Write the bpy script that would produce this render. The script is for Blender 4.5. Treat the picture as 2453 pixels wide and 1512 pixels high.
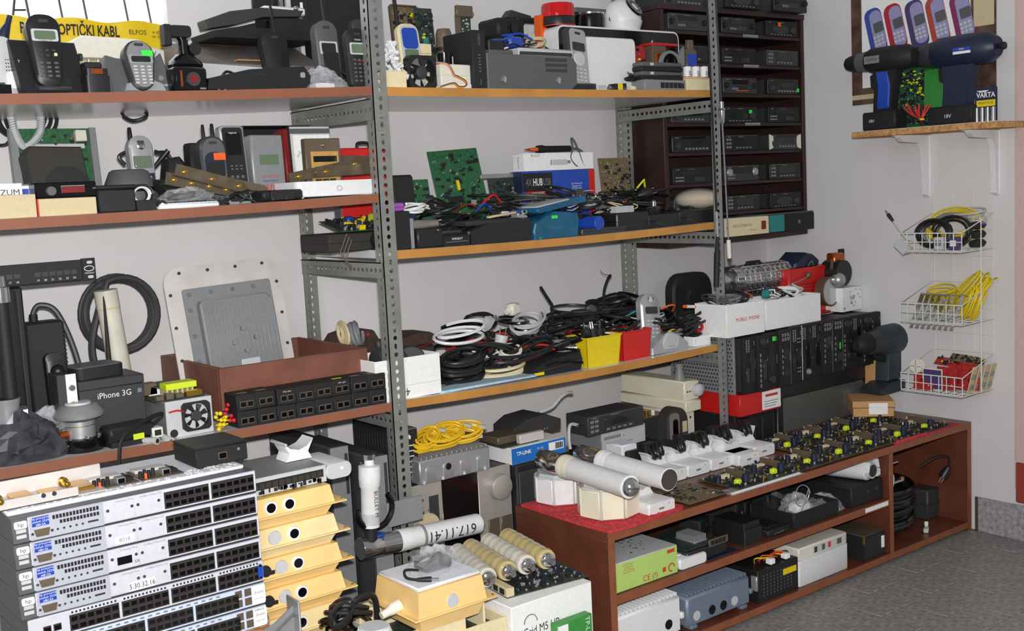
import bpy,math,random
from mathutils import Vector,Matrix
for o in list(bpy.data.objects): bpy.data.objects.remove(o)
S = bpy.context.scene; COL = S.collection
# ---------------------------------------------------------------- camera
FPX = 2700.0; CX,CY = 1226.5,756.0
YAW,PIT,ROL = [math.radians(a) for a in (37.8,6.48,2.88)]
fw = Vector((math.sin(YAW)*math.cos(PIT),math.cos(YAW)*math.cos(PIT),-math.sin(PIT)))
rt = Vector((math.cos(YAW),-math.sin(YAW),0)); dn = fw.cross(rt)
R2 = rt*math.cos(ROL) + dn*math.sin(ROL); D2 = dn*math.cos(ROL) - rt*math.sin(ROL)
EYE = Vector((0,0,1.2))
cam = bpy.data.cameras.new('camera'); camo = bpy.data.objects.new('camera',cam); COL.objects.link(camo)
cam.sensor_width = 36; cam.sensor_fit = 'HORIZONTAL'; cam.lens = FPX/2453*36; cam.clip_start = .02
camo.matrix_world = Matrix(((R2.x,-D2.x,-fw.x,EYE.x),(R2.y,-D2.y,-fw.y,EYE.y),(R2.z,-D2.z,-fw.z,EYE.z),(0,0,0,1)))
S.camera = camo
# ---------------------------------------------------------------- light
S.view_settings.view_transform = 'Standard'; S.view_settings.look = 'None'; S.view_settings.gamma = 1
S.view_settings.use_curve_mapping = False; S.view_settings.exposure = 0.0
wd = bpy.data.worlds.new('world'); S.world = wd; wd.use_nodes = True
wd.node_tree.nodes['Background'].inputs[0].default_value = (0.93,0.96,1.0,1); wd.node_tree.nodes['Background'].inputs[1].default_value = 0.27
def area(name,loc,aim,size,power,col=(1,1,1)):
    l = bpy.data.lights.new(name,'AREA'); l.shape = 'RECTANGLE'; l.size,l.size_y = size; l.energy = power; l.color = col
    o = bpy.data.objects.new(name,l); COL.objects.link(o); o.location = loc
    o.rotation_euler = (Vector(aim)-Vector(loc)).to_track_quat('-Z','Y').to_euler(); return o
area('flash_lamp',EYE - D2*.075 + fw*.03,EYE - D2*.075 + fw*3,(.05,.03),64,(1,.985,.97))
area('added_fill_light',(-1.2,-.6,2.1),(1.6,2.6,.9),(1.4,1.8),30,(.93,.96,1))  # added soft bluish fill from behind left, no doorway stands there
# ---------------------------------------------------------------- helpers
def W(u,v,Y=None,X=None,Z=None):          # a pixel of the photograph met with a plane of the room
    d = R2*((u-CX)/FPX) + D2*((v-CY)/FPX) + fw
    t = Y/d.y if Y is not None else X/d.x if X is not None else (Z-EYE.z)/d.z
    return EYE + d*t
MATS = {}
def lin(c): return tuple((x/255/12.92 if x <= 10 else ((x/255+.055)/1.055)**2.4) for x in c) + (1,)
def mat(n,rgb,rough=.5,metal=0,noise=.022,scale=90,bump=0,alpha=1,trans=0,emit=0,spec=None,rgb2=None):
    if n in MATS: return MATS[n]
    m = bpy.data.materials.new(n); m.use_nodes = True; nt = m.node_tree; b = nt.nodes['Principled BSDF']; MATS[n] = m
    b.inputs['Roughness'].default_value = rough; b.inputs['Metallic'].default_value = metal
    b.inputs['Alpha'].default_value = alpha; b.inputs['Transmission Weight'].default_value = trans
    if spec is not None: b.inputs['Specular IOR Level'].default_value = spec
    c = lin(rgb); b.inputs['Base Color'].default_value = c
    if emit: b.inputs['Emission Color'].default_value = c; b.inputs['Emission Strength'].default_value = emit
    if noise or bump or rgb2:
        tc = nt.nodes.new('ShaderNodeTexCoord'); nz = nt.nodes.new('ShaderNodeTexNoise'); nz.inputs['Scale'].default_value = scale; nz.inputs['Detail'].default_value = 4
        nt.links.new(tc.outputs['Object'],nz.inputs['Vector'])
        if noise or rgb2:
            r = nt.nodes.new('ShaderNodeValToRGB'); nt.links.new(nz.outputs['Fac'],r.inputs[0]); nt.links.new(r.outputs[0],b.inputs['Base Color'])
            lo = tuple(x*(1-noise*2.2) for x in c[:3]) + (1,); hi = tuple(min(1,x*(1+noise*2.2)) for x in c[:3]) + (1,)
            if rgb2: lo,hi = lin(rgb2),c
            r.color_ramp.elements[0].position = .3; r.color_ramp.elements[1].position = .7
            r.color_ramp.elements[0].color = lo; r.color_ramp.elements[1].color = hi
        if bump:
            bp = nt.nodes.new('ShaderNodeBump'); bp.inputs['Strength'].default_value = bump; bp.inputs['Distance'].default_value = .004
            nt.links.new(nz.outputs['Fac'],bp.inputs['Height']); nt.links.new(bp.outputs[0],b.inputs['Normal'])
    return m
for a in [('black',(30,30,32),.42),('matblack',(24,24,25),.65),('glossblack',(14,14,16),.15),('charcoal',(52,53,56),.5),('dustblack',(48,45,42),.75),
          ('dgrey',(86,88,90),.5),('grey',(128,130,132),.5),('silver',(168,170,172),.35,.3),('lgrey',(190,192,194),.5),('white',(226,226,226),.4),('offwhite',(222,218,204),.5),
          ('cream',(226,212,172),.55),('beige',(200,184,146),.6),('red',(198,34,30),.4),('darkred',(120,24,26),.4),('yellow',(226,200,22),.4),('blue',(30,70,170),.4),('navy',(28,36,60),.45),
          ('orange',(232,96,30),.5),('neon',(60,230,70),.6),('lime',(205,225,40),.6),('chrome',(200,200,202),.12,.95),('alu',(172,174,176),.36,.55),('steel',(158,160,158),.42,.5),('brass',(205,160,70),.25,.9),
          ('gold',(222,178,84),.22,.95),('screen',(98,116,92),.2),('darkscreen',(40,44,40),.12),('lens',(10,10,14),.06),('foamwhite',(222,224,228),.85),('paper',(236,236,234),.7),('ink',(30,30,36),.7),('redink',(196,60,46),.7),('whiteink',(225,225,225),.6),('greyink',(120,120,124),.7),('brownmetal',(112,98,82),.45,.4),
          ('green',(58,140,60),.5),('teal',(30,130,130),.4),('purple',(150,80,170),.5),('cardboard',(196,150,98),.8),('copper',(190,96,50),.3,.8)]: mat(*a)
def M(n): return MATS[n]
PI = math.pi
def rr(w,h,r,n=4,cx=0,cz=0):               # rounded rectangle outline
    P = []
    r = min(r,w/2-1e-5,h/2-1e-5)
    for k,(sx,sz) in enumerate(((1,1),(-1,1),(-1,-1),(1,-1))):
        for i in range(n+1):
            a = PI/2*(k + i/n); P.append((cx + sx*(w/2-r) + r*math.cos(a),cz + sz*(h/2-r) + r*math.sin(a)))
    return P
class G:
    def __init__(s): s.v = []; s.f = []
    def add(s,vs,fs):
        b = len(s.v); s.v += [tuple(p) for p in vs]; s.f += [tuple(b+i for i in q) for q in fs]; return s
    def box(s,x0,x1,y0,y1,z0,z1,c=.0012):
        if x1 < x0: x0,x1 = x1,x0
        if y1 < y0: y0,y1 = y1,y0
        if z1 < z0: z0,z1 = z1,z0
        c = min(c,(x1-x0)*.3,(y1-y0)*.3,(z1-z0)*.3)
        if c <= 0:
            return s.add([(x,y,z) for x in (x0,x1) for y in (y0,y1) for z in (z0,z1)],[(0,1,3,2),(4,6,7,5),(0,4,5,1),(2,3,7,6),(0,2,6,4),(1,5,7,3)])
        P = []; X = (x0,x1); Y = (y0,y1); Z = (z0,z1); id = {}
        for i in (0,1):
            for j in (0,1):
                for k in (0,1):
                    sx,sy,sz = c*(1-2*i),c*(1-2*j),c*(1-2*k)
                    for a,p in enumerate(((X[i],Y[j]+sy,Z[k]+sz),(X[i]+sx,Y[j],Z[k]+sz),(X[i]+sx,Y[j]+sy,Z[k]))): id[i,j,k,a] = len(P); P.append(p)
        F = []
        for i in (0,1):
            q = [id[i,0,0,0],id[i,0,1,0],id[i,1,1,0],id[i,1,0,0]]; F.append(q if i == 0 else q[::-1])
            q = [id[0,i,0,1],id[1,i,0,1],id[1,i,1,1],id[0,i,1,1]]; F.append(q if i == 0 else q[::-1])
            q = [id[0,0,i,2],id[0,1,i,2],id[1,1,i,2],id[1,0,i,2]]; F.append(q if i == 0 else q[::-1])
        for a in (0,1):
            for b in (0,1):
                q = [id[a,b,0,0],id[a,b,0,1],id[a,b,1,1],id[a,b,1,0]]; F.append(q if (a == b) else q[::-1])
                q = [id[a,0,b,0],id[a,0,b,2],id[a,1,b,2],id[a,1,b,0]]; F.append(q if (a != b) else q[::-1])
                q = [id[0,a,b,1],id[0,a,b,2],id[1,a,b,2],id[1,a,b,1]]; F.append(q if (a == b) else q[::-1])
                for k in (0,1):
                    q = [id[a,b,k,0],id[a,b,k,1],id[a,b,k,2]]; F.append(q[::-1] if (a+b+k) % 2 == 0 else q)
        return s.add(P,F)
    def cbox(s,x,y,z,w,d,h,c=.001): return s.box(x-w/2,x+w/2,y-d/2,y+d/2,z-h/2,z+h/2,c)
    def ring(s,P,Q,close=True):
        return s
    def cyl(s,a,b,r,r2=None,n=16,cap=True):
        a = Vector(a); b = Vector(b); r2 = r if r2 is None else r2
        return s.loft([(a,r),(b,r2)],n,cap)
    def loft(s,st,n=16,cap=True):             # stations (centre, radius) along one straight axis
        a,b = Vector(st[0][0]),Vector(st[-1][0]); d = (b-a).normalized()
        e = d.orthogonal().normalized(); g = d.cross(e); vs = []; fs = []; k = len(st)
        for p,r in st:
            p = Vector(p)
            for i in range(n):
                t = 2*PI*i/n; vs.append(p + (e*math.cos(t) + g*math.sin(t))*r)
        for j in range(k-1):
            for i in range(n): q = (i+1) % n; fs.append((j*n+i,j*n+q,(j+1)*n+q,(j+1)*n+i))
        if cap: fs.append(tuple(range(n))[::-1]); fs.append(tuple((k-1)*n+i for i in range(n)))
        return s.add(vs,fs)
    def tube(s,pts,r,n=6,closed=False):
        P = [Vector(p) for p in pts]; k = len(P)
        if k < 2: return s
        vs = []; fs = []; e = None
        for j in range(k):
            d = (P[(j+1) % k]-P[j-1]) if closed else (P[min(j+1,k-1)]-P[max(j-1,0)])
            if d.length < 1e-9: d = Vector((0,0,1))
            d.normalize()
            if e is None: e = d.orthogonal().normalized()
            else:
                e = e - d*e.dot(d)
                e = e.normalized() if e.length > 1e-6 else d.orthogonal().normalized()
            g = d.cross(e)
            for i in range(n): t = 2*PI*i/n; vs.append(P[j] + (e*math.cos(t)+g*math.sin(t))*r)
        for j in range(k if closed else k-1):
            for i in range(n):
                q = (i+1) % n; j2 = (j+1) % k; fs.append((j*n+i,j*n+q,j2*n+q,j2*n+i))
        if not closed: fs.append(tuple(range(n))[::-1]); fs.append(tuple((k-1)*n+i for i in range(n)))
        return s.add(vs,fs)
    def prism(s,P,y0,y1,ax='y',ins=0):      # outline (a,b) extruded; ax is the extrusion axis; ins = inset of the y0 face (a chamfer)
        n = len(P); cx = sum(p[0] for p in P)/n; cz = sum(p[1] for p in P)/n
        def pt(p,y): return (p[0],y,p[1]) if ax == 'y' else (p[0],p[1],y) if ax == 'z' else (y,p[0],p[1])
        L = [(y0,1)] if not ins else []
        if ins:
            m = max(max(abs(p[0]-cx) for p in P),1e-6); L = [(y0,1-ins/m),(y0 + (ins if y1 > y0 else -ins),1)]
        L.append((y1,1)); vs = []; fs = []
        for y,k in L: vs += [pt((cx+(p[0]-cx)*k,cz+(p[1]-cz)*k),y) for p in P]
        for j in range(len(L)-1):
            for i in range(n): q = (i+1) % n; fs.append((j*n+i,j*n+q,(j+1)*n+q,(j+1)*n+i))
        fs.append(tuple(range(n))[::-1]); fs.append(tuple((len(L)-1)*n+i for i in range(n)))
        return s.add(vs,fs)
    def sph(s,c,r,n=12,m=8,sz=1,a0=0,a1=PI):
        c = Vector(c); st = []
        for j in range(m+1):
            t = a0 + (a1-a0)*j/m; st.append((c + Vector((0,0,-r*sz*math.cos(t))),max(1e-5,r*math.sin(t))))
        return s.loft(st,n)
    def tf(s,M4): s.v = [tuple(M4 @ Vector(p)) for p in s.v]; return s
    def rot(s,ax,a,about=(0,0,0)):
        A = Vector(about); return s.tf(Matrix.Translation(A) @ Matrix.Rotation(a,4,ax) @ Matrix.Translation(-A))
    def mv(s,x=0,y=0,z=0): s.v = [(p[0]+x,p[1]+y,p[2]+z) for p in s.v]; return s
    def mesh(s,name,m,smooth=True):
        me = bpy.data.meshes.new(name); me.from_pydata(s.v,[],s.f); me.validate()
        me.materials.append(m if not isinstance(m,str) else MATS[m])
        import bmesh
        bm = bmesh.new(); bm.from_mesh(me); bmesh.ops.recalc_face_normals(bm,faces=bm.faces); bm.to_mesh(me); bm.free()
        if smooth:
            me.shade_smooth(); me.set_sharp_from_angle(angle=math.radians(38))
        return me
class KD(dict):
    def __missing__(s,k): s[k] = []; return s[k]
KIDS = KD()
def own(o,par): o.parent = par; KIDS[par.as_pointer()].append(o); return o
def link(o): COL.objects.link(o); return o
def tag(o,label=None,cat=None,group=None,kind=None):
    if label: o['label'] = label
    if cat: o['category'] = cat
    if group: o['group'] = group
    if kind: o['kind'] = kind
    return o
class T:
    def __init__(s,name,label,cat,loc,rz=0,rx=0,ry=0,group=None,kind=None):
        s.o = link(bpy.data.objects.new(name,None)); s.o.empty_display_size = .02
        s.o.location = loc; s.o.rotation_euler = (rx,ry,rz); tag(s.o,label,cat,group,kind)
    def p(s,name,g,m,par=None,kind=None,label=None,smooth=True):
        o = link(bpy.data.objects.new(name,g if isinstance(g,bpy.types.Mesh) else g.mesh(name,m,smooth))); own(o,par or s.o)
        if kind: o['kind'] = kind
        if label: o['label'] = label
        return o
def one(name,label,cat,g,m,loc=(0,0,0),rz=0,rx=0,ry=0,group=None,kind=None):
    o = link(bpy.data.objects.new(name,g if isinstance(g,bpy.types.Mesh) else g.mesh(name,m))); o.location = loc; o.rotation_euler = (rx,ry,rz); return tag(o,label,cat,group,kind)
def children(o): return list(KIDS[o.as_pointer()])
def dup(root,loc,rz=None,label=None,group=None,rx=None,ry=None,scale=None,kids=None):
    r = link(root.copy()); r.location = loc; e = list(r.rotation_euler)
    if rx is not None: e[0] = rx
    if ry is not None: e[1] = ry
    if rz is not None: e[2] = rz
    r.rotation_euler = e
    if scale: r.scale = scale
    if label: r['label'] = label
    if group: r['group'] = group
    for ch in children(root):
        c = own(link(ch.copy()),r)
        for g in children(ch): own(link(g.copy()),c)
    return r
FONT = {}
def text(par,s,size,loc,m='ink',rot=(PI/2,0,0),align='CENTER',name='lettering',sx=1,bold=0,sub=None):
    k = (s,round(size,5),align,bold)
    if k not in FONT:
        cu = bpy.data.curves.new('lettering','FONT'); cu.body = s; cu.size = size; cu.align_x = align; cu.align_y = 'CENTER'; cu.resolution_u = 2; cu.offset = bold
        t = link(bpy.data.objects.new('lettering',cu)); bpy.context.view_layer.update()
        me = bpy.data.meshes.new_from_object(t.evaluated_get(bpy.context.evaluated_depsgraph_get())); bpy.data.objects.remove(t); FONT[k] = me
    me = FONT[k].copy(); me.materials.clear(); me.materials.append(M(m))
    o = own(link(bpy.data.objects.new(name,me)),par); o.location = loc; o.rotation_euler = rot; o.scale = (sx,1,1); return o
# shelf heights (board top at its front edge), with the sag the boards have
SH = {'A1': (.2,1.418,1.418,1.453,.003),'A2': (.2,1.418,1.190,1.201,.006),'A3': (.2,1.418,.712,.695,.003),
      'B1': (1.425,2.63,1.452,1.460,.002),'B2': (1.425,2.63,1.063,1.066,.007),'B3': (1.425,2.63,.697,.693,.011)}
def zs(k,x):
    if not isinstance(k,str): return k
    if k == 'N': return .365
    a,b,za,zb,s = SH[k]; t = min(1,max(0,(x-a)/(b-a))); return za+(zb-za)*t - 4*s*t*(1-t)
class Fit:
    pass
def fit(u0,u1,v0,Y,k,vm=None):
    q = Fit(); vm = vm or v0+20
    a,b = W(u0,vm,Y=Y),W(u1,vm,Y=Y); q.x = (a.x+b.x)/2; q.w = b.x-a.x; q.z = zs(k,q.x); q.h = W((u0+u1)/2,v0,Y=Y).z-q.z; q.Y = Y; q.loc = (q.x,Y,q.z); return q
YR,YW,XR,YB = 2.32,2.78,3.397,1.947
from math import sin,cos
def B(*a): return G().box(*a)
def CL(*a,**k): return G().cyl(*a,**k)
def LF(*a,**k): return G().loft(*a,**k)
def PR(*a,**k): return G().prism(*a,**k)
def TU(*a,**k): return G().tube(*a,**k)
def SP(*a,**k): return G().sph(*a,**k)
ST = 'stuff'; NEW = bpy.data.objects.new
# short hands end
# ================================================================ the setting
mat('wallpaint',(214,211,211),.85,0,.012,6,.05); mat('tile',(156,154,149),.45,0,0,60,.02,rgb2=(112,111,108)); mat('skirting',(176,170,172),.4,0,0,70,rgb2=(128,124,132))
mat('grout',(78,58,50),.9); mat('edgeA',(138,84,60),.55,0,.04,8); mat('edgeB',(186,130,62),.5,0,.06,14); mat('laminate',(215,214,212),.22,0,.02,12)
mat('galv',(146,148,144),.42,.45,.05,30); mat('benchedge',(138,80,52),.5,0,.06,20); mat('benchwood',(98,54,38),.35,0,.12,9); mat('cabwood',(46,25,22),.45,0,.15,8); mat('traywood',(120,74,58),.6,0,.1,12); mat('chip',(188,140,88),.85,0,.18,90)
mat('windowglow',(255,255,255),.5,0,0,emit=2.2); mat('trimpaint',(205,178,172),.6); mat('doorwood',(150,62,52),.5)
WX0,WX1,WZ0,WZ1 = -.2,1.118,1.60,2.3
g = G(); HZ = 2.7
for a in ((-1.5,WX0,0,HZ),(WX1,XR+.1,0,HZ),(WX0,WX1,0,WZ0),(WX0,WX1,WZ1,HZ)): g.box(a[0],a[1],YW,YW+.12,a[2],a[3],0)
tag(link(NEW('wall_back',g.mesh('wall_back','wallpaint'))),'white painted back wall behind the shelving racks',None,None,'structure')
tag(link(NEW('wall_right',B(XR,XR+.1,-1.5,YW,0,HZ,0).mesh('wall_right','wallpaint'))),'white painted side wall holding the wire baskets',None,None,'structure')
fl = tag(link(NEW('floor',B(-1.5,XR+.1,-1.5,YW+.1,-.05,-.004,0).mesh('floor','grout'))),'grey speckled tile floor',None,None,'structure')
tm = B(-.119,.119,-.059,.059,-.004,0,.0015).mesh('tile','tile')
for r in range(11):
    for c in range(10):
        x = 3.27 - c*.24 - (.12 if r % 2 else 0); y = 1.908 - r*.12
        if x > 3.28: continue
        o = link(NEW('tile',tm)); o.parent = fl; o.location = (x,y,0)
o = link(NEW('tile',B(-.06,.06,-.059,.059,-.004,0,.0015).mesh('tile','tile')))
o.parent = fl; o.location = (3.334,1.788,0)
for r in (3,5,7): c = link(o.copy()); c.parent = fl; c.location = (3.334,1.908-r*.12,0)
bb = tag(link(NEW('baseboard_right',B(XR-.003,XR,-1.5,1.94,0,.113,0).mesh('bb','grout'))),'grey stone skirting along the side wall',None,None,'structure')
bm_ = B(XR-.010,XR-.003,-.118,.118,0,.115,.001).mesh('tile','skirting')
for k in range(6): o = link(NEW('tile',bm_)); o.parent = bb; o.location = (0,1.808-.239*k,0)
t = tag(link(NEW('trim_1',B(XR-.03,XR,1.73,1.789,.17,2.2,.002).mesh('trim','trimpaint'))),'pale pink painted wooden upright on the side wall',None,None,'structure')
o = link(NEW('foot_block',B(XR-.034,XR-.004,1.725,1.786,.13,.26,.004).mesh('foot_block','doorwood'))); o.parent = t
wn = link(NEW('window_1',None)); tag(wn,'bright barred window above the top shelf',None,None,'structure'); wn.location = (0,0,0)
def kid(par,name,g,m,kind=None):
    o = link(NEW(name,g.mesh(name,m))); o.parent = par
    if kind: o['kind'] = kind
    return o
kid(wn,'pane',B(WX0,WX1,YW+.10,YW+.104,WZ0,WZ1,0),'windowglow')
kid(wn,'sill',B(WX0,WX1,YW-.004,YW+.1,WZ0-.012,WZ0,.001),'white')
for u in (147,205,303,357): a = W(u-6,0,Y=YW+.03); b = W(u+4,50,Y=YW+.03); d = (b-a).normalized(); kid(wn,'bar',CL(a-d*.3,b+d*.06,.0028,n=8),'charcoal')
a,b,c = W(38,0,Y=YW+.03),W(62,0,Y=YW+.03),W(38,40,Y=YW+.03)
kid(wn,'bar',CL(W(40,-60,Y=YW+.03),W(30,50,Y=YW+.03),.003,n=8),'charcoal'); kid(wn,'bar',CL(W(50,-60,Y=YW+.03),W(72,50,Y=YW+.03),.003,n=8),'charcoal'); kid(wn,'bar',CL(W(35,24,Y=YW+.03),W(62,24,Y=YW+.03),.0025,n=8),'charcoal')
# ---------------------------------------------------------------- slotted steel racks
def flange(g,w,L,mp,pitch=.0205):           # perforated strip, local x 0..w, z 0..L, thickness .002; mp maps local to world
    n = int(L/pitch); t = .002
    for i in range(n):
        z0 = i*pitch; cx = w*.5; cz = z0+pitch/2; ob = i % 2
        hw,hh = (.0058,.0058) if ob else (.0045,.0072)
        out = [(0,z0),(cx,z0),(w,z0),(w,cz),(w,z0+pitch),(cx,z0+pitch),(0,z0+pitch),(0,cz)]
        ins = [(cx+hw*cos(a),cz+hh*sin(a)) for a in [PI*(1.25+.25*k) for k in range(8)]]
        vs = [mp(p[0],0,p[1]) for p in out+ins] + [mp(p[0],t,p[1]) for p in out+ins]; fs = []
        for k in range(8):
            q = (k+1) % 8; fs += [(k,q,8+q,8+k),(16+k,24+k,24+q,16+q),(8+k,8+q,24+q,24+k)]
        for k in (2,3,6,7): q = (k+1) % 8; fs.append((k,16+k,16+q,q))
        g.add(vs,fs)
    return g
def post(par,x,y,sx,sy,w=.040,d=.034,L=1.95):
    g = G(); flange(g,w,L,lambda a,t,z: (x+sx*a,y+sy*t,z)); flange(g,d,L,lambda a,t,z: (x+sx*t,y+sy*a,z))
    return kid(par,'post',g,'galv')
def bolts(par,P,ax):
    for p in P: q = Vector(p); kid(par,'bolt',CL(q,q+Vector(ax)*.006,.006,n=6).cyl(q+Vector(ax)*.006,q+Vector(ax)*.010,.0035,n=8),'steel')
rk = T('shelving_rack','grey slotted steel angle rack carrying red-brown and orange shelves','rack',(0,0,0)).o
YP = YW-.045
f1 = post(rk,1.418,YR,1,1); r1 = post(rk,1.418,YP,1,-1); f2 = post(rk,2.633,YR,-1,1); r2 = post(rk,2.633,YP,-1,-1); post(rk,.20,YR,1,1); post(rk,.20,YP,1,-1)
bolts(f1,[(1.438,YR,z) for z in (1.385,1.345,.645,1.0)],(0,-1,0)); bolts(f2,[(2.61,YR,z) for z in (1.02,.66)],(0,-1,0))
def siderail(x,z,h=.038):
    g = G(); flange(g,h,YP-YR,lambda a,t,s: (x-.002+t,YR+s,z-a)); g.box(x-.002,x+.028,YR+.004,YP,z-.0022,z,0); kid(rk,'side_rail',g,'galv')
siderail(1.415,1.425,.05); siderail(1.415,1.036); siderail(2.60,1.432); siderail(2.60,1.037); siderail(2.60,.665); siderail(1.415,.668)
def shelf(key,x0,x1,edge,label):
    t = T('shelf_board',label,'shelf',(0,0,0)); n = 14; th = .021
    def strip(ya,yb):
        g = G(); vs = []; fs = []
        for i in range(n+1):
            x = x0+(x1-x0)*i/n; z = zs(key,x); vs += [(x,ya,z),(x,yb,z),(x,yb,z-th),(x,ya,z-th)]
        for i in range(n):
            for k in range(4): q = (k+1) % 4; fs.append((i*4+k,i*4+q,i*4+4+q,i*4+4+k))
        fs += [(0,3,2,1),(n*4,n*4+1,n*4+2,n*4+3)]; return g.add(vs,fs)
    t.p('board',strip(YR+.0015,YW-.002),'laminate'); t.p('edge_band',strip(YR,YR+.0015),edge); return t
shelf('A1',.245,1.4155,'edgeA','top red-brown edged shelf board under the barred window'); shelf('A2',.245,1.4155,'edgeA','middle red-brown edged shelf board carrying the walkie-talkie and boards'); shelf('A3',.245,1.4155,'edgeA','lowest red-brown edged shelf board under the brown wooden tray')
shelf('B1',1.4585,2.59,'edgeB','top orange edged shelf board under the red beacon'); shelf('B2',1.4585,2.59,'edgeB','middle orange edged shelf board under the blue cable heap'); shelf('B3',1.4585,2.59,'edgeB','lowest orange edged shelf board under the red and yellow bins')
# ---------------------------------------------------------------- low bench
b = T('low_bench','long low reddish-brown open wooden bench under the circuit boards','bench',(0,0,0)); BX0,BX1,BY1,BZ = 1.768,3.385,YB+.36,.365; th = .022; DX = 2.926
for nm,x0,x1,y0,y1,z0,z1 in (('left_panel',BX0,BX0+.02,YB,BY1,0,BZ-th),('right_panel',BX1-.02,BX1,YB,BY1,0,BZ-th),('top',BX0,BX1,YB,BY1,BZ-th,BZ),('bottom',BX0+.02,BX1-.02,YB,BY1,.012,.032),('divider',DX,DX+.018,YB,BY1-.01,.032,BZ-th),('middle_shelf',BX0+.02,DX,YB,BY1-.01,.182,.204),('back_panel',BX0+.02,BX1-.02,BY1-.01,BY1,.032,BZ-th)):
    q = b.p(nm,B(x0,x1,y0+.0012,y1,z0,z1,.001),'benchwood')
    if nm != 'back_panel': b.p('edge_band',B(x0,x1,y0,y0+.0012,z0,z1,0),'benchedge',q)
b.p('plinth',B(BX0+.02,BX1-.02,YB+.02,YB+.035,0,.012,0),'cabwood')
q = b.p('price_strip',B(2.80,2.915,YB-.001,YB,.187,.2,0),'paper',label='white label strip')
for x in (1.80,1.75+.1,1.62): pass
# ---------------------------------------------------------------- wall cabinet for car radios
CX0,CX1,CYF,CZ0,CZ1 = 2.662,3.392,2.586,.978,1.742
c = T('wall_cabinet','dark brown wall cabinet filled with rows of black car radios','cabinet',(0,0,0))
c.p('left_side',B(CX0,CX0+.018,CYF,YW-.002,CZ0,CZ1),'cabwood'); c.p('right_side',B(CX1-.018,CX1,CYF,YW-.002,CZ0,CZ1),'cabwood'); c.p('back_panel',B(CX0+.018,CX1-.018,YW-.01,YW-.002,CZ0,CZ1),'cabwood')
c.p('top',B(CX0-.004,CX1,CYF-.004,YW-.002,CZ1,CZ1+.018),'cabwood'); c.p('bottom',B(CX0+.018,CX1-.018,CYF,YW-.01,CZ0,CZ0+.018),'cabwood')
ROWZ = [W(1880,v,Y=CYF).z for v in (88,158,226,293,358,428,497)]      # top faces of the inner shelves
for z in ROWZ: c.p('shelf',B(CX0+.018,CX1-.018,CYF+.004,YW-.01,z-.012,z),'cabwood')
# ---------------------------------------------------------------- shelf on the side wall
s = T('wall_shelf','chipboard shelf on two white brackets carrying cordless drills','shelf',(0,0,0)); RZ = 1.323; RX0 = XR-.2
s.p('board',B(RX0,XR-.001,1.758,2.255,RZ-.019,RZ),'chip'); s.p('top_laminate',B(RX0,XR-.001,1.758,2.255,RZ,RZ+.0012,0),'laminate')
def bracket(y):
    g = G(); P = [(XR-.17,RZ-.0195),(XR-.17,RZ-.024),(XR-.15,RZ-.04),(XR-.045,RZ-.046),(XR-.028,RZ-.07),(XR-.022,RZ-.13),(XR-.018,RZ-.215),(XR-.001,RZ-.225),(XR-.001,RZ-.0195)]
    g.prism([(p[0],p[1]) for p in P],y-.009,y+.009); g.box(XR-.003,XR,y-.014,y+.014,RZ-.22,RZ-.02); g.box(XR-.18,XR-.001,y-.014,y+.014,RZ-.022,RZ-.0195)
    g.prism(rr(.02,.2,.008,3,0,0),0,.012,'x').mv(XR-.014,y,RZ-.12) if 0 else None
    o = s.p('bracket',g,'white')
    for dz in (-.08,-.205): s.p('screw',SP((XR-.004,y+.009,RZ+dz),.004,8,5),'brownmetal',o)
bracket(2.105); bracket(1.865)
# ================================================================ builders shared by many things
RN = random.Random(7)
def taper(w0,w1,h,r,n=5):                    # rounded outline, width w0 at the foot, w1 at the head, z 0..h
    P = [];
    for (cx,cz,a0) in ((w1/2-r,h-r,0),(-w1/2+r,h-r,.5),(-w0/2+r*.7,r*.7,1),(w0/2-r*.7,r*.7,1.5)):
        q = r if cz > r else r*.7
        for i in range(n+1): a = PI*(a0+.5*i/n); P.append((cx+q*cos(a),cz+q*sin(a)))
    return P
def sticker(t,x,z,y,m='neon',w=.014,h=.009,par=None): return t.p('sticker',B(x-w/2,x+w/2,y-.0006,y,z-h/2,z+h/2,0),m,par)
def keypad(t,w,z0,z1,rows,cols,y,m,r=.0022,kw=None):
    g = G(); kw = kw or w/cols*.6
    for i in range(rows):
        for j in range(cols):
            x = -w/2+w*(j+.5)/cols; z = z0+(z1-z0)*(i+.5)/rows; g.prism(rr(kw,(z1-z0)/rows*.5,kw*.3,2,x,z),y,y-r)
    return t.p('keypad',g,m,kind=ST)
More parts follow.
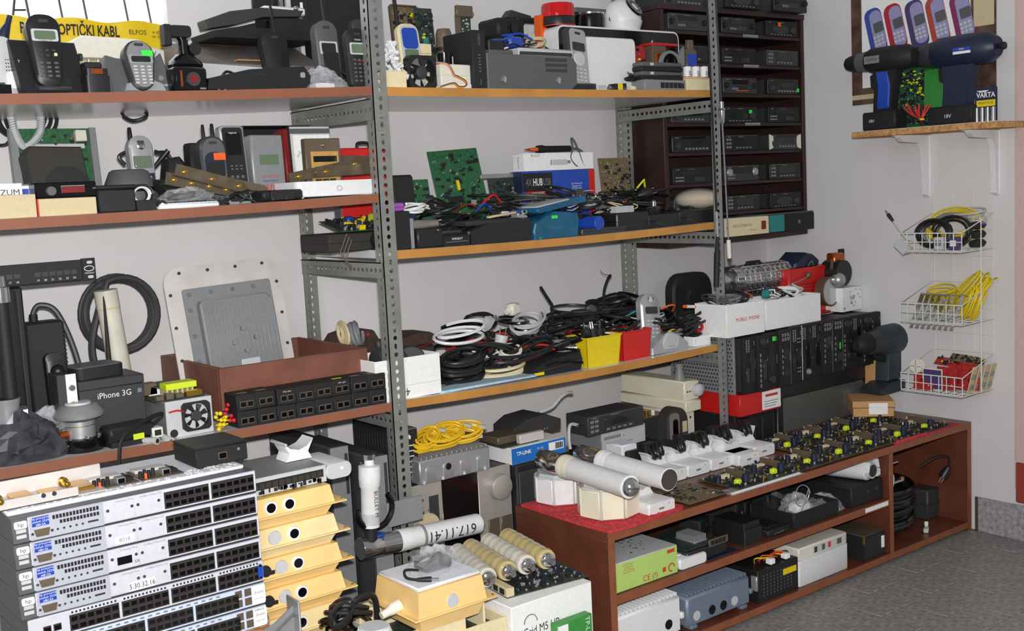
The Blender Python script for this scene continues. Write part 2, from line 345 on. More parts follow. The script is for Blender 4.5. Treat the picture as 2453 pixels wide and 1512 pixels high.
def handset(name,label,f,d=.025,tilt=.25,body='black',face=None,head=None,scr=(.62,.78),scrm='screen',keys=(.1,.52,4,3),keym='grey',ant=None,rz=0,foot=.86,r=None,cat='phone',grp=None,sbez=None,ear=True,y=0):
    w,h = f.w,f.h; t = T(name,label,cat,(f.x,f.Y+y,f.z),rz,-tilt,group=grp); r = r or w*.42
    t.p('body',PR(taper(w*foot,w,h,r),0,d,ins=w*.06),body)
    if face: t.p('face_plate',PR([(p[0]*.84,h*.03+p[1]*.94) for p in taper(w*foot,w,h,r)],-.0012,.001),face)
    y0 = -.0014 if face else -.0002
    if sbez: t.p('screen_bezel',PR(rr(w*.78,h*(scr[1]-scr[0]+.05),w*.06,3,0,h*(scr[0]+scr[1])/2),y0-.001,.001),sbez)
    if scrm: t.p('screen',PR(rr(w*.62,h*(scr[1]-scr[0]),w*.05,2,0,h*(scr[0]+scr[1])/2),y0-.0018,.001),scrm)
    if ear: t.p('earpiece',PR(rr(w*.3,w*.1,w*.05,3,0,h*.9),y0-.0008,.001),'charcoal')
    if keys: keypad(t,w*.66,h*keys[0],h*keys[1],keys[2],keys[3],y0,keym)
    for a in (ant or []):
        x,l,q = a; t.p('antenna',LF([((x,d*.6,h*.85),q),((x,d*.6,h*.95),q),((x,d*.6,h+l*.9),q*.8),((x,d*.6,h+l),q*.5)],10),'black')
    return t
def carton(name,label,x,y,z,w,d,h,m,rz=0,lid=.0,tape=None,cat='box',grp=None,seam=None):
    t = T(name,label,cat,(x,y,z),rz,group=grp); hb = h-lid
    t.p('body',B(-w/2,w/2,0,d,0,hb,.0015),m)
    if lid: t.p('lid',B(-w/2-.0012,w/2+.0012,-.0012,d+.0012,hb,h,.002),m)
    if seam: t.p('fold',B(-w/2-.0004,w/2+.0004,-.0004,d+.0004,h*seam-.0006,h*seam+.0006,0),'greyink')
    if tape: t.p('tape',B(-w*.12,w*.12,-.0006,d+.0006,-.0,h+.0008,0),tape)
    return t
def tray(t,w,d,h,th,m,name='side',taperk=0):
    for nm,a in (('front_side',(-w/2,w/2,0,th)),('back_side',(-w/2,w/2,d-th,d)),('left_side',(-w/2,-w/2+th,th,d-th)),('right_side',(w/2-th,w/2,th,d-th))): t.p(nm,B(*a,0,h),m)
    t.p('bottom',B(-w/2+th,w/2-th,th,d-th,0,th),m)
def pcb(name,label,w,h,loc,seed,rz=0,rx=0,ry=0,board='pcbgreen',dens=1,cat='circuit board',grp=None,th=.0016,tall=.008,cols=None):
    """board lies in local XZ standing up, parts point to -y"""
    r = random.Random(seed); t = T(name,label,cat,loc,rz,rx,ry,group=grp)
    t.p('board',B(-w/2,w/2,0,th,0,h,.0003),board)
    sets = {'chips': ('matblack',G()),'capacitors': ('navy',G()),'solder_parts': ('silver',G()),'coils': (cols or 'lime',G())}
    n = int(26*dens*max(1,w*h/.006))
    for i in range(n):
        k = r.choice(['chips','chips','solder_parts','solder_parts','capacitors','coils'] if i % 5 else ['chips']); x = r.uniform(-.44,.44)*w; z = r.uniform(.06,.94)*h; g = sets[k][1]
        if k == 'capacitors': R = r.uniform(.0022,.0042); g.cyl((x,0,z),(x,-r.uniform(.5,1)*tall,z),R,n=8)
        else:
            a,b = (r.uniform(.006,.016),r.uniform(.004,.012)) if k == 'chips' else (r.uniform(.0018,.005),r.uniform(.0018,.005)) if k == 'solder_parts' else (r.uniform(.005,.01),r.uniform(.004,.008))
            a = min(a,w*.2); b = min(b,h*.2)
            g.box(x-a/2,x+a/2,-tall*(r.uniform(.2,.5) if k != 'coils' else .6),0,z-b/2,z+b/2,.0004)
    for k,(m,g) in sets.items():
        if g.v: t.p(k,g,m,kind=ST)
    return t
mat('pcbgreen',(38,92,56),.45,0,.2,120); mat('pcbbrown',(112,96,66),.5,0,.2,120); mat('pcbdark',(44,56,48),.5,0,.25,120); mat('pcbred',(168,40,40),.45,0,.15,120)
mat('clearbag',(225,228,232),.1,0,0,alpha=.22,bump=0); mat('frosted',(205,205,190),.5,0,.05,40,alpha=.75)
def wart(name,label,loc,w=.05,d=.045,h=.07,rz=0,m='black',pins=None,grp=None,lab=None,cat='adapter'):
    t = T(name,label,cat,loc,rz,group=grp); t.p('body',PR(rr(w,d,.006,3,0,d/2),0,h*.72,'z').prism(rr(w*.9,d*.9,.005,3,0,d/2),h*.72,h,'z'),m)
    if pins:
        for s in (-1,1): t.p('pin',CL((s*.0095,d/2,h-.002),(s*.0095,d/2,h+.019),.0022,n=8),'chrome')
    if lab: t.p('rating_label',B(-w*.3,w*.3,-.0006,.0,h*.74,h*.95,0),lab)
    return t
def spline(P,n=8):
    P = [Vector(p) for p in P]; out = []
    for i in range(len(P)-1):
        a = P[max(i-1,0)]; b = P[i]; c = P[i+1]; d = P[min(i+2,len(P)-1)]
        for k in range(n):
            t = k/n; out.append(.5*((2*b)+(c-a)*t+(2*a-5*b+4*c-d)*t*t+(3*b-a-3*c+d)*t**3))
    return out+[P[-1]]
def coilpts(c,R,turns,rise=.004,e1=(1,0,0),e2=(0,1,0),wob=.08,seed=0,asp=1,n=22,a0=0):
    r = random.Random(seed); c = Vector(c); e1 = Vector(e1); e2 = Vector(e2); e3 = e1.cross(e2); P = []
    ph = [r.uniform(0,6.28) for _ in range(4)]; N = int(turns*n)
    for i in range(N+1):
        t = i/n; a = 2*PI*t+a0; q = R*(1+wob*sin(2.3*t+ph[0])+wob*.5*sin(5.1*t+ph[1])); z = rise*(t-turns/2)+rise*.8*sin(3.7*t+ph[2])
        P.append(c+e1*(q*cos(a))+e2*(q*asp*sin(a))+e3*z)
    return P
def cable(label,pts,r,m,name='cable',cat='cable',grp=None,plug=None,n=6):
    """plug: list of (position, direction, kind)"""
    c = Vector(pts[0])
    t = T(name,label,cat,c,group=grp); t.p('cord',TU([Vector(p)-c for p in pts],r,n),m)
    for (p,d,k) in (plug or []): plug_end(t,Vector(p)-c,Vector(d).normalized(),k)
    return t
def plug_end(t,p,d,k):
    if k == 'euro':
        t.p('plug',LF([(p,.006),(p+d*.02,.014),(p+d*.042,.017),(p+d*.045,.0165)],12),t_m.get(k,'white')); e = d.orthogonal().normalized()
        for s in (-1,1): t.p('pin',CL(p+d*.044+e*.0095*s,p+d*.063+e*.0095*s,.0022,n=8),'chrome')
    elif k == 'euroblk':
        t.p('plug',LF([(p,.006),(p+d*.02,.014),(p+d*.042,.017),(p+d*.045,.0165)],12),'black'); e = d.orthogonal().normalized()
        for s in (-1,1): t.p('pin',CL(p+d*.044+e*.0095*s,p+d*.063+e*.0095*s,.0022,n=8),'chrome')
    elif k == 'iec': t.p('plug',LF([(p,.005),(p+d*.012,.012),(p+d*.04,.0145)],4),'lgrey')
    elif k == 'rj': t.p('plug',LF([(p,.004),(p+d*.008,.0062),(p+d*.024,.0065)],4),'frosted')
    elif k == 'jack': t.p('plug',LF([(p,.004),(p+d*.02,.006),(p+d*.03,.006)],10),'black'); t.p('tip',CL(p+d*.03,p+d*.045,.003,n=8),'chrome')
t_m = {}
def tangle(label,n,box,rng,r,mats,grp,seed,name='cable',cat='cable',R=(.03,.07),flat=.5,k=None):
    """loose looping cords lying inside box; each is a thing of its own"""
    q = random.Random(seed); x0,x1,y0,y1,zf,zt = box
    for i in range(n):
        c = Vector((q.uniform(x0,x1),q.uniform(y0,y1),0)); a = q.uniform(0,6.28); rad = q.uniform(*R); s = q.uniform(.75,1.15)*r
        top = zt(c.x,c.y) if callable(zt) else zt; c.z = zf(c.x) + (top-zf(c.x))*math.sqrt(q.random()) if callable(zf) else zf+(top-zf)*math.sqrt(q.random())
        tl = q.uniform(-flat,flat); e1 = Vector((cos(a),sin(a),sin(tl)*.6)).normalized(); e2 = Vector((-sin(a),cos(a),sin(q.uniform(-flat,flat))*.6)).normalized()
        P = coilpts(c,rad,q.uniform(1.1,2.6),q.uniform(.002,.008),e1,e2,.16,seed*100+i,q.uniform(.4,.8),16,q.uniform(0,6))
        F = []
        for p in P:
            lo = (zf(p.x) if callable(zf) else zf)+s*1.05; p.z = max(p.z,lo); p.x = min(max(p.x,x0-.01),x1+.01); p.y = min(max(p.y,y0-.008),y1+.02); F.append(p)
        pl = None
        if k and q.random() < k: d = (F[-1]-F[-2]).normalized(); d.z = abs(d.z)*.5+.1; pl = [(F[-1],d,q.choice(['jack','euroblk','jack']))]
        cable(label,F,s,mats[i % len(mats)],name,cat,grp,pl)
def bag(name,label,loc,w,d,h,seed,rz=0,m='clearbag',cat='bag',inner=None,rough=.35):
    r = random.Random(seed); t = T(name,label,cat,loc,rz); n,k = 20,9; vs = []; fs = []
    for j in range(k+1):
        a = PI/2*j/k
        for i in range(n):
            b = 2*PI*i/n; q = 1+r.uniform(-rough,rough)*.5*(cos(a)+.15); z = h*sin(a)*(1+r.uniform(-rough,rough)*.6)
            vs.append((w/2*cos(a)*cos(b)*q,d/2+d/2*cos(a)*sin(b)*q,max(.0015,z)))
    for j in range(k):
        for i in range(n): q = (i+1) % n; fs += [(j*n+i,j*n+q,(j+1)*n+q),(j*n+i,(j+1)*n+q,(j+1)*n+i)]
    g = G(); g.add(vs,fs); g.f.append(tuple(range(n))[::-1]); t.p('film',g,m,smooth=False)
    for i,(g2,m2) in enumerate(inner or []): t.p('content',g2,m2)
    return t
def fan_parts(t,cx,cz,s,y,par=None,m='black',blades=7):
    """square axial fan of side s, front at y, centre (cx,cz) in local XZ"""
    g = G(); n = 28; sq = []; ci = []
    for i in range(n):
        a = 2*PI*i/n; c,q = cos(a),sin(a); k = 1/max(abs(c),abs(q)); sq.append((cx+s/2*c*k*.99,cz+s/2*q*k*.99)); ci.append((cx+s*.455*c,cz+s*.455*q))
    dp = s*.3; vs = [(p[0],y,p[1]) for p in sq+ci]+[(p[0],y+dp,p[1]) for p in sq+ci]; fs = []
    for i in range(n): j = (i+1) % n; fs += [(i,j,n+j,n+i),(2*n+i,3*n+i,3*n+j,2*n+j),(n+i,n+j,3*n+j,3*n+i),(i,2*n+i,2*n+j,j)]
    fr = t.p('fan_frame',g.add(vs,fs),m,par); root = fr if par is None else par
    hub = t.p('fan_hub',LF([((cx,y+.003,cz),s*.17),((cx,y+.004,cz),s*.19),((cx,y+dp*.9,cz),s*.19)],20),'charcoal',par)
    for b in range(blades):
        a = 2*PI*b/blades; vs = []
        for (rad,sp,yy) in ((.18,0,y+.006),(.43,.1,y+.006),(.43,.62,y+dp*.75),(.18,.6,y+dp*.75)): vs.append((cx+s*rad*cos(a+sp),yy,cz+s*rad*sin(a+sp)))
        vs += [(p[0],p[1]+.0012,p[2]) for p in vs]
        t.p('fan_blade',G().add(vs,[(0,1,2,3),(7,6,5,4),(0,4,5,1),(1,5,6,2),(2,6,7,3),(3,7,4,0)]),m,par)
    return fr
def tubes_scr(t,pts,r,m,name='wire',par=None,n=6): return t.p(name,TU(pts,r,n),m,par)
# ================================================================ top left shelf
# banner on the wall under the window
a,b = W(-40,44,Y=YW-.006),W(398,105,Y=YW-.006); zt,zb = W(200,47,Y=YW-.006).z,W(200,106,Y=YW-.006).z
t = T('warning_tape','yellow warning tape with black lettering stretched below the barred window','tape',(a.x,YW-.008,zb)); wdt = b.x-a.x; hh = zt-zb
n = 24; vs = []; fs = []
for i in range(n+1):
    x = wdt*i/n; q = .003*sin(i*.9); vs += [(x,q,.004*sin(i*1.3)),(x,q+.002,hh+.004*sin(i*.7))]
for i in range(n): fs.append((2*i,2*i+2,2*i+3,2*i+1))
g = G().add(vs,fs); g.add([(p[0],p[1]+.0012,p[2]) for p in vs],fs); mat('tapeyellow',(222,190,20),.45); t.p('strip',g,'tapeyellow')
x0 = W(285,82,Y=YW-.012).x-a.x; text(t.o,'PAŽNJA OPTIČKI KABL',.036,(x0,-.008,hh*.52),sx=.62,align='RIGHT',bold=.0008); text(t.o,'ELFOS',.016,(x0+.045,-.008,hh*.55)); text(t.o,'41-872-977',.010,(x0+.1,-.008,hh*.58),sx=.8); text(t.o,'041-311-300',.010,(x0+.1,-.008,hh*.4),sx=.8)
def wedge(t,name,w,d,h0,h1,m,x=0,y=0,ins=0):  # side profile: front height h0, back height h1
    return t.p(name,PR([(y,0),(y+d,0),(y+d,h1),(y+d*.85,h1),(y,h0)],x-w/2,x+w/2,'x'),m)
# grey phone at the end of the shelf
f = fit(-30,34,86,2.42,'A1'); t = T('cordless_phone','light grey cordless phone base with thick dark antenna beside the black phone','phone',f.loc)
t.p('body',PR(taper(f.w,f.w*.9,f.h,.02),0,.06,ins=.004),'lgrey'); g = G()
for i in range(6):
    for j in range(9): g.cyl((.006+i*.0045,-.0012,.02+j*.007),(.006+i*.0045,.001,.02+j*.007),.0014,n=6)
t.p('speaker_grille',g,'charcoal',kind=ST); t.p('antenna',LF([((.008,.03,f.h-.02),.011),((.016,.03,f.h+.012),.011),((.024,.03,f.h+.028),.006),((.030,.03,f.h+.045),.0055)],12),'navy'); t.p('button_panel',PR(rr(.03,.034,.008,3,.018,.036),-.004,.001),'white')
f = fit(-25,27,196,2.345,'A1',205); t = T('phone_cradle','low glossy black charging cradle under the light grey phone','charger',f.loc); wedge(t,'body',f.w,.05,f.h*.8,f.h,'glossblack'); t.p('rim',B(-f.w/2,f.w/2,.04,.046,f.h*.95,f.h+.003),'charcoal')
# black phone station with handset
f = fit(16,200,94,2.40,'A1'); t = T('phone_station','black slanted phone station behind the tall black handset','phone base',(f.x,2.37,f.z),0,-.32)
t.p('panel',PR([(-f.w*.40,0),(f.w*.47,0),(f.w*.40,f.h*1.03),(-f.w*.46,f.h*1.05)],0,.028,ins=.003),'black'); t.p('cradle_recess',PR(taper(f.w*.5,f.w*.42,f.h*.55,.02),-.002,.002),'matblack'); t.p('lip',B(-f.w*.22,f.w*.22,-.018,0,.004,.014,.003),'charcoal'); t.p('side_knob',CL((f.w*.44,.01,f.h*.78),(f.w*.48,.01,f.h*.78),.008),'charcoal'); text(t.o,'T',.008,(-f.w*.38,-.001,f.h*.62),'whiteink'); text(t.o,'LINK',.006,(.0,-.0022,.012),'greyink')
f = fit(70,152,14,2.36,'A1',100); f.z += .018; f.h -= .03
t = handset('handset','tall black cordless handset with green screen leaning on the black station',f,.024,.14,'black',scr=(.64,.76),sbez='lgrey',keys=(.1,.34,4,3),keym='dgrey',foot=.78,y=-.006); keypad(t,f.w*.6,f.h*.38,f.h*.52,2,3,-.0002,'charcoal'); sticker(t,f.w*.24,f.h*.43,-.002,'cream',.006,.006); text(t.o,'T-Sinus 721',.0055,(0,-.0035,f.h*.625),'ink')
# beige desk phone
f = fit(150,420,84,2.56,'A1'); t = T('desk_phone','beige grey desk telephone with handset lying across its top','phone',(f.x,2.55,f.z)); wedge(t,'body',f.w,.16,f.h*.30,f.h*.72,'beige'); q = t.p('handset',PR([(-f.w*.44,f.h*.66),(f.w*.30,f.h*.66),(f.w*.36,f.h*.80),(f.w*.2,f.h*.97),(-f.w*.3,f.h*1.0),(-f.w*.46,f.h*.85)],.03,.075,ins=.006),'offwhite'); t.p('cord',TU(spline([(f.w*.1,.02,f.h*.7),(f.w*.2,.0,f.h*.72),(f.w*.25,-.02,f.h*.4)]),.004),'lgrey',q); keypad(t,.07,f.h*.1,f.h*.28,2,4,-.001,'redink')
# black plug adapter
f = fit(203,266,148,2.345,'A1',180); t = wart('plug_adapter','black plug adapter standing with two metal pins up and orange label',f.loc,f.w*.92,.04,f.h*.8,0,'black',True,lab=None); t.p('rating_label',B(-.013,.010,-.0008,.001,f.h*.62,f.h*.78,0),'copper'); t.p('neck',B(-f.w*.46,f.w*.2,.002,.034,f.h*.78,f.h*1.0,.003),'black')
# grey handset on grey base
f = fit(250,412,122,2.40,'A1',170); t = T('phone_station','grey desk phone base with pointed shoulders under the grey handset','phone base',(f.x,2.38,f.z),0,-.25)
t.p('body',PR([(-f.w*.44,0),(f.w*.49,0),(f.w*.36,f.h*1.02),(f.w*.12,f.h*.72),(-.0,f.h*.70),(-f.w*.47,f.h*.92),(-f.w*.5,f.h*.7)],0,.05,ins=.004),'dgrey'); t.p('cradle',PR([(-.045,.0),(.045,.0),(.04,.016),(.02,.024),(-.02,.024),(-.04,.016)],-.02,0,ins=.004),'silver'); t.p('button',CL((.042,-.003,.035),(.042,0,.035),.006),'grey'); text(t.o,'AEG',.007,(.052,-.001,.02),'whiteink')
f = fit(296,370,80,2.36,'A1'); f.z += .008; f.h -= .018; t = handset('handset','grey cordless handset with bright green tag in grey base',f,.026,.2,'charcoal','grey',scr=(.54,.66),scrm='darkscreen',keys=(.08,.48,6,3),keym='lgrey',foot=.72,r=f.w*.48,y=-.012,sbez='silver'); sticker(t,f.w*.22,f.h*.72,-.004,'neon',.024,.012)
# gooseneck holder with dashboard camera
f = fit(405,492,52,2.42,'A1'); t = T('suction_holder','black windscreen suction holder with jointed arm on the top shelf','holder',(f.x,2.45,f.z))
t.p('suction_cup',LF([((0,0,.055),.034),((0,0,.066),.04),((0,0,.074),.036),((0,0,.09),.018)],20),'glossblack'); t.p('arm',LF([((0,0,.088),.012),((.0,0,.12),.011),((-.006,0,f.h-.03),.0095)],12),'glossblack'); q = t.p('clamp',PR(rr(.05,.026,.008,3,-.008,f.h-.018),-.012,.012,ins=.002),'black'); t.p('jaw',B(-.046,-.03,-.014,.014,f.h-.05,f.h-.004,.002),'matblack',q); t.p('knob',CL((.022,-.014,f.h-.055),(.022,.012,f.h-.055),.014),'black',q); t.p('plinth',CL((0,0,0),(0,0,.056),.024),'matblack')
f = fit(418,497,160,2.345,'A1',185); t = T('dash_camera','small glossy black dashboard camera box with red reflecting lens','camera',f.loc); t.p('body',B(-f.w/2,f.w/2,0,.05,0,f.h,.005),'glossblack'); q = t.p('lens_ring',LF([((.004,.002,f.h*.5),.016),((.004,-.005,f.h*.5),.015)],18),'charcoal'); t.p('lens',CL((.004,-.006,f.h*.5),(.004,-.003,f.h*.5),.009),'darkred',q); t.p('label',B(f.w*.25,f.w*.43,-.0006,0,f.h*.1,f.h*.17,0),'greyink'); t.p('side_strip',B(-f.w*.32,-f.w*.26,-.0008,0,f.h*.2,f.h*.85,0),'copper')
# grey flat machine with paper, black desk phone on it
f = fit(455,765,92,2.56,'A1'); t = T('fax_machine','dusty grey-brown flat machine with torn paper label under the black telephone','machine',(f.x,2.55,f.z)); mat('dustgrey',(118,110,104),.7,0,.1,20)
wedge(t,'body',f.w,.17,f.h*.55,f.h,'dustgrey'); t.p('front_cover',PR([(-f.w*.47,f.h*.05),(f.w*.1,f.h*.05),(f.w*.06,f.h*.5),(-f.w*.46,f.h*.55)],-.006,.0,ins=.002),'lgrey'); t.p('paper_label',B(-f.w*.16,f.w*.12,.004,.06,f.h*.62,f.h*.635,0).rot('X',-.0),'cardboard'); ftop = f.z+f.h
f2 = fit(493,748,22,2.6,ftop); t = T('desk_phone','large black desk telephone with curved handset atop the grey-brown machine','phone',(f2.x,2.57,ftop+.001))
t.p('body',PR([(-f2.w*.48,0),(f2.w*.47,0),(f2.w*.5,f2.h*.3),(f2.w*.45,f2.h*.72),(f2.w*.1,f2.h*.68),(-f2.w*.25,f2.h*.36),(-f2.w*.5,f2.h*.18)],0,.13,ins=.004),'black'); t.p('handset',PR([(-f2.w*.5,f2.h*.28),(-f2.w*.25,f2.h*.45),(0,f2.h*.72),(f2.w*.36,f2.h*.8),(f2.w*.4,f2.h*1.0),(0,f2.h*1.02),(-f2.w*.3,f2.h*.85),(-f2.w*.52,f2.h*.55)],.015,.07,ins=.006),'charcoal'); t.p('display',B(-.03,.02,-.001,0,f2.h*.34,f2.h*.58,0),'glossblack'); t.p('cable_guide',B(-.06,.0,-.003,.02,-.0005,.006),'matblack'); dtop = ftop+f2.h*1.02
f = fit(632,735,0,2.60,W(680,36,Y=2.60).z); t = T('desk_ornament','small white trinket with mirrors and chrome knob on the black telephone','ornament',(f.x,2.60,f.z+.001)); f.h = .06
t.p('base',B(-f.w/2,f.w*.47,0,.04,0,.02,.004),'white'); t.p('knob',SP((f.w*.22,-.004,.016),.007),'chrome'); t.p('mirror',B(-.01,.0,.01,.02,.02,.06),'chrome'); t.p('mirror',B(.008,.02,.008,.02,.02,.06),'lgrey'); t.p('pin',CL((f.w*.42,.01,.02),(f.w*.42,.01,.034),.004),'white'); t.p('back_panel',B(-f.w*.62,f.w*.6,.03,.038,.01,.07),'black')
f = fit(640,702,66,2.50,'A1',100); handset('handset','black cordless handset with long tilted antenna leaning on the grey-brown machine',f,.03,.2,'matblack',keys=(.05,.35,2,3),keym='charcoal',scrm=None,ant=[(.012,.07,.005)],foot=.8)
f = fit(514,598,148,2.42,'A1',160); t = T('voice_recorder','small silver voice recorder with grey screen lying on its side','recorder',(f.x,2.44,f.z+.012),0,-.5); t.p('body',PR(rr(f.w,.03,.008,3,0,.017),0,.012,ins=.002),'silver'); t.p('screen',B(-f.w*.38,f.w*.08,-.001,.001,.008,.026,0),'darkscreen'); t.p('dial',CL((f.w*.3,-.002,.017),(f.w*.3,.001,.017),.008),'grey')
for i in range(7):
    q = random.Random(40+i); x = .98+q.random()*.42; y = 2.45+q.random()*.1; P = spline([(x-.05,y,zs('A1',x)+.004),(x-.02,y-.01,zs('A1',x)+.03+.03*q.random()),(x+.04,y+.02,zs('A1',x)+.035+.02*q.random()),(x+.09,y,zs('A1',x)+.02),(x+.1,y-.03,zs('A1',x)+.004)])
    cable('thin black lead looping behind the flat black console',P,.003,'black',grp='black leads on the top left shelf',plug=[(P[-1],(1,-.2,.1),'jack')] if i % 2 else None)
f = fit(497,746,152,2.345,'A1',180); t = T('console','long flat glossy black console with rounded end at the shelf edge','console',f.loc)
t.p('body',PR([(-f.w*.5,0),(f.w*.42,0),(f.w*.49,f.h*.3),(f.w*.5,f.h*.6),(f.w*.44,f.h*.95),(-f.w*.1,f.h*.78),(-f.w*.48,f.h*.42)],0,.11,ins=.004),'black'); t.p('slot',B(-f.w*.28,f.w*.38,-.001,.001,f.h*.56,f.h*.64,0),'matblack'); t.p('emblem',PR(rr(.012,.012,.003,2,f.w*.41,f.h*.6),-.0015,.001),'silver')
for x in (-.4,-.34,-.05,.3): t.p('foot',CL((f.w*x,.004,-.0),(f.w*x,.004,.005),.003,n=8),'silver')
f = fit(725,850,158,2.345,'A1',190); bag('plastic_bag','crumpled clear plastic bag at the end of the top left shelf',f.loc,f.w,.09,f.h*.95,3,inner=[(PR(rr(.05,.012,.005,3,0,.008),.02,.05),'white')])
f = fit(742,880,-30,2.62,'A1'); t = T('monitor','tall black flat monitor standing against the wall behind phones','monitor',f.loc,0,-.06); t.p('panel',B(-f.w/2,f.w/2,0,.03,0,f.h,.004),'matblack'); t.p('stile',B(-f.w/2-.004,-f.w/2+.006,-.004,.03,0,f.h,.002),'black'); t.p('stile',B(f.w/2-.006,f.w/2+.004,-.004,.03,0,f.h,.002),'black')
f = fit(764,818,44,2.46,'A1',80); handset('handset','silver flip-cover handset with long antenna before the black panel',f,.028,.12,'dgrey',None,scr=(.55,.68),scrm='darkscreen',sbez='lgrey',keys=None,ant=[(.008,.07,.006)],foot=.95,r=f.w*.45).p('flip',B(-f.w*.3,f.w*.36,-.006,-.001,.01,f.h*.55,.002),'matblack')
f = fit(836,886,66,2.35,'A1',130); t = handset('handset','black handset with bright silver framed screen beside the steel post',f,.022,.06,'matblack',scr=(.58,.73),sbez='lgrey',keys=(.08,.5,6,3),keym='dgrey',foot=.9,r=f.w*.42); text(t.o,'NOKIA',.0055,(0,-.002,f.h*.8),'whiteink'); keypad(t,f.w*.6,f.h*.42,f.h*.46,1,1,-.001,'darkred')
f = fit(850,880,44,2.5,'A1',80); handset('handset','dark grey handset mostly hidden behind the silver-screened one',f,.022,.05,'charcoal',keys=None,scrm=None)
f = fit(778,822,134,2.42,'A1',150); t = wart('plug_adapter','small black adapter with cord stub behind the plastic bag',(f.x,2.43,f.z),.035,.03,.04); t.p('cord',TU(spline([(0,0,.03),(.02,-.01,.045),(.05,-.01,.02),(.06,0,.004)]),.003),'black')
# ================================================================ top orange shelf
f = fit(948,1010,12,2.62,'B1',60); t = pcb('circuit_board','tall brownish board in a metal frame behind the blue phone',f.w,f.h,f.loc,11,0,-.1,board='pcbbrown',dens=1.2); t.p('frame',B(-f.w/2-.004,-f.w/2,-.008,.004,0,f.h).box(f.w/2,f.w/2+.004,-.008,.004,0,f.h).box(-f.w/2,f.w/2,-.008,.004,f.h,f.h+.004),'brownmetal')
f = fit(1008,1050,14,2.60,'B1',60); t = pcb('circuit_board','dark board with a teal square chip leaning on the wall',f.w,f.h,f.loc,12,0,-.12,board='pcbdark',dens=1.5); t.p('chip',B(-.012,.006,-.004,0,f.h*.55,f.h*.68),'teal'); t.p('green_card',B(-f.w*.4,f.w*.55,-.012,-.008,.02,f.h*.36),'pcbgreen')
f = fit(950,974,-20,2.56,'B1',60); t = T('rod_antenna','thick black rod antenna leaning upright behind the blue phone','antenna',f.loc,0,-.05,-.04); t.p('rod',LF([((0,0,0),.010),((0,0,.12),.010),((0,0,.13),.006),((0,0,f.h),.005)],12),'matblack'); t.p('collar',CL((0,0,.1),(0,0,.112),.012),'charcoal')
f = fit(985,1034,104,2.46,'B1',118); t = carton('small_carton','cream carton standing behind the black fan',f.x,2.46,f.z,f.w,.05,f.h,'cream',seam=.8)
f2 = fit(955,1006,53,2.46,'B1',80); handset('mobile_phone','pale blue mobile phone with cream rim behind the connector pile',f2,.018,.15,'cream','lgrey',scr=(.38,.62),scrm='screen',keys=None,foot=1.0,r=f2.w*.35,y=-.02).p('blue_window',PR(rr(f2.w*.7,f2.h*.3,.01,3,0,f2.h*.78),-.003,.0),'blue')
f = fit(926,974,166,2.345,'B1',190); t = T('open_carton','small cream open carton overflowing with white connectors','box',f.loc); tray(t,f.w,.07,f.h*.9,.002,'cream'); cb = f
cm = B(-.006,.006,-.004,.004,0,.008,.0006).box(-.006,.006,-.0055,-.004,.001,.004,.0004).mesh('terminal','white')
q = random.Random(5); n = 0
for i in range(58):
    lv = i/58; z = cb.z+cb.h*.55+lv*.085; sp = (1-lv)*.034+.006; x = cb.x+.006+q.uniform(-1,1)*sp; y = 2.37+q.uniform(-1,1)*.022*(1-lv*.5)
    one('wire_connector','small white plastic wire connector in the heap on the cream carton','connector',cm,'white',(x,y,z),q.uniform(0,6),q.uniform(-1,1),q.uniform(-1,1),'white connectors heaped on the cream carton')
f = fit(971,1054,132,2.345,'B1',170); t = T('cooling_fan','square black computer fan with orange wires on the orange shelf','fan',f.loc); fan_parts(t,0,f.h/2,f.h,0); 
P = spline([(f.w*.45,.01,f.h*.8),(.07,-.006,f.h*.72),(.085,-.01,f.h*.4),(.09,-.012,.03),(.115,-.013,.018),(.115,-.016,.006),(.095,-.014,.003),(.08,-.012,.012),(.04,-.012,.003)]); t.p('wire',TU(P,.0014),'orange'); t.p('wire',TU([p+Vector((.002,-.001,.001)) for p in P],.0014),'yellow'); t.p('wire',TU([p+Vector((.001,-.003,.002)) for p in P],.0012),'black')
f = fit(1047,1080,70,2.50,'B1',100); t = T('spray_bottle','white bottle with black ring cap beside the black router','bottle',(f.x,2.5,f.z)); t.p('bottle',LF([((0,0,0),f.w*.5),((0,0,f.h*.6),f.w*.52),((0,0,f.h*.63),f.w*.46)],20),'white'); t.p('cap',LF([((0,0,f.h*.63),f.w*.48),((0,0,f.h*.93),f.w*.48),((0,0,f.h),f.w*.38)],20),'brownmetal'); t.p('cap_ring',CL((0,0,f.h*.66),(0,0,f.h*.72),f.w*.5,n=20),'black')
f = fit(1056,1128,154,2.36,'B1',180); t = T('box_camera','white box camera body with black lens mount on top','camera',f.loc); t.p('body',B(-f.w/2,f.w/2,0,.06,.0,f.h,.002),'offwhite'); t.p('panel_seam',B(-f.w/2-.0003,f.w/2+.0003,-.0003,.0603,f.h*.55,f.h*.57,0),'lgrey'); q = t.p('lens_mount',LF([((-.012,.03,f.h),.018),((-.012,.03,f.h+.012),.018),((-.012,.03,f.h+.03),.02)],20),'glossblack'); t.p('focus_lever',CL((-.002,.008,f.h),(-.002,.008,f.h+.02),.002),'chrome',q); t.p('latch',B(f.w*.2,f.w*.5,-.002,0,.004,.014),'white')
f = fit(1133,1163,72,2.345,'B1',140); t = T('router','tall black router standing upright with a column of tiny lights','router',f.loc); t.p('body',B(-f.w/2,f.w/2,0,.13,0,f.h,.002),'matblack'); t.p('front_bezel',B(-f.w/2+.001,f.w/2-.001,-.0012,0,.002,f.h-.002,0),'black'); text(t.o,'CISCO',.010,(0,-.002,f.h*.84),'greyink',(PI/2,PI/2,0)); g = G()
for i in range(6): g.box(-.003,.003,-.002,0,f.h*(.3+.055*i),f.h*(.3+.055*i)+.002,0)
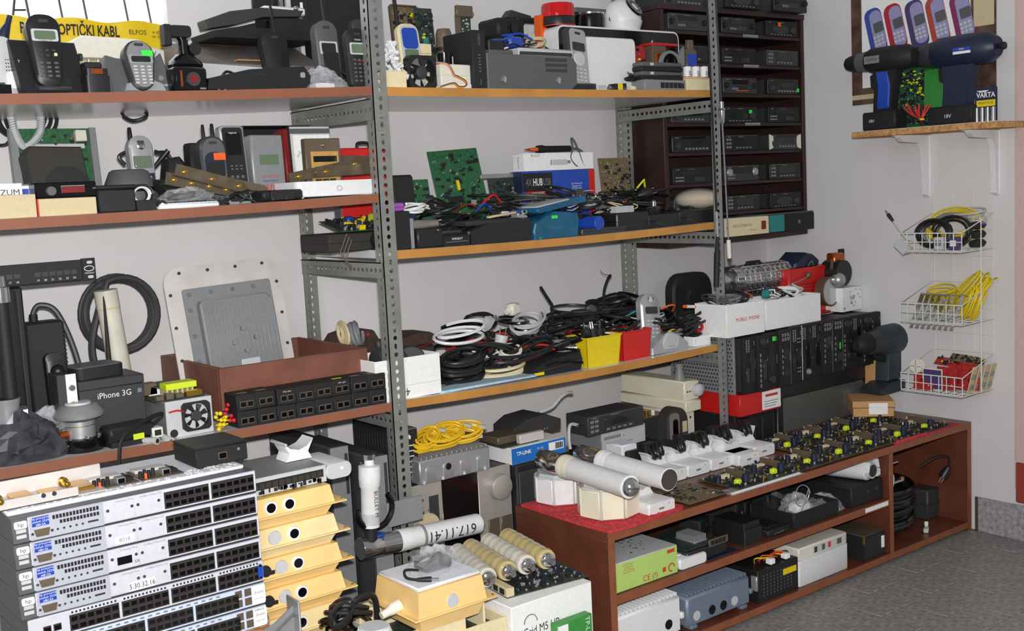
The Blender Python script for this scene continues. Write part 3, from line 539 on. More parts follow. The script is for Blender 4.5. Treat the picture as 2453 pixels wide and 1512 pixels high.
t.p('light_row',g,'greyink',kind=ST); text(t.o,'Valet',.007,(0,-.002,f.h*.12),'greyink',(PI/2,PI/2,0)); t.p('side_dish',LF([((-f.w/2-.0004,.06,f.h*.45),.035),((-f.w/2+.001,.06,f.h*.45),.03)],20),'black')
f = fit(1090,1136,14,2.64,'B1',50); t = T('riser_card','narrow riser circuit card with hooked top standing behind the router','circuit board',f.loc); t.p('stem',B(-f.w/2,-f.w*.15,0,.002,0,f.h*.9),'brownmetal'); t.p('card',B(-f.w*.2,f.w*.28,-.003,.0,f.h*.6,f.h*.9),'pcbdark'); t.p('bracket',B(-f.w*.45,f.w*.4,-.006,.006,f.h*.88,f.h,.002),'brownmetal'); t.p('hook',TU([(f.w*.42+.005*cos(a),0,f.h*.92+.005*sin(a)) for a in [k*.5 for k in range(13)]],.0015),'steel')
q = random.Random(9); g = G()
for i in range(14): x = q.uniform(-.18,.26)*f.w; z = f.h*q.uniform(.63,.87); g.box(x-.002,x+.002,-.006,-.003,z-.002,z+.002,0)
t.p('components',g,'lgrey',kind=ST)
# grey flat box and what lies on it
f = fit(1168,1382,131,2.345,'B1',170); t = T('metal_case','grey sheet metal case with vent slots and two round dimples','case',f.loc); fw_ = f
t.p('front',PR([(-f.w/2,0),(f.w*.42,0),(f.w*.5,f.h*.2),(f.w*.5,f.h*.78),(f.w*.46,f.h*.97),(-f.w/2,f.h)],0,.012,ins=.002),'dgrey'); t.p('body',B(-f.w*.49,f.w*.46,.012,.16,0,f.h*.96,.003),'grey'); g = G()
for i in range(20):
    for j in range(3): g.box(f.w*(.14+.0125*i),f.w*(.14+.0125*i)+.0015,-.0006,.0005,f.h*(.52+.15*j),f.h*(.62+.15*j),0)
t.p('vent_slots',g,'matblack',kind=ST)
for x in (-.33,.28): t.p('dimple',LF([((f.w*x,-.001,f.h*.28),.010),((f.w*x,-.003,f.h*.28),.007)],18),'chrome')
ct = f.z+f.h
f = fit(1232,1363,113,2.40,ct+.001,125); t = T('router','light grey flat router with dark front band on the metal case','router',(f.x,2.38,ct+.001)); t.p('body',B(-f.w/2,f.w/2,0,.09,0,.022,.004),'lgrey'); t.p('front_band',B(-f.w*.49,f.w*.46,-.001,0,.003,.012,0),'charcoal'); zt = ct+.024
one('foam_sheet','dark grey packing foam sheet on the metal case','foam',B(-.05,.03,0,.09,0,.012,.003),'dgrey',(fw_.x-.075,2.37,ct+.001))
t = wart('plug_adapter','square black adapter lying on dark foam above the metal case',(W(1190,108,Y=2.40).x,2.40,ct+.014),.055,.05,.028); t.p('cord',TU(spline([(.025,.0,.014),(.06,.0,.02),(.1,.02,.016),(.14,.01,.012)]),.0025),'black')
P = coilpts((W(1200,85,Y=2.46).x,2.46,ct+.05),.035,3.2,.005,(1,0,.1),(0,1,.2),.1,3,.5); P = [p for p in P]; cable('bright blue network cable coil above the metal case',P+[Vector((P[-1].x+.05,P[-1].y-.02,P[-1].z+.005)),Vector((P[-1].x+.09,P[-1].y-.02,P[-1].z-.01))],.003,'blue',plug=[(P[0],(1,0,0),'rj')]); t = None
one('adapter_block','bright blue moulded cable block beside the blue coil','adapter',PR(rr(.05,.03,.008,3),0,.03,ins=.006),'blue',(W(1232,83,Y=2.44).x,2.43,ct+.045))
P = coilpts((W(1282,92,Y=2.46).x,2.46,ct+.045),.028,4.4,.006,(1,0,.3),(0,1,.3),.1,4,.8); cable('coil of dusty beige wire in front of the white printer',P,.003,'beige')
for i in range(5):
    q = random.Random(60+i); x = W(1200+22*i,108,Y=2.42).x; P = spline([(x-.03,2.45,zt+.004),(x,2.43+.01*q.random(),zt+.012+.012*q.random()),(x+.04,2.45,zt+.018),(x+.08,2.46,zt+.006)]); cable('short white audio lead lying across the grey router' if i == 2 else 'short dark audio lead lying across the grey router',P,.0028,['black','matblack','white','black','charcoal'][i],grp='short dark leads on the grey router' if i != 2 else None)
f = fit(1187,1252,30,2.62,'B1',60); t = T('video_camera','dusty black video camera with long viewfinder behind the blue coil','camera',f.loc); zc = W(1215,90,Y=2.62).z-f.z; t.p('support_box',B(-f.w*.45,f.w*.8,0,.08,0,zc,.002),'charcoal'); t.p('body',B(-f.w/2,f.w*.55,-.01,.09,zc,zc+.055,.008),'matblack'); t.p('viewfinder',PR([(-.0,zc+.06),(.09,zc+.05),(.095,zc+.068),(.02,zc+.082)],.01,.04,ins=.003),'charcoal'); t.p('grip',B(.02,.11,-.012,.02,zc+.046,zc+.06,.005),'matblack'); t.p('lens',LF([((.01,-.01,zc+.025),.016),((.01,-.018,zc+.025),.018)],16),'glossblack'); t.p('label',B(.045,.06,-.012,-.010,zc+.01,zc+.036),'lgrey')
f = fit(1283,1300,38,2.58,ct+.001,50); one('paper_tag','orange and white paper tag standing beside the red beacon','tag',B(-.012,.0,0,.03,0,f.h,.001).box(0,.012,0,.03,0,f.h*.96,.001),'orange',(f.x,2.56,ct+.001))
# white printer with dark mouth
f = fit(1337,1627,68,2.50,'B1',140); t = T('printer','large white framed printer with black front on the top orange shelf','printer',f.loc); fp = f
t.p('housing',PR(rr(f.w,f.h,.022,4,0,f.h/2),0,.12),'white'); t.p('front',PR(rr(f.w-.010,f.h-.010,.018,4,0,f.h/2),-.0015,.0),'glossblack'); t.p('latch',PR(rr(.005,.011,.002,2,f.w*.26,f.h*.82),-.004,0),'lgrey'); pt = f.z+f.h
f = fit(1300,1362,10,2.56,pt,40); bx = W(1331,40,Y=2.56).x; t = T('beacon','red rotating beacon lamp with black base on the white printer','beacon',(max(bx,fp.x-fp.w/2+.03),2.55,pt+.001)); mat('redglass',(205,20,22),.1,0,.05,60,alpha=.93); rr_ = f.w/2
t.p('base',LF([((0,0,0),rr_*1.0),((0,0,.004),rr_*1.02),((0,0,.024),rr_*.97),((0,0,.028),rr_*.94)],24),'black'); t.p('base_ring',CL((0,0,-.0),(0,0,.003),rr_*1.05,n=24),'red'); g = G(); n = 32
t.p('dome',LF([((0,0,.028),rr_*.98),((0,0,.06),rr_*.97),((0,0,.066),rr_*.9),((0,0,.068),rr_*.6)],32),'redglass')
f = fit(1363,1462,12,2.58,pt,40); t = T('camera_lens_unit','black and silver camera unit with broad lens barrel on the printer','camera',(f.x,2.57,pt+.001)); t.p('body',B(-f.w*.5,f.w*.5,.02,.08,.02,.068,.008),'charcoal'); t.p('barrel',LF([((-.01,0,0),.046),((-.01,0,.034),.046),((-.01,0,.045),.044)],24),'glossblack'); t.p('chrome_rim',LF([((-.01,0,.045),.044),((-.01,0,.05),.0445)],24),'chrome'); t.p('top_plate',PR(rr(f.w*.9,.06,.02,4,0,.03),.052,.066,'z'),'dgrey')
f = fit(1452,1524,6,2.56,pt,40); t = T('dome_camera','white dome security camera with ring of lights on the printer','camera',(f.x,2.56,pt+.001)); R = f.w*.5
t.p('base',LF([((0,0,0),R*.86),((0,0,.02),R*.97),((0,0,.03),R*1.0)],28),'white'); q = t.p('ball',SP((0,0,.036),R*.96,24,14),'white'); dv = Vector((.25,-.8,.6)).normalized(); c0 = Vector((0,0,.036)); t.p('lens_window',LF([(c0+dv*R*.84,R*.52),(c0+dv*R*.93,R*.5)],22),'lens',q)
e1 = dv.orthogonal().normalized(); e2 = dv.cross(e1); g = G()
for i in range(14): a = 2*PI*i/14; g.sph(c0+dv*R*.93+(e1*cos(a)+e2*sin(a))*R*.4,.0022,8,5)
t.p('light_ring',g,'chrome',q,kind=ST); t.p('cord',TU(spline([(-R*.9,-.01,.04),(-R*1.0,-.014,.03),(-R*.8,-.02,.026),(-R*.75,-.024,.01),(-R*.7,-.03,.003)]),.0015),'black')
t = T('wall_plug','stepped cream plastic block behind the white dome camera','block',(W(1527,60,Y=2.60).x,2.6,pt+.001)); t.p('block',B(-.012,.014,0,.03,0,.05).box(-.012,.0,0,.03,.05,.072).cyl((-.006,.01,.07),(-.006,.01,.09),.003),'offwhite'); t.p('screw',CL((.004,-.001,.02),(.004,.001,.02),.003),'steel')
f = fit(1402,1524,90,2.40,'B1',150); t = T('router','tall white upright router with rounded corner beside the silver handset','router',f.loc); t.p('body',PR(rr(f.w,f.h,.014,4,0,f.h/2),0,.035,ins=.003),'white'); t.p('label',B(-f.w*.28,-f.w*.12,-.0006,0,.01,.02,0),'lgrey'); t.p('foot',B(-f.w*.4,f.w*.4,-.006,.05,0,.004),'lgrey')
f = fit(1357,1428,188,2.36,'B1',200); t = T('phone_station','low dark charging base under the silver grey handset','phone base',f.loc); wedge(t,'body',f.w,.07,f.h*.6,f.h*.9,'charcoal'); t.p('lip',B(-f.w*.4,f.w*.4,-.004,.004,0,f.h*.5,.002),'black')
f = fit(1354,1418,56,2.37,'B1',120); f.z += .012; f.h -= .014; f.w *= .72; t = handset('handset','slim silver grey cordless handset with round pad before the white router',f,.022,.2,'charcoal','silver',scr=(.60,.74),scrm='darkscreen',keys=(.07,.32,4,3),keym='lgrey',foot=1.0,r=f.w*.2,y=-.006); t.o.rotation_euler[1] = .12; t.p('round_pad',LF([((0,-.001,f.h*.47),f.w*.3),((0,-.003,f.h*.47),f.w*.27)],20),'lgrey')
f = fit(1518,1575,104,2.42,'B1',140); t = pcb('circuit_board','red circuit board with stacked copper coils on the top orange shelf',f.w,f.h,(f.x,2.46,f.z),21,0,-.1,board='pcbred',dens=.8); g = G()
for i in range(9): g.cyl((-f.w*.3,-.01,.006+i*.006),(-f.w*.3,-.01,.0085+i*.006),.012,n=12)
t.p('coil_stack',g,'copper'); t.p('capacitor',CL((f.w*.3,-.014,f.h*.55),(f.w*.3,0,f.h*.55),.008),'matblack')
f = fit(1572,1600,108,2.44,'B1',140); t = T('transformer','brown wound transformer block beside the grey lens bracket','transformer',(f.x,2.45,f.z)); t.p('core',B(-f.w*.6,f.w*.6,0,.04,0,f.h,.002),'brownmetal'); t.p('winding',B(-f.w*.4,f.w*.4,-.006,.046,f.h*.15,f.h*.85,.004),'copper'); t.p('red_cap',B(-f.w*.7,f.w*1.6,0,.05,f.h,f.h+.008),'red')
f = fit(1592,1652,108,2.40,'B1',140); t = T('lens_bracket','grey plastic bracket holding a round dark lens opening','bracket',(f.x,2.42,f.z)); n = 20; t.p('arch',PR([(-f.w*.5,f.h*.35)]+[(-f.w*.06+f.w*.42*cos(PI-PI*i/n*.8),f.h*.58+f.w*.42*sin(PI-PI*i/n*.8)) for i in range(n)]+[(f.w*.5,f.h),(f.w*.5,f.h*.35)],0,.01,ins=.001),'grey'); t.p('dark_opening',LF([((-f.w*.08,-.002,f.h*.62),f.w*.28),((-f.w*.08,.003,f.h*.62),f.w*.3)],20),'lens'); t.p('stand',B(-f.w*.4,f.w*.4,0,.02,0,f.h*.36),'charcoal')
f = fit(1650,1675,94,2.44,'B1',120); t = T('capacitor','tall brown wound component with blue label beside the radios','component',(f.x,2.45,f.z)); t.p('body',B(-f.w*.5,f.w*.5,0,.025,0,f.h*.82,.003),'brownmetal'); t.p('blue_label',B(-f.w*.45,f.w*.45,-.001,0,f.h*.42,f.h*.74),'blue'); t.p('tab',B(-f.w*.25,f.w*.3,.004,.016,f.h*.8,f.h*1.0),'brownmetal')
f = fit(1545,1643,191,2.345,'B1',205); t = T('network_switch','small grey five port network switch at the shelf edge','switch',f.loc); t.p('body',B(-f.w/2,f.w/2,0,.08,0,f.h,.002),'grey')
for i in range(5): t.p('port',B(-f.w*.12+i*f.w*.105,-f.w*.12+i*f.w*.105+f.w*.09,-.0008,.001,f.h*.25,f.h*.75,0),'matblack')
t.p('power_jack',B(f.w*.40,f.w*.45,-.0008,.001,f.h*.25,f.h*.72,0),'matblack'); st = f.z+f.h
h_ = (W(1590,150,Y=2.36).z-st)/2
for i in range(2):
    f = fit(1538,1637,160,2.36,st); t = T('modem',['flat silver and black modem directly on the grey switch','flat silver and black modem topmost on the grey switch'][i],'modem',(f.x,2.36,st+.0006+i*(h_+.0004))); t.p('base',B(-f.w/2,f.w/2,0,.08,0,h_*.5,.002),'matblack'); t.p('lid',B(-f.w*.49,f.w*.49,.0,.08,h_*.5,h_,.004),'dgrey'); t.p('light_strip',B(-f.w*.3,-f.w*.22,-.001,.001,h_*.6,h_*.9,0),'lgrey')
f = fit(1428,1543,200,2.36,'B1',206); t = T('power_board','small open power supply board with yellow transformer at the shelf edge','circuit board',(f.x,2.345,f.z)); t.p('board',B(-f.w/2,f.w/2,0,.04,0,.002),'pcbbrown'); t.p('transformer',B(-.018,.0,.004,.03,.002,.02),'yellow'); t.p('heat_sink',B(-.03,-.02,.004,.034,.002,.02),'matblack'); t.p('heat_sink',B(.003,.014,.004,.034,.002,.021),'matblack'); t.p('capacitor',CL((-.042,.02,.008),(-.03,.02,.008),.007),'chrome'); t.p('cream_coil',B(.034,.052,.004,.028,.002,.014,.002),'cream'); t.p('blue_part',SP((.004,.002,.006),.004),'blue')
P = coilpts((W(1525,190,Y=2.36).x,2.385,zs('B1',2.2)+.038),.018,4,.003,(1,0,0),(0,.3,.3),.2,8,.7); cable('small black lead tied in a bundle before the white router',P,.0028,'black',plug=[(P[0],(-1,-.2,.5),'jack')])
f = fit(1640,1698,186,2.36,'B1',200); t = carton('small_carton','plain cream carton under the three white canisters',f.x,2.35,f.z,f.w,.07,f.h,'cream',seam=.9); cz = f.z+f.h
for i,(u,lb) in enumerate(((1648,'white film canister nearest the modems, on the cream carton'),(1668,'middle white film canister on the cream carton'),(1688,'white film canister next to the front right post, on the cream carton'))):
    x = W(u,170,Y=2.37).x; hh = W(u,158,Y=2.37).z-cz; t = T('film_canister',lb,'canister',(x,2.373,cz+.0006),group='white canisters on the cream carton'); t.p('can',LF([((0,0,0),.0125),((0,0,hh*.92),.0125)],18),'paper'); t.p('lid',LF([((0,0,hh*.92),.0132),((0,0,hh),.0132)],18),'charcoal'); t.p('red_band',CL((0,0,.0005),(0,0,.003),.0127,n=18),'red'); g = G()
    for k in range(5): g.box(-.006,.006-.001*k,-.0128,-.0122,.006+k*.003,.0072+k*.003,0)
    t.p('print',g,'ink',kind=ST)
# ================================================================ middle red-brown shelf
# cords hanging under the top shelf
def hang(label,u0,v0,u1,v1,dep,r,m,y=2.70,name='hanging_cord',coil=False,grp=None,pull=0):
    a,b = W(u0,v0,Y=y),W(u1,v1,Y=y+.01); zt = zs('A1',a.x)-.0215; P = [Vector((a.x,y,zt))]
    mid = W((u0+u1)/2+pull,dep,Y=y); P += [a+Vector((0,0,0)),Vector((a.x*.8+mid.x*.2,y-.004,(a.z+mid.z*1.6)/2.6)),mid,Vector((b.x*.8+mid.x*.2,y-.003,(b.z+mid.z*1.6)/2.6)),b,Vector((b.x-.004,y+.01,zs('A1',b.x)-.0215))]
    P = spline(P,14)
    if coil:
        t = T(name,label,'cord',a,group=grp); Q = []; N = len(P)*5
        for i in range(N):
            s = i/(N-1)*(len(P)-1); k = min(int(s),len(P)-2); p = P[k].lerp(P[k+1],s-k); d = (P[k+1]-P[k]).normalized(); e = d.cross(Vector((0,1,0))).normalized(); g2 = d.cross(e); an = i*1.05; Q.append(p+(e*cos(an)+g2*sin(an))*.0062-a)
        t.p('coiled_cord',TU(Q,.0028,6),m); return t
    return cable(label,P,r,m,name,'cord',grp)
hang('grey curly telephone cord hanging under the top shelf',24,262,96,262,352,.003,'lgrey',2.66,coil=True)
for i,(u0,u1,dp) in enumerate(((-25,108,330),(-10,122,337),(6,136,342))): hang('black cord loop hanging under the top shelf behind the curly cord',u0,260,u1,258,dp,.0042,'black',2.70+.012*i,grp='black cords hanging under the top shelf')
hang('short black cord loop just below the top shelf',292,270,350,268,289,.004,'black',2.62)
P = spline([W(-30,348,Y=2.74),W(10,348,Y=2.74),W(28,340,Y=2.73),W(34,400,Y=2.70),W(40,470,Y=2.70)]); cable('thin black cord running along the wall behind the circuit frame',P,.004,'black')
# tall circuit frame and black curved machine
f = fit(28,236,306,2.66,'A2',380); t = pcb('framed_board','tall green circuit board in a grey metal frame leaning on the wall',f.w*.9,f.h,(f.x,2.655,f.z),31,0,-.1,board='pcbgreen',dens=.7,cols='brownmetal')
for n_,a in (('left_rail',(-f.w*.5,-f.w*.41)),('right_rail',(f.w*.42,f.w*.5))): t.p(n_,B(a[0],a[1],-.012,.006,0,f.h*1.0,.001),'grey')
t.p('white_strip',B(-f.w*.36,f.w*.36,-.006,0,f.h*.76,f.h*.82),'lgrey'); t.p('socket',B(f.w*.25,f.w*.38,-.016,0,f.h*.84,f.h*.97),'offwhite')
f = fit(72,246,348,2.50,'A2',390); t = T('black_machine','dusty black machine with arched recess and yellow tag','machine',(f.x,2.52,f.z),0,-.12)
t.p('shell',PR([(-f.w*.40,0),(f.w*.50,0),(f.w*.34,f.h*.55),(f.w*.30,f.h*1.0),(-f.w*.42,f.h*1.02),(-f.w*.50,f.h*.9)],0,.05,ins=.004),'dustblack'); n = 14; t.p('arch_recess',PR([(-.04,0)]+[(.005+.045*cos(PI-PI*i/n),f.h*.45+.04*sin(PI-PI*i/n)) for i in range(n+1)]+[(.055,0)],-.002,0),'matblack'); sticker(t,f.w*.30,f.h*.36,-.001,'lime',.024,.011); text(t.o,'Topcom\nXT 400',.007,(-f.w*.3,-.001,f.h*.38),'greyink')
# cartons with papers and tape
f = fit(-40,87,467,2.345,'A2',490); t = T('open_carton','beige open carton holding printed papers at the shelf end','box',f.loc); tray(t,f.w,.12,f.h,.003,'beige'); zc = f.z
for i,(du,v0,m,lb) in enumerate(((-6,432,'paper','white leaflet tucked upright in the beige open carton'),(40,437,'blue','blue and white brochure upright in the beige open carton'),(8,440,'lgrey','grey booklet with comb binding in the beige open carton'))):
    ff = fit([-20,52,0][i],[54,72,45][i],v0+8,2.37+.02*i,zc+.004,450); t = T(['leaflet','brochure','booklet'][i],lb,'paper',(ff.x,2.375+.022*i,zc+.004)); t.p('sheet',B(-ff.w/2,ff.w/2,0,.0015,0,ff.h,0),'paper'); t.p('print',B(-ff.w*.4,ff.w*.42,-.0004,0,ff.h*.3,ff.h*.9,0),m)
    if i == 0: text(t.o,'ZZUM',.016,(0,-.001,ff.h*.72),'ink',sx=1.1)
    if i == 2:
        g = G()
        for k in range(9): g.box(-ff.w*.45+k*ff.w*.1,-ff.w*.45+k*ff.w*.1+.002,-.002,.002,ff.h*.82,ff.h*.95,0)
        t.p('comb_binding',g,'dgrey',kind=ST)
f = fit(90,232,474,2.345,'A2',490); t = carton('small_carton','beige carton with red edge under the black cassette player',f.x,2.345,f.z,f.w,.11,f.h,'beige'); t.p('red_edge',B(-f.w/2-.0008,-f.w/2+.002,-.0008,.01,0,f.h,0),'redink'); cz = f.z+f.h
f = fit(82,230,437,2.36,cz,455); t = T('cassette_player','glossy black player with chrome knob and slot on the beige carton','player',(f.x,2.355,cz+.0008)); t.p('body',B(-f.w/2,f.w/2,0,.1,0,f.h,.003),'glossblack'); t.p('knob',LF([((-f.w*.25,0,f.h*.45),.010),((-f.w*.25,-.006,f.h*.45),.009)],18),'dgrey'); t.p('slot',B(-f.w*.08,f.w*.3,-.0012,0,f.h*.3,f.h*.7,0),'darkred'); t.p('silver_edge',B(-f.w*.08,f.w*.3,-.0016,0,f.h*.72,f.h*.76,0),'silver')
f = fit(235,325,443,2.345,'A2',470); t = T('black_box','plain black lidded box beside the coiled cable box','box',f.loc); t.p('body',B(-f.w/2,f.w/2,0,.09,0,f.h*.85,.003),'matblack'); t.p('lid',B(-f.w/2-.003,f.w/2+.002,-.003,.092,f.h*.85,f.h,.003),'black')
f = fit(326,379,440,2.345,'A2',470); t = T('cable_box','open black box holding a coil of black and white cable','box',f.loc); tray(t,f.w,.08,f.h*.4,.003,'matblack'); t.p('coil',TU([Vector((0+.5*f.w*.9*cos(a),.02+a*.0012,f.h*.62+f.h*.34*sin(a))) for a in [k*.3 for k in range(120)]],.0024),'black'); t.p('white_lead',TU([Vector((-.004+.5*f.w*.75*cos(a),.014+a*.001,f.h*.6+f.h*.28*sin(a))) for a in [k*.3 for k in range(60)]],.002),'white')
# silver handset on round base
f = fit(262,396,404,2.47,'A2',415); t = T('phone_station','grey round phone station with black rim under the silver handset','phone base',(f.x,2.52,f.z)); t.p('dish',LF([((0,0,0),f.w*.47),((0,0,f.h*.5),f.w*.5),((0,0,f.h*.95),f.w*.36),((0,0,f.h),f.w*.3)],28),'dgrey'); t.p('rim',LF([((0,0,f.h*.46),f.w*.505),((0,0,f.h*.56),f.w*.50)],28),'glossblack'); sc = f.z+f.h
f = fit(314,372,322,2.48,'A2',360); f.z += .02; f.h -= .02; t = handset('handset','silver cordless handset with short antenna on the round station',f,.026,.1,'silver',scr=(.52,.66),sbez='chrome',keys=(.1,.4,3,3),keym='lgrey',foot=.95,ant=[(-.016,.02,.0055)],r=f.w*.47); t.p('speaker_dish',LF([((0,-.001,f.h*.84),.009),((0,-.003,f.h*.84),.005)],16),'chrome'); t.p('lower_panel',B(-f.w*.42,f.w*.42,-.0016,0,.006,f.h*.42,.001),'navy')
for i,P in enumerate((((300,395),(285,375),(312,362),(330,372)),((370,362),(392,372),(405,392),(420,402)),((372,366),(398,366),(412,385),(430,404)))): cable('black cord curling beside the silver handset',spline([W(u,v,Y=2.56) for u,v in P]),.004,'black',grp='black cords beside the silver handset')
t = T('plug_adapter','black cord plug tip poking up beside the silver handset','plug',W(390,376,Y=2.55),0,.3,.7); t.p('plug',LF([((0,0,-.03),.004),((0,0,0),.006),((0,0,.02),.006)],10),'black'); t.p('cord',TU(spline([(0,0,-.03),(0,.01,-.05),(.02,.02,-.07)]),.003),'black')
f = fit(402,462,374,2.52,'A2',400); t = T('flip_case','rounded black flip case behind the walkie-talkie','case',(f.x,2.53,f.z)); t.p('shell',PR([(-f.w*.5,0),(f.w*.55,0),(f.w*.4,f.h*.8),(f.w*.1,f.h),(-f.w*.4,f.h*.95),(-f.w*.52,f.h*.6)],0,.04,ins=.006),'matblack'); t.p('button',PR(rr(.02,.008,.003,2,0,f.h*.75),-.002,0),'charcoal')
f = fit(456,500,342,2.50,'A2',380); t = T('battery_charger','tall black charger box left beside the walkie-talkie','charger',(f.x,2.5,f.z)); t.p('body',B(-f.w/2,f.w/2,0,.04,0,f.h,.004),'matblack'); t.p('seam',B(-f.w*.51,f.w*.51,-.0006,.041,f.h*.42,f.h*.44,0),'charcoal'); t.p('socket',B(-.012,.012,-.001,0,f.h*.55,f.h*.9,0),'black')
f = fit(484,548,324,2.42,'A2',370); t = handset('walkie_talkie','two-antenna dark walkie-talkie with bright orange tag',f,.03,.08,'charcoal','dgrey',scr=(.42,.62),scrm='darkscreen',keys=(.03,.14,1,3),keym='charcoal',ant=[(-.012,.028,.0045),(.010,.030,.005)],foot=.95,r=f.w*.45,cat='radio'); sticker(t,f.w*.18,f.h*.7,-.004,'orange',.028,.016); t.p('joypad',LF([((0,-.001,f.h*.24),.013),((0,-.004,f.h*.24),.010)],18),'matblack'); t.p('logo_badge',PR(rr(.011,.013,.005,3,-f.w*.3,f.h*.22),-.0025,0),'blue'); t.p('screen_rim',PR(rr(f.w*.74,f.h*.42,.02,5,0,f.h*.56),-.0018,0),'navy')
f = fit(535,597,297,2.44,'A2',350); f.w *= .92; t = handset('handset','tall slim black handset with silver side next to the walkie-talkie',f,.024,.12,'silver','matblack',scr=(.62,.9),scrm='glossblack',keys=(.06,.38,4,3),keym='dgrey',foot=1,r=f.w*.14,ear=False); text(t.o,'hagenuk',.006,(0,-.004,f.h*.9),'whiteink'); keypad(t,f.w*.6,f.h*.42,f.h*.5,2,3,-.0016,'dgrey')
# grey cabinet with meters in front
f = fit(592,790,299,2.60,'A2',340); xa_ = f.x-f.w/2; f.w = 1.408-xa_; f.x = xa_+f.w/2; t = T('metal_case','open dusty metal case behind the grey meter and red tester','case',(f.x+.0,2.62,f.z)); w = f.w; tray(t,w,.12,.01,.002,'brownmetal'); t.p('left_wall',B(-w/2,-w/2+.002,0,.12,0,f.h),'dustgrey'); t.p('roof',B(-w/2,w/2,0,.12,f.h-.002,f.h),'charcoal'); t.p('back_wall',B(-w/2,w/2,.118,.12,0,f.h),'matblack'); t.p('transformer',B(w*.05,w*.3,.02,.1,.0,f.h*.55,.003),'steel'); t.p('coil',CL((-w*.3,.06,f.h*.2),(-w*.3,.06,f.h*.6),.02),'copper')
bag('plastic_bag','crumpled clear film on the metal case behind the tall handset',(W(640,370,Y=2.56).x,2.55,zs('A2',1.15)),.07,.05,.09,15)
f = fit(604,682,322,2.46,'A2',370); t = T('meter','grey aluminium meter with olive display and red Cyrillic lettering','meter',f.loc,0,-.05); t.p('body',B(-f.w*.5,f.w*.5,0,.04,0,f.h,.003),'alu'); t.p('face',B(-f.w*.42,f.w*.46,-.0012,0,.004,f.h*.985,0),'grey'); t.p('display',B(-f.w*.26,f.w*.32,-.002,0,f.h*.55,f.h*.7,0),'screen'); text(t.o,'ПЕЛЛА',.017,(.004,-.002,f.h*.2),'redink',bold=.0004); text(t.o,'дозиметр',.009,(.002,-.002,f.h*.38),'redink'); text(t.o,'радиометр',.007,(.0,-.002,f.h*.31),'blue'); text(t.o,'4',.008,(.02,-.002,f.h*.08),'redink'); text(t.o,'ОН',.006,(-.008,-.002,f.h*.08),'blue')
f = fit(692,792,303,2.50,'A2',360); t = T('tester','red analogue tester with white dial face','meter',(f.x,2.49,f.z),0,-.06); w = f.w; t.p('case',B(-w*.62,w*.5,.002,.05,0,f.h*.98,.004),'darkred'); t.p('face',B(-w*.47,w*.49,-.002,.002,0,f.h,.001),'lgrey'); t.p('rim',B(-w*.5,-w*.47,-.003,.003,0,f.h,0),'ink'); t.p('top_band',B(-w*.47,w*.49,-.003,0,f.h*.9,f.h*.97,0),'dgrey'); q = t.p('dial',B(-w*.4,w*.46,-.0034,0,f.h*.26,f.h*.88,0),'paper'); g = G()
for i in range(24): a = PI*(.2+.6*i/23); r0,r1 = .045,.05 if i % 4 else .054; g.tube([(r0*cos(a),-.0038,f.h*.42+r0*sin(a)),(r1*cos(a),-.0038,f.h*.42+r1*sin(a))],.0005,4)
t.p('scale_marks',g,'ink',q,kind=ST); t.p('needle',TU([(0,-.004,f.h*.4),(-.025,-.004,f.h*.72)],.0006,4),'ink',q); t.p('selector',LF([((-w*.22,-.002,f.h*.1),.020),((-w*.22,-.008,f.h*.1),.017)],20),'matblack'); t.p('selector_ring',LF([((-w*.22,-.0025,f.h*.1),.025),((-w*.22,-.001,f.h*.1),.025)],24),'redink')
f = fit(733,818,331,2.42,'A2',370); t = T('keypad_panel','brass numbered keypad in a dark square plate','keypad',(f.x,2.42,f.z),0,-.03); w = f.w; t.p('plate',B(-w/2,w/2,0,.02,0,f.h,.002),'brownmetal'); t.p('brass_panel',B(-w*.36,w*.42,-.002,0,f.h*.1,f.h*.78,.001),'gold' if 0 else 'cream'); mat('brassface',(206,164,92),.4,.3,.05); KIDS[t.o.as_pointer()][-1].data.materials[0] = M('brassface'); t.p('window',B(-w*.3,w*.36,-.003,0,f.h*.6,f.h*.7,0),'glossblack'); t.p('screw',SP((-.0,-.001,f.h*.88),.005,10,6),'chrome')
for i in range(3):
    for r_ in range(2):
        x = -w*.2+w*.2*i; z = f.h*(.45-.2*r_); k = t.p('key',B(x-.008,x+.008,-.005,0,z-.009,z+.009,.001),'charcoal'); text(k,str(i+1+3*r_),.011,(x,-.0056,z),'whiteink')
# low stuff in front: strips with brass connectors, adapters, wraps
mat('strip',(104,92,74),.42,.55,.12,30)
def rfstrip(label,u0,v0,u1,v1,Y,w,h,hexn,seed,rx=0,brown='strip'):
    a,b = W(u0,v0,Y=Y),W(u1,v1,Y=Y); d = b-a; L = d.length; q = random.Random(seed)
    t = T('rf_strip',label,'circuit board',a,math.atan2(d.y,d.x),rx,-math.asin(d.z/L),group=None)
    t.p('strip',PR([(0,0),(L*.93,0),(L,h*.35),(L,h*.7),(L*.93,h),(0,h)],0,.002),brown); t.p('back_plate',B(0,L*.9,.002,w,-.0015,.0005,0),brown)
    for i in range(hexn):
        x = L*(.12+.76*i/max(1,hexn-1)); t.p('connector',LF([((x,-.001,h*.45),.005),((x,-.004,h*.45),.005),((x,-.004,h*.45),.0032),((x,-.011,h*.45),.003)],10),'gold')
    return t
rfstrip('dull metal strip board with brass sockets nearest the bubble wrap',418,418,590,462,2.37,.03,.024,3,1); rfstrip('pinkish bare metal strip lying across other boards',500,432,640,462,2.40,.03,.016,0,2,brown='brownmetal'); rfstrip('dark metal strip board with two brass sockets and green light',395,440,560,470,2.39,.03,.026,4,3)
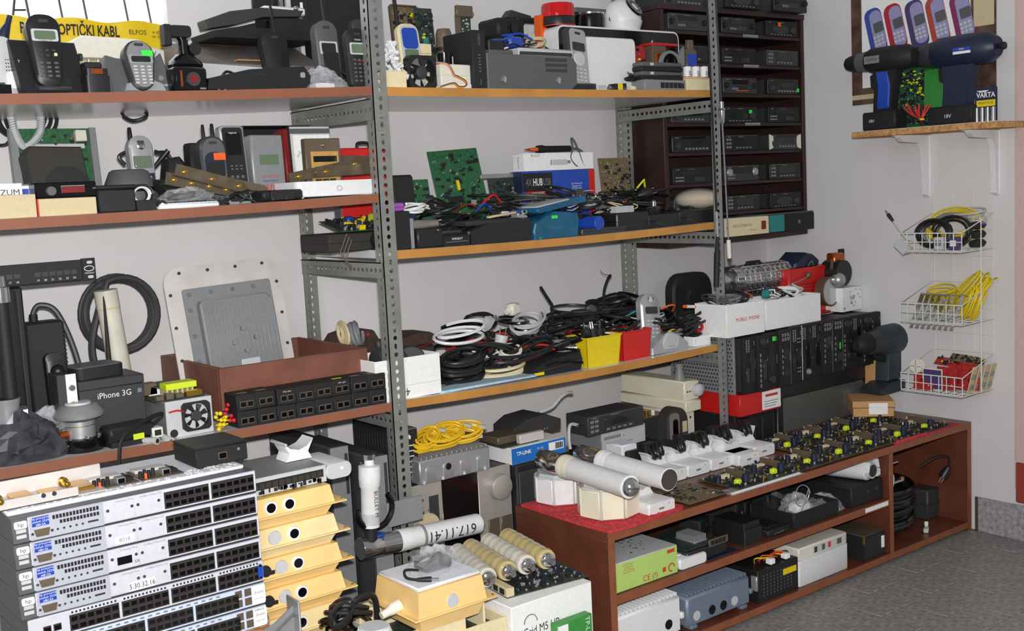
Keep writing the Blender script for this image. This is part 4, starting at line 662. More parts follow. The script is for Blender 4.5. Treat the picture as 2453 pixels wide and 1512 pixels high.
rfstrip('long metal strip board with brass sockets on the white device',695,438,870,398,2.40,.04,.022,4,4); rfstrip('pointed metal strip board jutting past the steel post',760,424,925,412,2.38,.04,.024,2,5); rfstrip('metal strip board lying behind the pointed one',745,398,905,398,2.46,.04,.026,1,6)
f = fit(713,903,430,2.345,'A2',450); t = T('set_top_device','flat white rounded device with small round logo at the shelf edge','device',(f.x,2.35,f.z)); t.p('body',PR(rr(f.w,.17,.014,4,0,.085),.003,f.h*.95,'z',ins=.002),'white'); t.p('logo',TU([(f.w*.03+.006*cos(a),-.0006,f.h*.5+.006*sin(a)) for a in [k*.35 for k in range(19)]],.0006,4),'greyink')
for x in (-.42,.42): t.p('foot',CL((f.w*x,.015,0),(f.w*x,.015,.004),.008),'lgrey')
f = fit(620,718,452,2.36,'A2',470); t = T('power_tool_grip','black ribbed handset holder lying before the white device','holder',(f.x,2.34,f.z)); t.p('body',B(-f.w*.5,f.w*.5,.0,.06,.003,f.h*.9,.005),'black'); t.p('clip',PR(rr(.06,f.h*.8,.006,3,-f.w*.05,f.h*.5),-.01,0,ins=.002),'matblack')
for x in (-.28,.05): t.p('knob',CL((f.w*x,-.004,.003),(f.w*x,-.004,.010),.007),'matblack')
t = pcb('power_board','small board with yellow coil and red part behind the black holder',.10,.05,(W(655,448,Y=2.44).x,2.46,zs('A2',1.13)+.004),44,0,-1.2,board='pcbdark',dens=1.5,cols='yellow',tall=.016)
f = fit(375,520,478,2.345,'A2',490); t = T('bubble_wrap','white bubble wrap folded at the edge of the middle shelf','wrap',(f.x,2.33,f.z)); t.p('sheet',B(-f.w/2,f.w/2,0,.1,0,.010,.004),'foamwhite'); g = G()
for i in range(14):
    for j in range(7): g.sph((-f.w*.46+f.w*.92*i/13,.008+.013*j,.010),.0042,6,3,.6)
t.p('bubbles',g,'foamwhite',kind=ST)
f = fit(395,525,452,2.36,'A2',470); bag('plastic_bag','clear plastic bag of parts lying on the bubble wrap',(f.x,2.345,f.z+.012),f.w,.09,f.h*.75,8,inner=[(B(-.03,.0,.02,.05,.004,.016),'charcoal')])
f = fit(385,470,420,2.44,'A2',440); t = T('flat_adapter','flat black labelled adapter slanting behind the metal strips','adapter',(f.x,2.42,f.z+.02),.1,.35); t.p('body',B(-f.w*.5,f.w*.5,0,.07,0,.024,.004),'matblack'); t.p('label',B(-f.w*.4,f.w*.4,.006,.062,.024,.0245,0),'charcoal')
t = T('jack_plug','small black socket with white centre near the bubble wrap','plug',(W(385,490,Y=2.345).x,2.335,zs('A2',.9)+.010)); t.p('collar',LF([((0,0,0),.010),((0,.02,0),.009)],14),'black'); t.p('centre',CL((0,-.001,0),(0,.004,0),.004),'white')
for i in range(7):
    q = random.Random(90+i); x = 1.0+.06*i; y = 2.36+.05*q.random(); z = zs('A2',x); P = spline([(x-.03,y,z+.004),(x,y-.01,z+.014+.02*q.random()),(x+.03,y+.02,z+.02),(x+.06,y,z+.004)]); cable('thin dark jumper lead among the metal strips',P,.0022,['black','black','charcoal'][i % 3],grp='jumper leads among the metal strips')
# ================================================================ middle orange shelf
def zB2(x): return zs('B2',x)
f = fit(834,964,351,2.50,'B2',400); t = T('red_case','tall red case with black handle behind the steel post','case',(f.x,2.55,f.z)); t.p('body',B(-f.w/2,f.w/2,0,.03,0,f.h,.004),'red'); t.p('handle',TU(spline([(-f.w*.1,.01,f.h),(-f.w*.08,.01,f.h+.012),(f.w*.1,.01,f.h+.012),(f.w*.12,.01,f.h)]),.004),'black'); t.p('edge',B(-f.w/2-.002,-f.w/2+.002,-.002,.032,0,f.h,.001),'dgrey')
# seen under the red-brown shelf: boards and cameras at the back end
t = pcb('circuit_board','flat board crowded with bright coloured coils next to the rear post',.16,.12,(W(815,520,Y=2.56).x+.02,2.45,zB2(1.47)+.05),51,0,-1.35,board='pcbgreen',dens=2.2,cols='yellow',tall=.02); t.p('blue_coil',B(-.03,-.01,-.02,0,.06,.08,.003),'blue'); t.p('yellow_transformer',B(.04,.07,-.024,0,.05,.08,.003),'lime')
t = T('black_recorder','flat black box under the coloured coil board','box',(W(800,550,Y=2.5).x+.03,2.44,zB2(1.47))); t.p('body',B(-.08,.08,0,.15,0,.045,.004),'dustblack'); t.p('seam',B(-.0805,.0805,-.0005,.1,.022,.024,0),'matblack')
for i,(u,lb) in enumerate(((800,'dark webcam with mesh cable beside the rear post'),(865,'dark round webcam with open lens beside the front post'))):
    x = W(u,555,Y=2.40).x; x = max(x,1.475+.06*i) ; t = T('webcam',lb,'camera',(x,2.385,zB2(x))); t.p('barrel',LF([((0,.05,.024),.022),((0,0,.024),.024),((0,-.004,.024),.02)],18),'matblack'); t.p('lens',LF([((0,-.004,.024),.014),((0,-.006,.024),.012)],16),'lens'); t.p('foot',B(-.02,.02,0,.05,0,.006),'matblack')
P = [W(u,v,Y=2.36) for u,v in ((800,560),(790,590),(786,605),(800,628),(796,618))]
for i in range(3): cable('frayed thin wires dangling by the side rail',spline([p+Vector((.012*i,.01*i-.06,-.008*i)) for p in P]),.0012,'brownmetal',grp='frayed wires at the side rail')
# back row
f = fit(945,998,418,2.43,'B2',450); t = T('pocket_organiser','black flip pocket organiser standing upright beside the steel post','organiser',f.loc,0,-.06); t.p('body',B(-f.w*.5,f.w*.5,0,.025,0,f.h,.006),'matblack'); t.p('screen',B(-f.w*.42,f.w*.4,-.001,0,f.h*.12,f.h*.46,0),'navy'); t.p('screen_line',B(-f.w*.44,f.w*.42,-.0014,0,f.h*.46,f.h*.48,0),'blue')
f = fit(992,1050,427,2.50,'B2',460); pcb('circuit_board','small green board leaning behind the pocket organiser',f.w,f.h,(f.x,2.52,f.z),52,0,-.15,board='pcbgreen',dens=1.4,cols='brownmetal')
f = fit(1042,1170,351,2.60,'B2',420); t = pcb('circuit_board','large bright green circuit board leaning against the wall',f.w*.93,f.h,(f.x+.012,2.585,f.z),53,0,-.22,board='pcbgreen',dens=.6,cols='grey'); t.o.rotation_euler[1] = -.05; t.p('yellow_coil',B(-.012,-.004,-.008,0,f.h*.55,f.h*.66),'yellow'); t.p('long_chip',B(-.05,.0,-.005,0,f.h*.43,f.h*.49),'matblack')
f = fit(1165,1246,416,2.60,'B2',440); t = pcb('circuit_board','dark notched board with a metal bracket beside the blue box',f.w*.8,f.h*.95,(f.x+.01,2.59,f.z),54,0,-.2,board='pcbdark',dens=1.2,cols='grey'); t.p('bracket',B(-f.w*.6,f.w*.62,-.004,.0,f.h*.95,f.h*1.02),'steel')
f = fit(1252,1424,408,2.58,'B2',440); t = T('retail_box','dark blue retail box lettered 4XHUB USB','box',f.loc); w,h = f.w,f.h; t.p('body',B(-w/2,w/2,0,.06,0,h,.001),'blue'); t.p('black_panel',B(-w*.5,-w*.1,-.0006,0,h*.68,h*.97,0),'ink'); t.p('red_line',B(-w*.46,-w*.06,-.0008,0,h*.62,h*.68,0),'red'); text(t.o,'4X',.030,(-w*.42,-.0012,h*.82),'greyink',sx=.6); text(t.o,'HUB',.030,(-w*.3,-.0012,h*.82),'whiteink',sx=.62,bold=.0005); text(t.o,'USB',.030,(-w*.175,-.0012,h*.82),'greyink',sx=.58); text(t.o,'4 PORT USB DEVICES',.008,(-w*.27,-.0014,h*.65),'whiteink',sx=.9); t.p('red_end',B(w*.42,w*.502,-.0009,.061,0,h,0),'red'); text(t.o,'For Windows 98\nSupports up to\n127 USB devices\nPlug and play',.007,(w*.24,-.0012,h*.72),'whiteink',sx=.9); t.p('side_panel',B(-w/2-.0008,-w/2,.002,.058,.002,h-.002,0),'navy'); text(t.o,'4XHUB',.026,(-w/2-.0012,.04,h*.5),'whiteink',(PI/2,PI/2,-PI/2),sx=.7); ht = f.z+h
f = fit(1256,1422,366,2.58,ht,390); t = T('retail_box','white retail box lettered BULLET with a drawn tube','box',(f.x,2.58,ht+.0006)); w,h = f.w,f.h; t.p('body',B(-w/2,w/2,0,.055,0,h,.001),'paper'); text(t.o,'BULLET',.011,(-w*.34,-.0008,h*.86),'greyink'); q = t.p('tube_print',PR(rr(.06,.016,.004,3,.0,h*.45),-.0006,0),'lgrey'); t.p('cap_print',B(.03,.042,-.0007,0,h*.36,h*.54,0).box(-.036,-.032,-.0007,0,h*.3,h*.6,0),'grey',q); text(t.o,'Bullet M',.01,(-w/2-.001,.028,h*.5),'greyink',(PI/2,PI/2,-PI/2)); t.o; bt = ht+.0006+h
t = T('soldering_iron','black soldering iron with orange tip resting on the white box','soldering iron',(W(1310,352,Y=2.60).x,2.61,bt+.0125),.02); t.p('handle',LF([((-.03,0,0),.011),((-.012,0,0),.0125),((.0,0,0),.0095),((.10,0,0),.009)],14),'matblack'); t.p('orange_sleeve',LF([((-.06,0,0),.004),((-.03,0,0),.006)],12),'orange'); t.p('tip',LF([((-.08,0,0),.001),((-.06,0,0),.003)],10),'copper'); P = spline([(.1,0,0),(.13,-.005,-.002),(.15,-.01,-.02),(.13,-.02,-.05),(.1,-.03,-.055),(.075,-.03,-.03),(.085,-.03,.0),(.09,-.02,.03),(.1,-.03,.01),(.13,-.03,-.06),(.16,-.03,-.1)]); t.p('cord',TU(P,.0028),'dgrey')
f = fit(1436,1506,377,2.62,'B2',410); pcb('circuit_board','plain brown circuit board leaning on the rear right post',f.w,f.h,(f.x,2.60,f.z),55,0,-.12,board='pcbbrown',dens=.7,cols='grey')
# front row
f = fit(946,984,506,2.345,'B2',550); t = T('black_box','narrow tall matt black box beside the steel post','box',f.loc); t.p('body',B(-f.w/2,f.w/2,0,.06,0,f.h,.002),'matblack'); t.p('end_plate',B(f.w/2,f.w/2+.012,.002,.055,0,f.h*.8,.002),'grey'); bz = f.z+f.h
t = T('purple_block','small purple plastic block on the narrow black box','block',(f.x+.004,2.36,bz+.0006)); t.p('body',B(-.016,.014,0,.025,0,.02,.002),'purple'); t.p('groove',B(-.0162,.0142,-.0003,.02,.009,.0105,0),'darkred')
P = coilpts((W(1003,505,Y=2.38).x,2.40,bz+.004),.026,3.5,.006,(1,0,.1),(0,1,.15),.25,9,.6); P = [Vector((p.x,p.y,max(p.z,zB2(p.x)+.07))) for p in P]; cable('knotted white cord lying over small grey boxes',P,.0034,'white')
f = fit(1000,1062,546,2.345,'B2',570); t = T('charger','black charger with dusty grey top in the front row','charger',f.loc); t.p('body',B(-f.w/2,f.w/2,0,.07,0,f.h,.004),'black'); t.p('front_panel',B(-f.w*.46,f.w*.46,-.002,0,.004,f.h*.78,.001),'matblack'); t.p('top_tray',B(-f.w*.6,f.w*.5,.01,.075,f.h,f.h+.02,.005),'dustgrey'); t.p('light',SP((f.w*.3,-.001,f.h*.86),.003),'chrome')
f = fit(1062,1128,558,2.345,'B2',575); t = T('charger','low black charging dock with silver lettering in the front row','charger',f.loc); wedge(t,'body',f.w,.08,f.h*.8,f.h*1.5,'matblack'); text(t.o,'EMINENT',.008,(0,-.001,f.h*.55),'whiteink'); t.p('print_line',B(-f.w*.4,f.w*.4,-.0006,0,f.h*.32,f.h*.36,0),'greyink'); t.p('slot',B(-f.w*.35,f.w*.35,.02,.04,f.h*.9,f.h*1.2,.002),'charcoal')
f = fit(1122,1278,522,2.345,'B2',555); t = T('cable_modem','wide dusty black modem with rounded corners in the front row','modem',f.loc); t.p('body',PR([(-f.w*.5,0),(f.w*.48,0),(f.w*.5,f.h*.55),(f.w*.46,f.h*.9),(-f.w*.2,f.h*.8),(-f.w*.5,f.h*.55)],0,.12,ins=.004),'black'); t.p('top_cover',B(-f.w*.45,f.w*.42,.02,.12,f.h*.74,f.h*.94,.004),'dustblack'); t.p('slot',B(f.w*.1,f.w*.42,-.001,.001,f.h*.42,f.h*.46,0),'matblack')
mat('bluetrans',(18,92,126),.12,0,.1,20,alpha=.86)
f = fit(1276,1392,505,2.345,'B2',540); t = T('blue_router','translucent blue plastic router with green tag, lower half','router',f.loc,.05); t.p('base_shell',PR([(-f.w*.48,0),(f.w*.46,0),(f.w*.5,f.h*.6),(f.w*.48,f.h*.88),(-f.w*.05,f.h*1.0),(-f.w*.45,f.h*.62),(-f.w*.5,f.h*.3)],0,.1,ins=.004),'bluetrans'); sticker(t,-.01,f.h*.78,-.001,'neon',.022,.008); t.p('rear_lug',B(-f.w*.4,-f.w*.34,-.003,.003,0,.006),'teal'); zt = f.z+f.h
f2 = fit(1268,1394,484,2.40,zt,495); t = T('blue_router','translucent blue plastic router lying tilted on the other one','router',(f2.x,2.37,zt+.001),.05,0,-.14); t.p('shell',PR(rr(f2.w,.016,.007,3,0,.014),0,.1,ins=.003),'bluetrans'); t.p('pale_plate',B(-f2.w*.45,f2.w*.2,.01,.09,.021,.025,.001),'lgrey')
x = W(1408,528,Y=2.39).x; t = T('blue_tube','short bright blue tube with dark open end','tube',(x,2.37,zB2(x)+.03),-.35); t.p('shell',LF([((-.03,.06,0),.02),((.012,-.02,0),.021)],20),'blue'); t.p('opening',LF([((.012,-.02,0),.017),((.0125,-.021,0),.017)],18),'charcoal'); t.p('rim',LF([((.012,-.02,0),.021),((.013,-.022,0),.0195)],20),'blue')
f = fit(1394,1502,545,2.345,'B2',550); t = T('flat_case','flat dusty slate grey case under the blue tube','case',f.loc); t.p('body',PR(rr(f.w,f.h,.004,2,0,f.h/2),0,.11,ins=.003),'charcoal'); t.p('lid_line',B(-f.w*.48,f.w*.48,-.0006,0,f.h*.55,f.h*.6,0),'matblack')
for i,(u0,u1,v0,lb) in enumerate(((1478,1556,508,'black slotted box with white stubs on top in the front row'),(1553,1630,512,'black rounded adapter brick in the front row'),(1627,1712,503,'black adapter brick beside the front right post'))):
    f = fit(u0,u1,v0,2.35,'B2',530); t = T('adapter_brick',lb,'adapter',f.loc); t.p('body',PR(rr(f.w,f.h,.007,3,0,f.h/2),0,.1,ins=.003),'black'); t.p('seam',B(-f.w*.5,f.w*.5,-.0004,.1,f.h*.5,f.h*.53,0),'matblack'); t.p('cord',TU(spline([(-f.w*.3,-.0,f.h*.5),(-f.w*.4,-.02,f.h*.4),(-f.w*.2,-.025,.005)]),.0022),'charcoal') if i else None
    if i == 0:
        g = G()
        for k in range(9): g.box(-f.w*.35+k*.008,-f.w*.35+k*.008+.004,.02,.06,f.h,f.h+.012+.003*(k % 3),0)
        t.p('stubs',g,'lgrey',kind=ST)
f = fit(1640,1712,465,2.44,'B2',480); t = T('wrapped_mouse','beige rounded computer mouse in clear film beside the right post','mouse',(f.x,2.43,f.z+.055)); t.p('shell',SP((0,.02,.012),f.w*.5,18,10,.42),'beige'); t.p('film',SP((.0,.02,.014),f.w*.54,14,8,.45),'clearbag'); t.p('base',B(-f.w*.4,f.w*.4,0,.05,-.054,.004,.004),'matblack')
x = W(1565,480,Y=2.42).x; t = T('buzzer','dark round cup with silver cap in the cable heap','buzzer',(x,2.42,zB2(x)+.035)); t.p('cup',LF([((0,0,0),.014),((0,0,.012),.022),((0,0,.024),.024),((0,0,.026),.02)],20),'charcoal'); t.p('cap',LF([((0,0,.026),.009),((0,0,.04),.008),((0,0,.043),.005)],14),'chrome'); t.p('support',CL((0,0,-.034),(0,0,.0),.018),'matblack')
x = W(1290,505,Y=2.44).x; t = T('ribbon_cable','grey flat ribbon connector strip lying on the wide modem','cable',(W(1195,525,Y=2.40).x,2.38,zB2(1.8)+.068),.1,0,-.08); t.p('strip',B(-.05,.05,0,.012,0,.006,.001),'beige'); g = G()
for k in range(22): g.cyl((-.048+k*.0045,.003,.006),(-.048+k*.0045,.003,.0066),.0011,n=6)
t.p('pin_holes',g,'charcoal',kind=ST); t.p('end_block',B(.052,.07,0,.014,0,.007),'blue')
x = W(1240,490,Y=2.44).x; t = T('battery_pair','white and blue battery cell lying in the cable heap','battery',(x-.03,2.44,zB2(x)+.072),.1); t.p('cell',CL((-.025,0,0),(.025,0,0),.007,n=14),'paper'); t.p('blue_band',CL((-.006,0,0),(.012,0,0),.0072,n=14),'blue'); t.p('cap',CL((.025,0,0),(.027,0,0),.003),'chrome')
x = W(1242,498,Y=2.42).x; t = T('silver_module','small silver boxed module with coloured studs in the heap','module',(x,2.40,zB2(x)+.058)); t.p('body',B(-.02,.016,0,.03,0,.022,.002),'silver'); t.p('stud',SP((-.01,-.001,.013),.003),'darkred'); t.p('stud',SP((.004,-.001,.012),.004),'chrome')
# the heap itself
def zt2(x,y): return zB2(x)+.055+.065*min(1,(y-2.37)/.15)
tangle('thin black lead tangled in the heap on the middle orange shelf',60,(1.56,2.56,2.40,2.56,zB2,zt2),0,.0032,['black','matblack','glossblack','charcoal'],'black leads in the middle heap',5,k=.3)
tangle('grey wire curl in the heap on the middle orange shelf',6,(1.95,2.35,2.45,2.56,zB2,lambda x,y: zt2(x,y)+.012),0,.0022,['lgrey','grey'],'grey wire curls in the middle heap',6)
tangle('cream wire curl in the heap on the middle orange shelf',4,(2.0,2.40,2.46,2.56,zB2,lambda x,y: zt2(x,y)+.02),0,.0024,['offwhite','cream'],'cream wire curls in the middle heap',9)
for lb,m,u,v,L in (('red wire arching over the heap on the middle orange shelf','red',1180,478,.06),('brown flat ribbon wire across the heap','copper',1120,500,.09),('blue lead lying in the heap on the middle orange shelf','blue',1160,498,.05),('yellow-green earth wire loop at the rear right post','lime',1540,440,.03)):
    c = W(u,v,Y=2.45); z0 = max(c.z,zB2(c.x)+.01); cable(lb,spline([(c.x-L*.5,2.46,z0-.012),(c.x-L*.2,2.44,z0+.01),(c.x+L*.2,2.45,z0+.008),(c.x+L*.6,2.46,z0-.01)]),.003,m)
q = random.Random(77)
for i in range(26):
    x = q.uniform(1.6,2.55); y = q.uniform(2.38,2.56); z = zt2(x,y)-.018; k = i % 5; lab = ['black plug lying in the heap on the middle orange shelf','small grey metal part in the middle heap','small black switch block in the middle heap','copper wound coil in the middle heap','small white plastic socket in the middle heap'][k]
    t = T(['plug','metal_part','switch_block','copper_coil','socket'][k],lab,['plug','part','switch','coil','socket'][k],(x,y,z),q.uniform(0,6),q.uniform(-.4,.4),q.uniform(-.4,.4),group=['black plugs','grey metal parts','black switch blocks','copper coils','white sockets'][k]+' in the middle heap')
    if k == 0: t.p('shell',LF([((-.015,0,0),.005),((0,0,0),.009),((.015,0,0),.009)],10),'black'); t.p('pin',CL((.015,0,0),(.028,0,0),.003),'chrome')
    elif k == 1: t.p('bracket',B(-.014,.014,-.008,.008,0,.003).box(-.014,-.011,-.008,.008,.003,.014),'steel'); t.p('screw',CL((.006,0,.003),(.006,0,.007),.003),'brass')
    elif k == 2: t.p('body',B(-.012,.012,-.008,.008,-.008,.008,.002),'matblack'); t.p('lever',B(-.004,.004,-.004,.004,.008,.013),'charcoal')
    elif k == 3: t.p('core',CL((-.009,0,0),(.009,0,0),.005),'matblack'); t.p('winding',TU([(-.007+.0011*a/PI,.0072*cos(a),.0072*sin(a)) for a in [j*.5 for j in range(82)]],.001,4),'copper')
    else: t.p('body',B(-.011,.011,-.009,.009,-.006,.006,.002),'offwhite'); t.p('cavity',B(-.007,.007,-.0095,-.008,-.003,.003,0),'charcoal')
# ---------------------------------------------------------------- whip antennas on the right front post
a = W(1713,-30,Y=YR-.02); b = W(1745,575,Y=YR-.02); t = T('whip_antenna','chrome telescopic whip antenna hanging along the right front post','antenna',b); d = a-b; k = lambda s: tuple(d*s)
t.p('mast',LF([(k(0),.0022),(k(.5),.0026)],8),'chrome'); t.p('upper_mast',LF([(k(.5),.003),(k(1),.003)],8),'charcoal'); t.p('mount',LF([(k(.47),.006),(k(.5),.010),(k(.52),.010),(k(.525),.013),(k(.53),.008),(k(.555),.008)],16),'chrome'); t.p('tip',LF([(k(-.075),.006),(k(-.06),.007),(k(.0),.0065)],12),'offwhite'); t.p('tip_end',LF([(k(-.09),.005),(k(-.075),.006)],12),'charcoal')
a = W(1692,-30,Y=YR-.012); b = W(1719,565,Y=YR-.012); t = T('whip_antenna','black handled whip antenna leaning against the right front post','antenna',b); d = a-b
t.p('rod',LF([(k(0),.0035),(k(1),.003)],8),'matblack'); t.p('bright_rod',CL(k(-.0),k(.1),.0038,n=8),'silver'); t.p('chrome_ball',SP((0,0,0),.006),'chrome'); e = W(1716,688,Y=YR-.012)-b; t.p('handle',LF([((0,0,0),.005),(e*.3,.007),(e*.35,.0095),(e,.0085)],12),'matblack')
# ================================================================ car radios in the wall cabinet
def radio(name,label,loc,seed,w=.178,h=.053,d=.14,rz=0,ry=0,rx=0,grp=None,style=None):
    """face at local y=0, centred on x, z 0..h"""
    r = random.Random(seed); t = T(name,label,'car radio',loc,rz,rx,ry,group=grp); st = style if style is not None else r.randrange(5)
    t.p('chassis',B(-w*.47,w*.47,.012,d,.001,h*.97,.001),'charcoal'); t.p('face',PR(rr(w,h,.004,2,0,h/2),-.004,.012,ins=.0015),['black','matblack','charcoal'][seed % 3]); y = -.0045
    def bar(nm,x0,x1,z0,z1,m,dy=.001): return t.p(nm,B(w*x0,w*x1,y-dy,y+.001,h*z0,h*z1,.0004),m)
    g = G(); kx = r.randint(5,7)
    if st == 0:
        for x in (-.42,.42): t.p('knob',LF([((w*x,y+.001,h*.5),.010),((w*x,y-.008,h*.5),.0085)],16),'matblack')
        bar('cassette_slot',-.24,.24,.58,.86,'glossblack'); bar('display',-.05,.22,.2,.46,'darkscreen')
        for i in range(4): g.box(w*(-.26+.05*i),w*(-.225+.05*i),y-.001,y,h*.22,h*.36,0)
    elif st == 1:
        t.p('knob',LF([((-w*.38,y+.001,h*.4),.012),((-w*.38,y-.007,h*.4),.010)],16),'charcoal'); bar('display',-.06,.28,.42,.74,'darkscreen'); bar('cassette_slot',-.26,.36,.82,.93,'glossblack')
        for i in range(kx): g.box(w*(-.18+.09*i),w*(-.12+.09*i),y-.001,y,h*.14,h*.26,0)
    elif st == 2:
        bar('cassette_slot',-.28,.3,.5,.88,'glossblack'); bar('display',.04,.3,.12,.4,'darkscreen')
        for i in range(5):
            for j in range(2): g.box(w*(-.45+.045*i),w*(-.415+.045*i),y-.001,y,h*(.14+.2*j),h*(.24+.2*j),0)
    elif st == 3:
        n = 22; t.p('oval_display',PR([(w*.26*cos(2*PI*i/n)-w*.06,h*.45+h*.28*sin(2*PI*i/n)) for i in range(n)],y-.001,y+.001),'darkscreen'); t.p('knob',LF([((w*.33,y+.001,h*.42),.013),((w*.33,y-.006,h*.42),.011)],16),'charcoal')
        for i in range(7): g.box(w*(-.36+.1*i),w*(-.31+.1*i),y-.001,y,h*.08,h*.14,0)
    else:
        bar('display',-.2,.3,.36,.84,'darkscreen'); bar('trim_strip',-.48,.48,.93,.97,'dgrey')
        for j in range(3):
            for i in range(2): g.box(w*(-.46+.08*i),w*(-.40+.08*i),y-.001,y,h*(.16+.24*j),h*(.3+.24*j),0)
        for i in range(5): g.box(w*(-.18+.1*i),w*(-.12+.1*i),y-.001,y,h*.14,h*.24,0)
    t.p('buttons',g,'greyink',kind=ST); b = G(); b.box(-w*.42,-w*.34,y-.0006,y,h*.86,h*.9,0); b.box(-w*.1,w*.06,y-.0006,y,h*.87,h*.9,0); t.p('print',b,'grey',kind=ST)
    return t
COLX = [W(1657,300,Y=CYF).x,W(1777,300,Y=CYF).x,W(1880,300,Y=CYF).x]
cols = ['left','middle','right']; rows = ['top','second','third','fourth','fifth','sixth','seventh']
extra = {(0,2): 'with an orange sticker',(2,2): 'with a low green sticker',(3,1): 'with a green sticker and oval display',(2,1): 'with a glowing orange line',(4,2): 'with white rounded side trims',(5,1): 'with two silver round dials'}
for r_ in range(7):
    for c_ in range(3):
        e = extra.get((r_,c_)); lb = 'car radio ' + (e+', ' if e else 'in the ') + '%s row, %s column of wall cabinet' % (rows[r_],cols[c_])
        t = radio('car_radio',lb,(COLX[c_],CYF+.006,ROWZ[r_]+.0006),200+r_*7+c_,w=.172 if c_ else .185,style=3 if (r_,c_) == (3,1) else None); w,h = .172,.053
        if (r_,c_) == (0,2): sticker(t,-.02,.04,-.008,'orange',.016,.014)
        if (r_,c_) == (2,2): sticker(t,.075,.014,-.008,'neon',.014,.012)
        if (r_,c_) == (3,1): sticker(t,.045,.036,-.008,'neon',.017,.012)
        if (r_,c_) == (2,1): t.p('lit_strip',B(-.02,.04,-.0062,-.004,.008,.0105,0),'orange')
        if (r_,c_) == (4,2):
            for s in (-1,1): t.p('side_trim',PR([(s*.086,.0),(s*.07,.006),(s*.066,.026),(s*.07,.047),(s*.086,.053)],-.009,-.004),'offwhite')
        if (r_,c_) == (5,1):
            for s in (-1,1): t.p('silver_dial',LF([((s*.066,-.004,.03),.014),((s*.066,-.009,.03),.011)],18),'alu')
for r_,c_ in ((0,1),(1,1),(3,1)): t = T('paper_strip','pale label strip on the cabinet shelf edge under the %s row radio' % rows[r_],'label',(COLX[c_]+.06,CYF+.003,ROWZ[r_]-.010)); t.p('strip',B(-.04,.04,-.001,0,0,.009,0),'greyink'); t.p('edge',B(-.04,.04,-.0014,-.001,.0075,.009,0),'lgrey')
radio('car_radio','black car radio on the cabinet roof behind the right front post',(COLX[1],CYF-.02,CZ1+.0186),301,.18,.055); t = radio('car_radio','black car radio on the cabinet roof touching the side wall',(COLX[2]+.004,CYF-.03,CZ1+.0186),303,.18,.06); t = radio('car_radio','dark car radio on the cabinet roof over the dome camera',(COLX[0]-.0,CYF+.02,CZ1+.0186),305,.18,.05)
zb = CZ0+.0186; u0,u1 = W(1737,540,Y=CYF-.03).x,W(1842,540,Y=CYF-.03).x; w = u1-u0; h = W(1790,520,Y=CYF-.03).z-zb
t = T('video_distributor','cream fronted video distributor box on the cabinet floor','device',((u0+u1)/2,CYF-.03,zb)); t.p('body',B(-w*.49,w*.49,.003,.15,0,h,.002),'lgrey'); t.p('front',B(-w/2,w/2,0,.003,0,h*.97,.001),'cream'); text(t.o,'VIDEO DISTRIBUTOR',.0125,(-w*.12,-.0008,h*.55),'greyink',sx=.85); text(t.o,'professional',.008,(w*.12,-.0008,h*.28),'greyink'); t.p('switch',B(w*.32,w*.42,-.003,0,h*.25,h*.72,.001),'darkred'); t.p('screw',CL((-w*.46,-.002,h*.5),(-w*.46,0,h*.5),.003),'matblack')
u0,u1 = W(1843,530,Y=CYF-.03).x,XR-.004; w = u1-u0; t = T('video_recorder','black device with blue sticker and round logo on the cabinet floor','device',((u0+u1)/2,CYF-.03,zb)); h = W(1890,512,Y=CYF-.03).z-zb; t.p('body',B(-w/2,w/2,0,.15,0,h,.003),'matblack'); t.p('top_plate',B(-w/2,w/2,.004,.15,h,h+.004,.001),'dgrey'); t.p('blue_sticker',B(-w*.5,-w*.18,-.0008,0,.002,h*.98,0),'teal'); t.p('logo',TU([(w*.15+.005*cos(a),-.0006,h*.5+.005*sin(a)) for a in [k*.4 for k in range(17)]],.0008,4),'lgrey')
radio('car_radio','dark car radio lying in the lowest left bay of the wall cabinet',(COLX[0],CYF-.004,zb),317,.185,.05)
# ================================================================ on the side wall
TX = lambda u,v,X: W(u,v,X=X)
def side(u0,u1,v0,v1,X):                      # rectangle on a plane parallel to the side wall
    a,b = W(u0,(v0+v1)/2,X=X),W(u1,(v0+v1)/2,X=X); z1 = W((u0+u1)/2,v0,X=X).z; z0 = W((u0+u1)/2,v1,X=X).z; return (a.y+b.y)/2,a.y-b.y,z0,z1-z0
yc,w,z0,h = side(2040,2386,-60,236,XR-.004)
t = T('poster','poster of five tilted mobile phones in a brown collage border','poster',(XR-.004,yc,z0),-PI/2); t.p('backing',B(-w/2,w/2,0,.003,0,h,0),'brownmetal'); t.p('white_field',B(-w*.42,w*.34,-.001,0,h*.14,h*.98,0),'paper')
mat('printbrown',(86,62,52),.5,0,.3,25); t.p('collage_strip',B(-w*.5,-w*.43,-.001,0,0,h,0),'printbrown'); t.p('collage_strip',B(w*.35,w*.5,-.001,0,0,h,0),'printbrown'); t.p('pale_print',B(w*.36,w*.49,-.0014,0,h*.52,h*.74,0),'beige'); t.p('pale_print',B(-w*.5,-w*.05,-.0014,0,h*.045,h*.085,0),'beige')
mat('printlilac',(150,148,190),.4); mat('printblue',(58,78,160),.4); mat('printviolet',(74,60,110),.4); mat('printmagenta',(130,40,90),.4); mat('printred',(178,38,52),.4); mat('printamber',(170,70,60),.4)
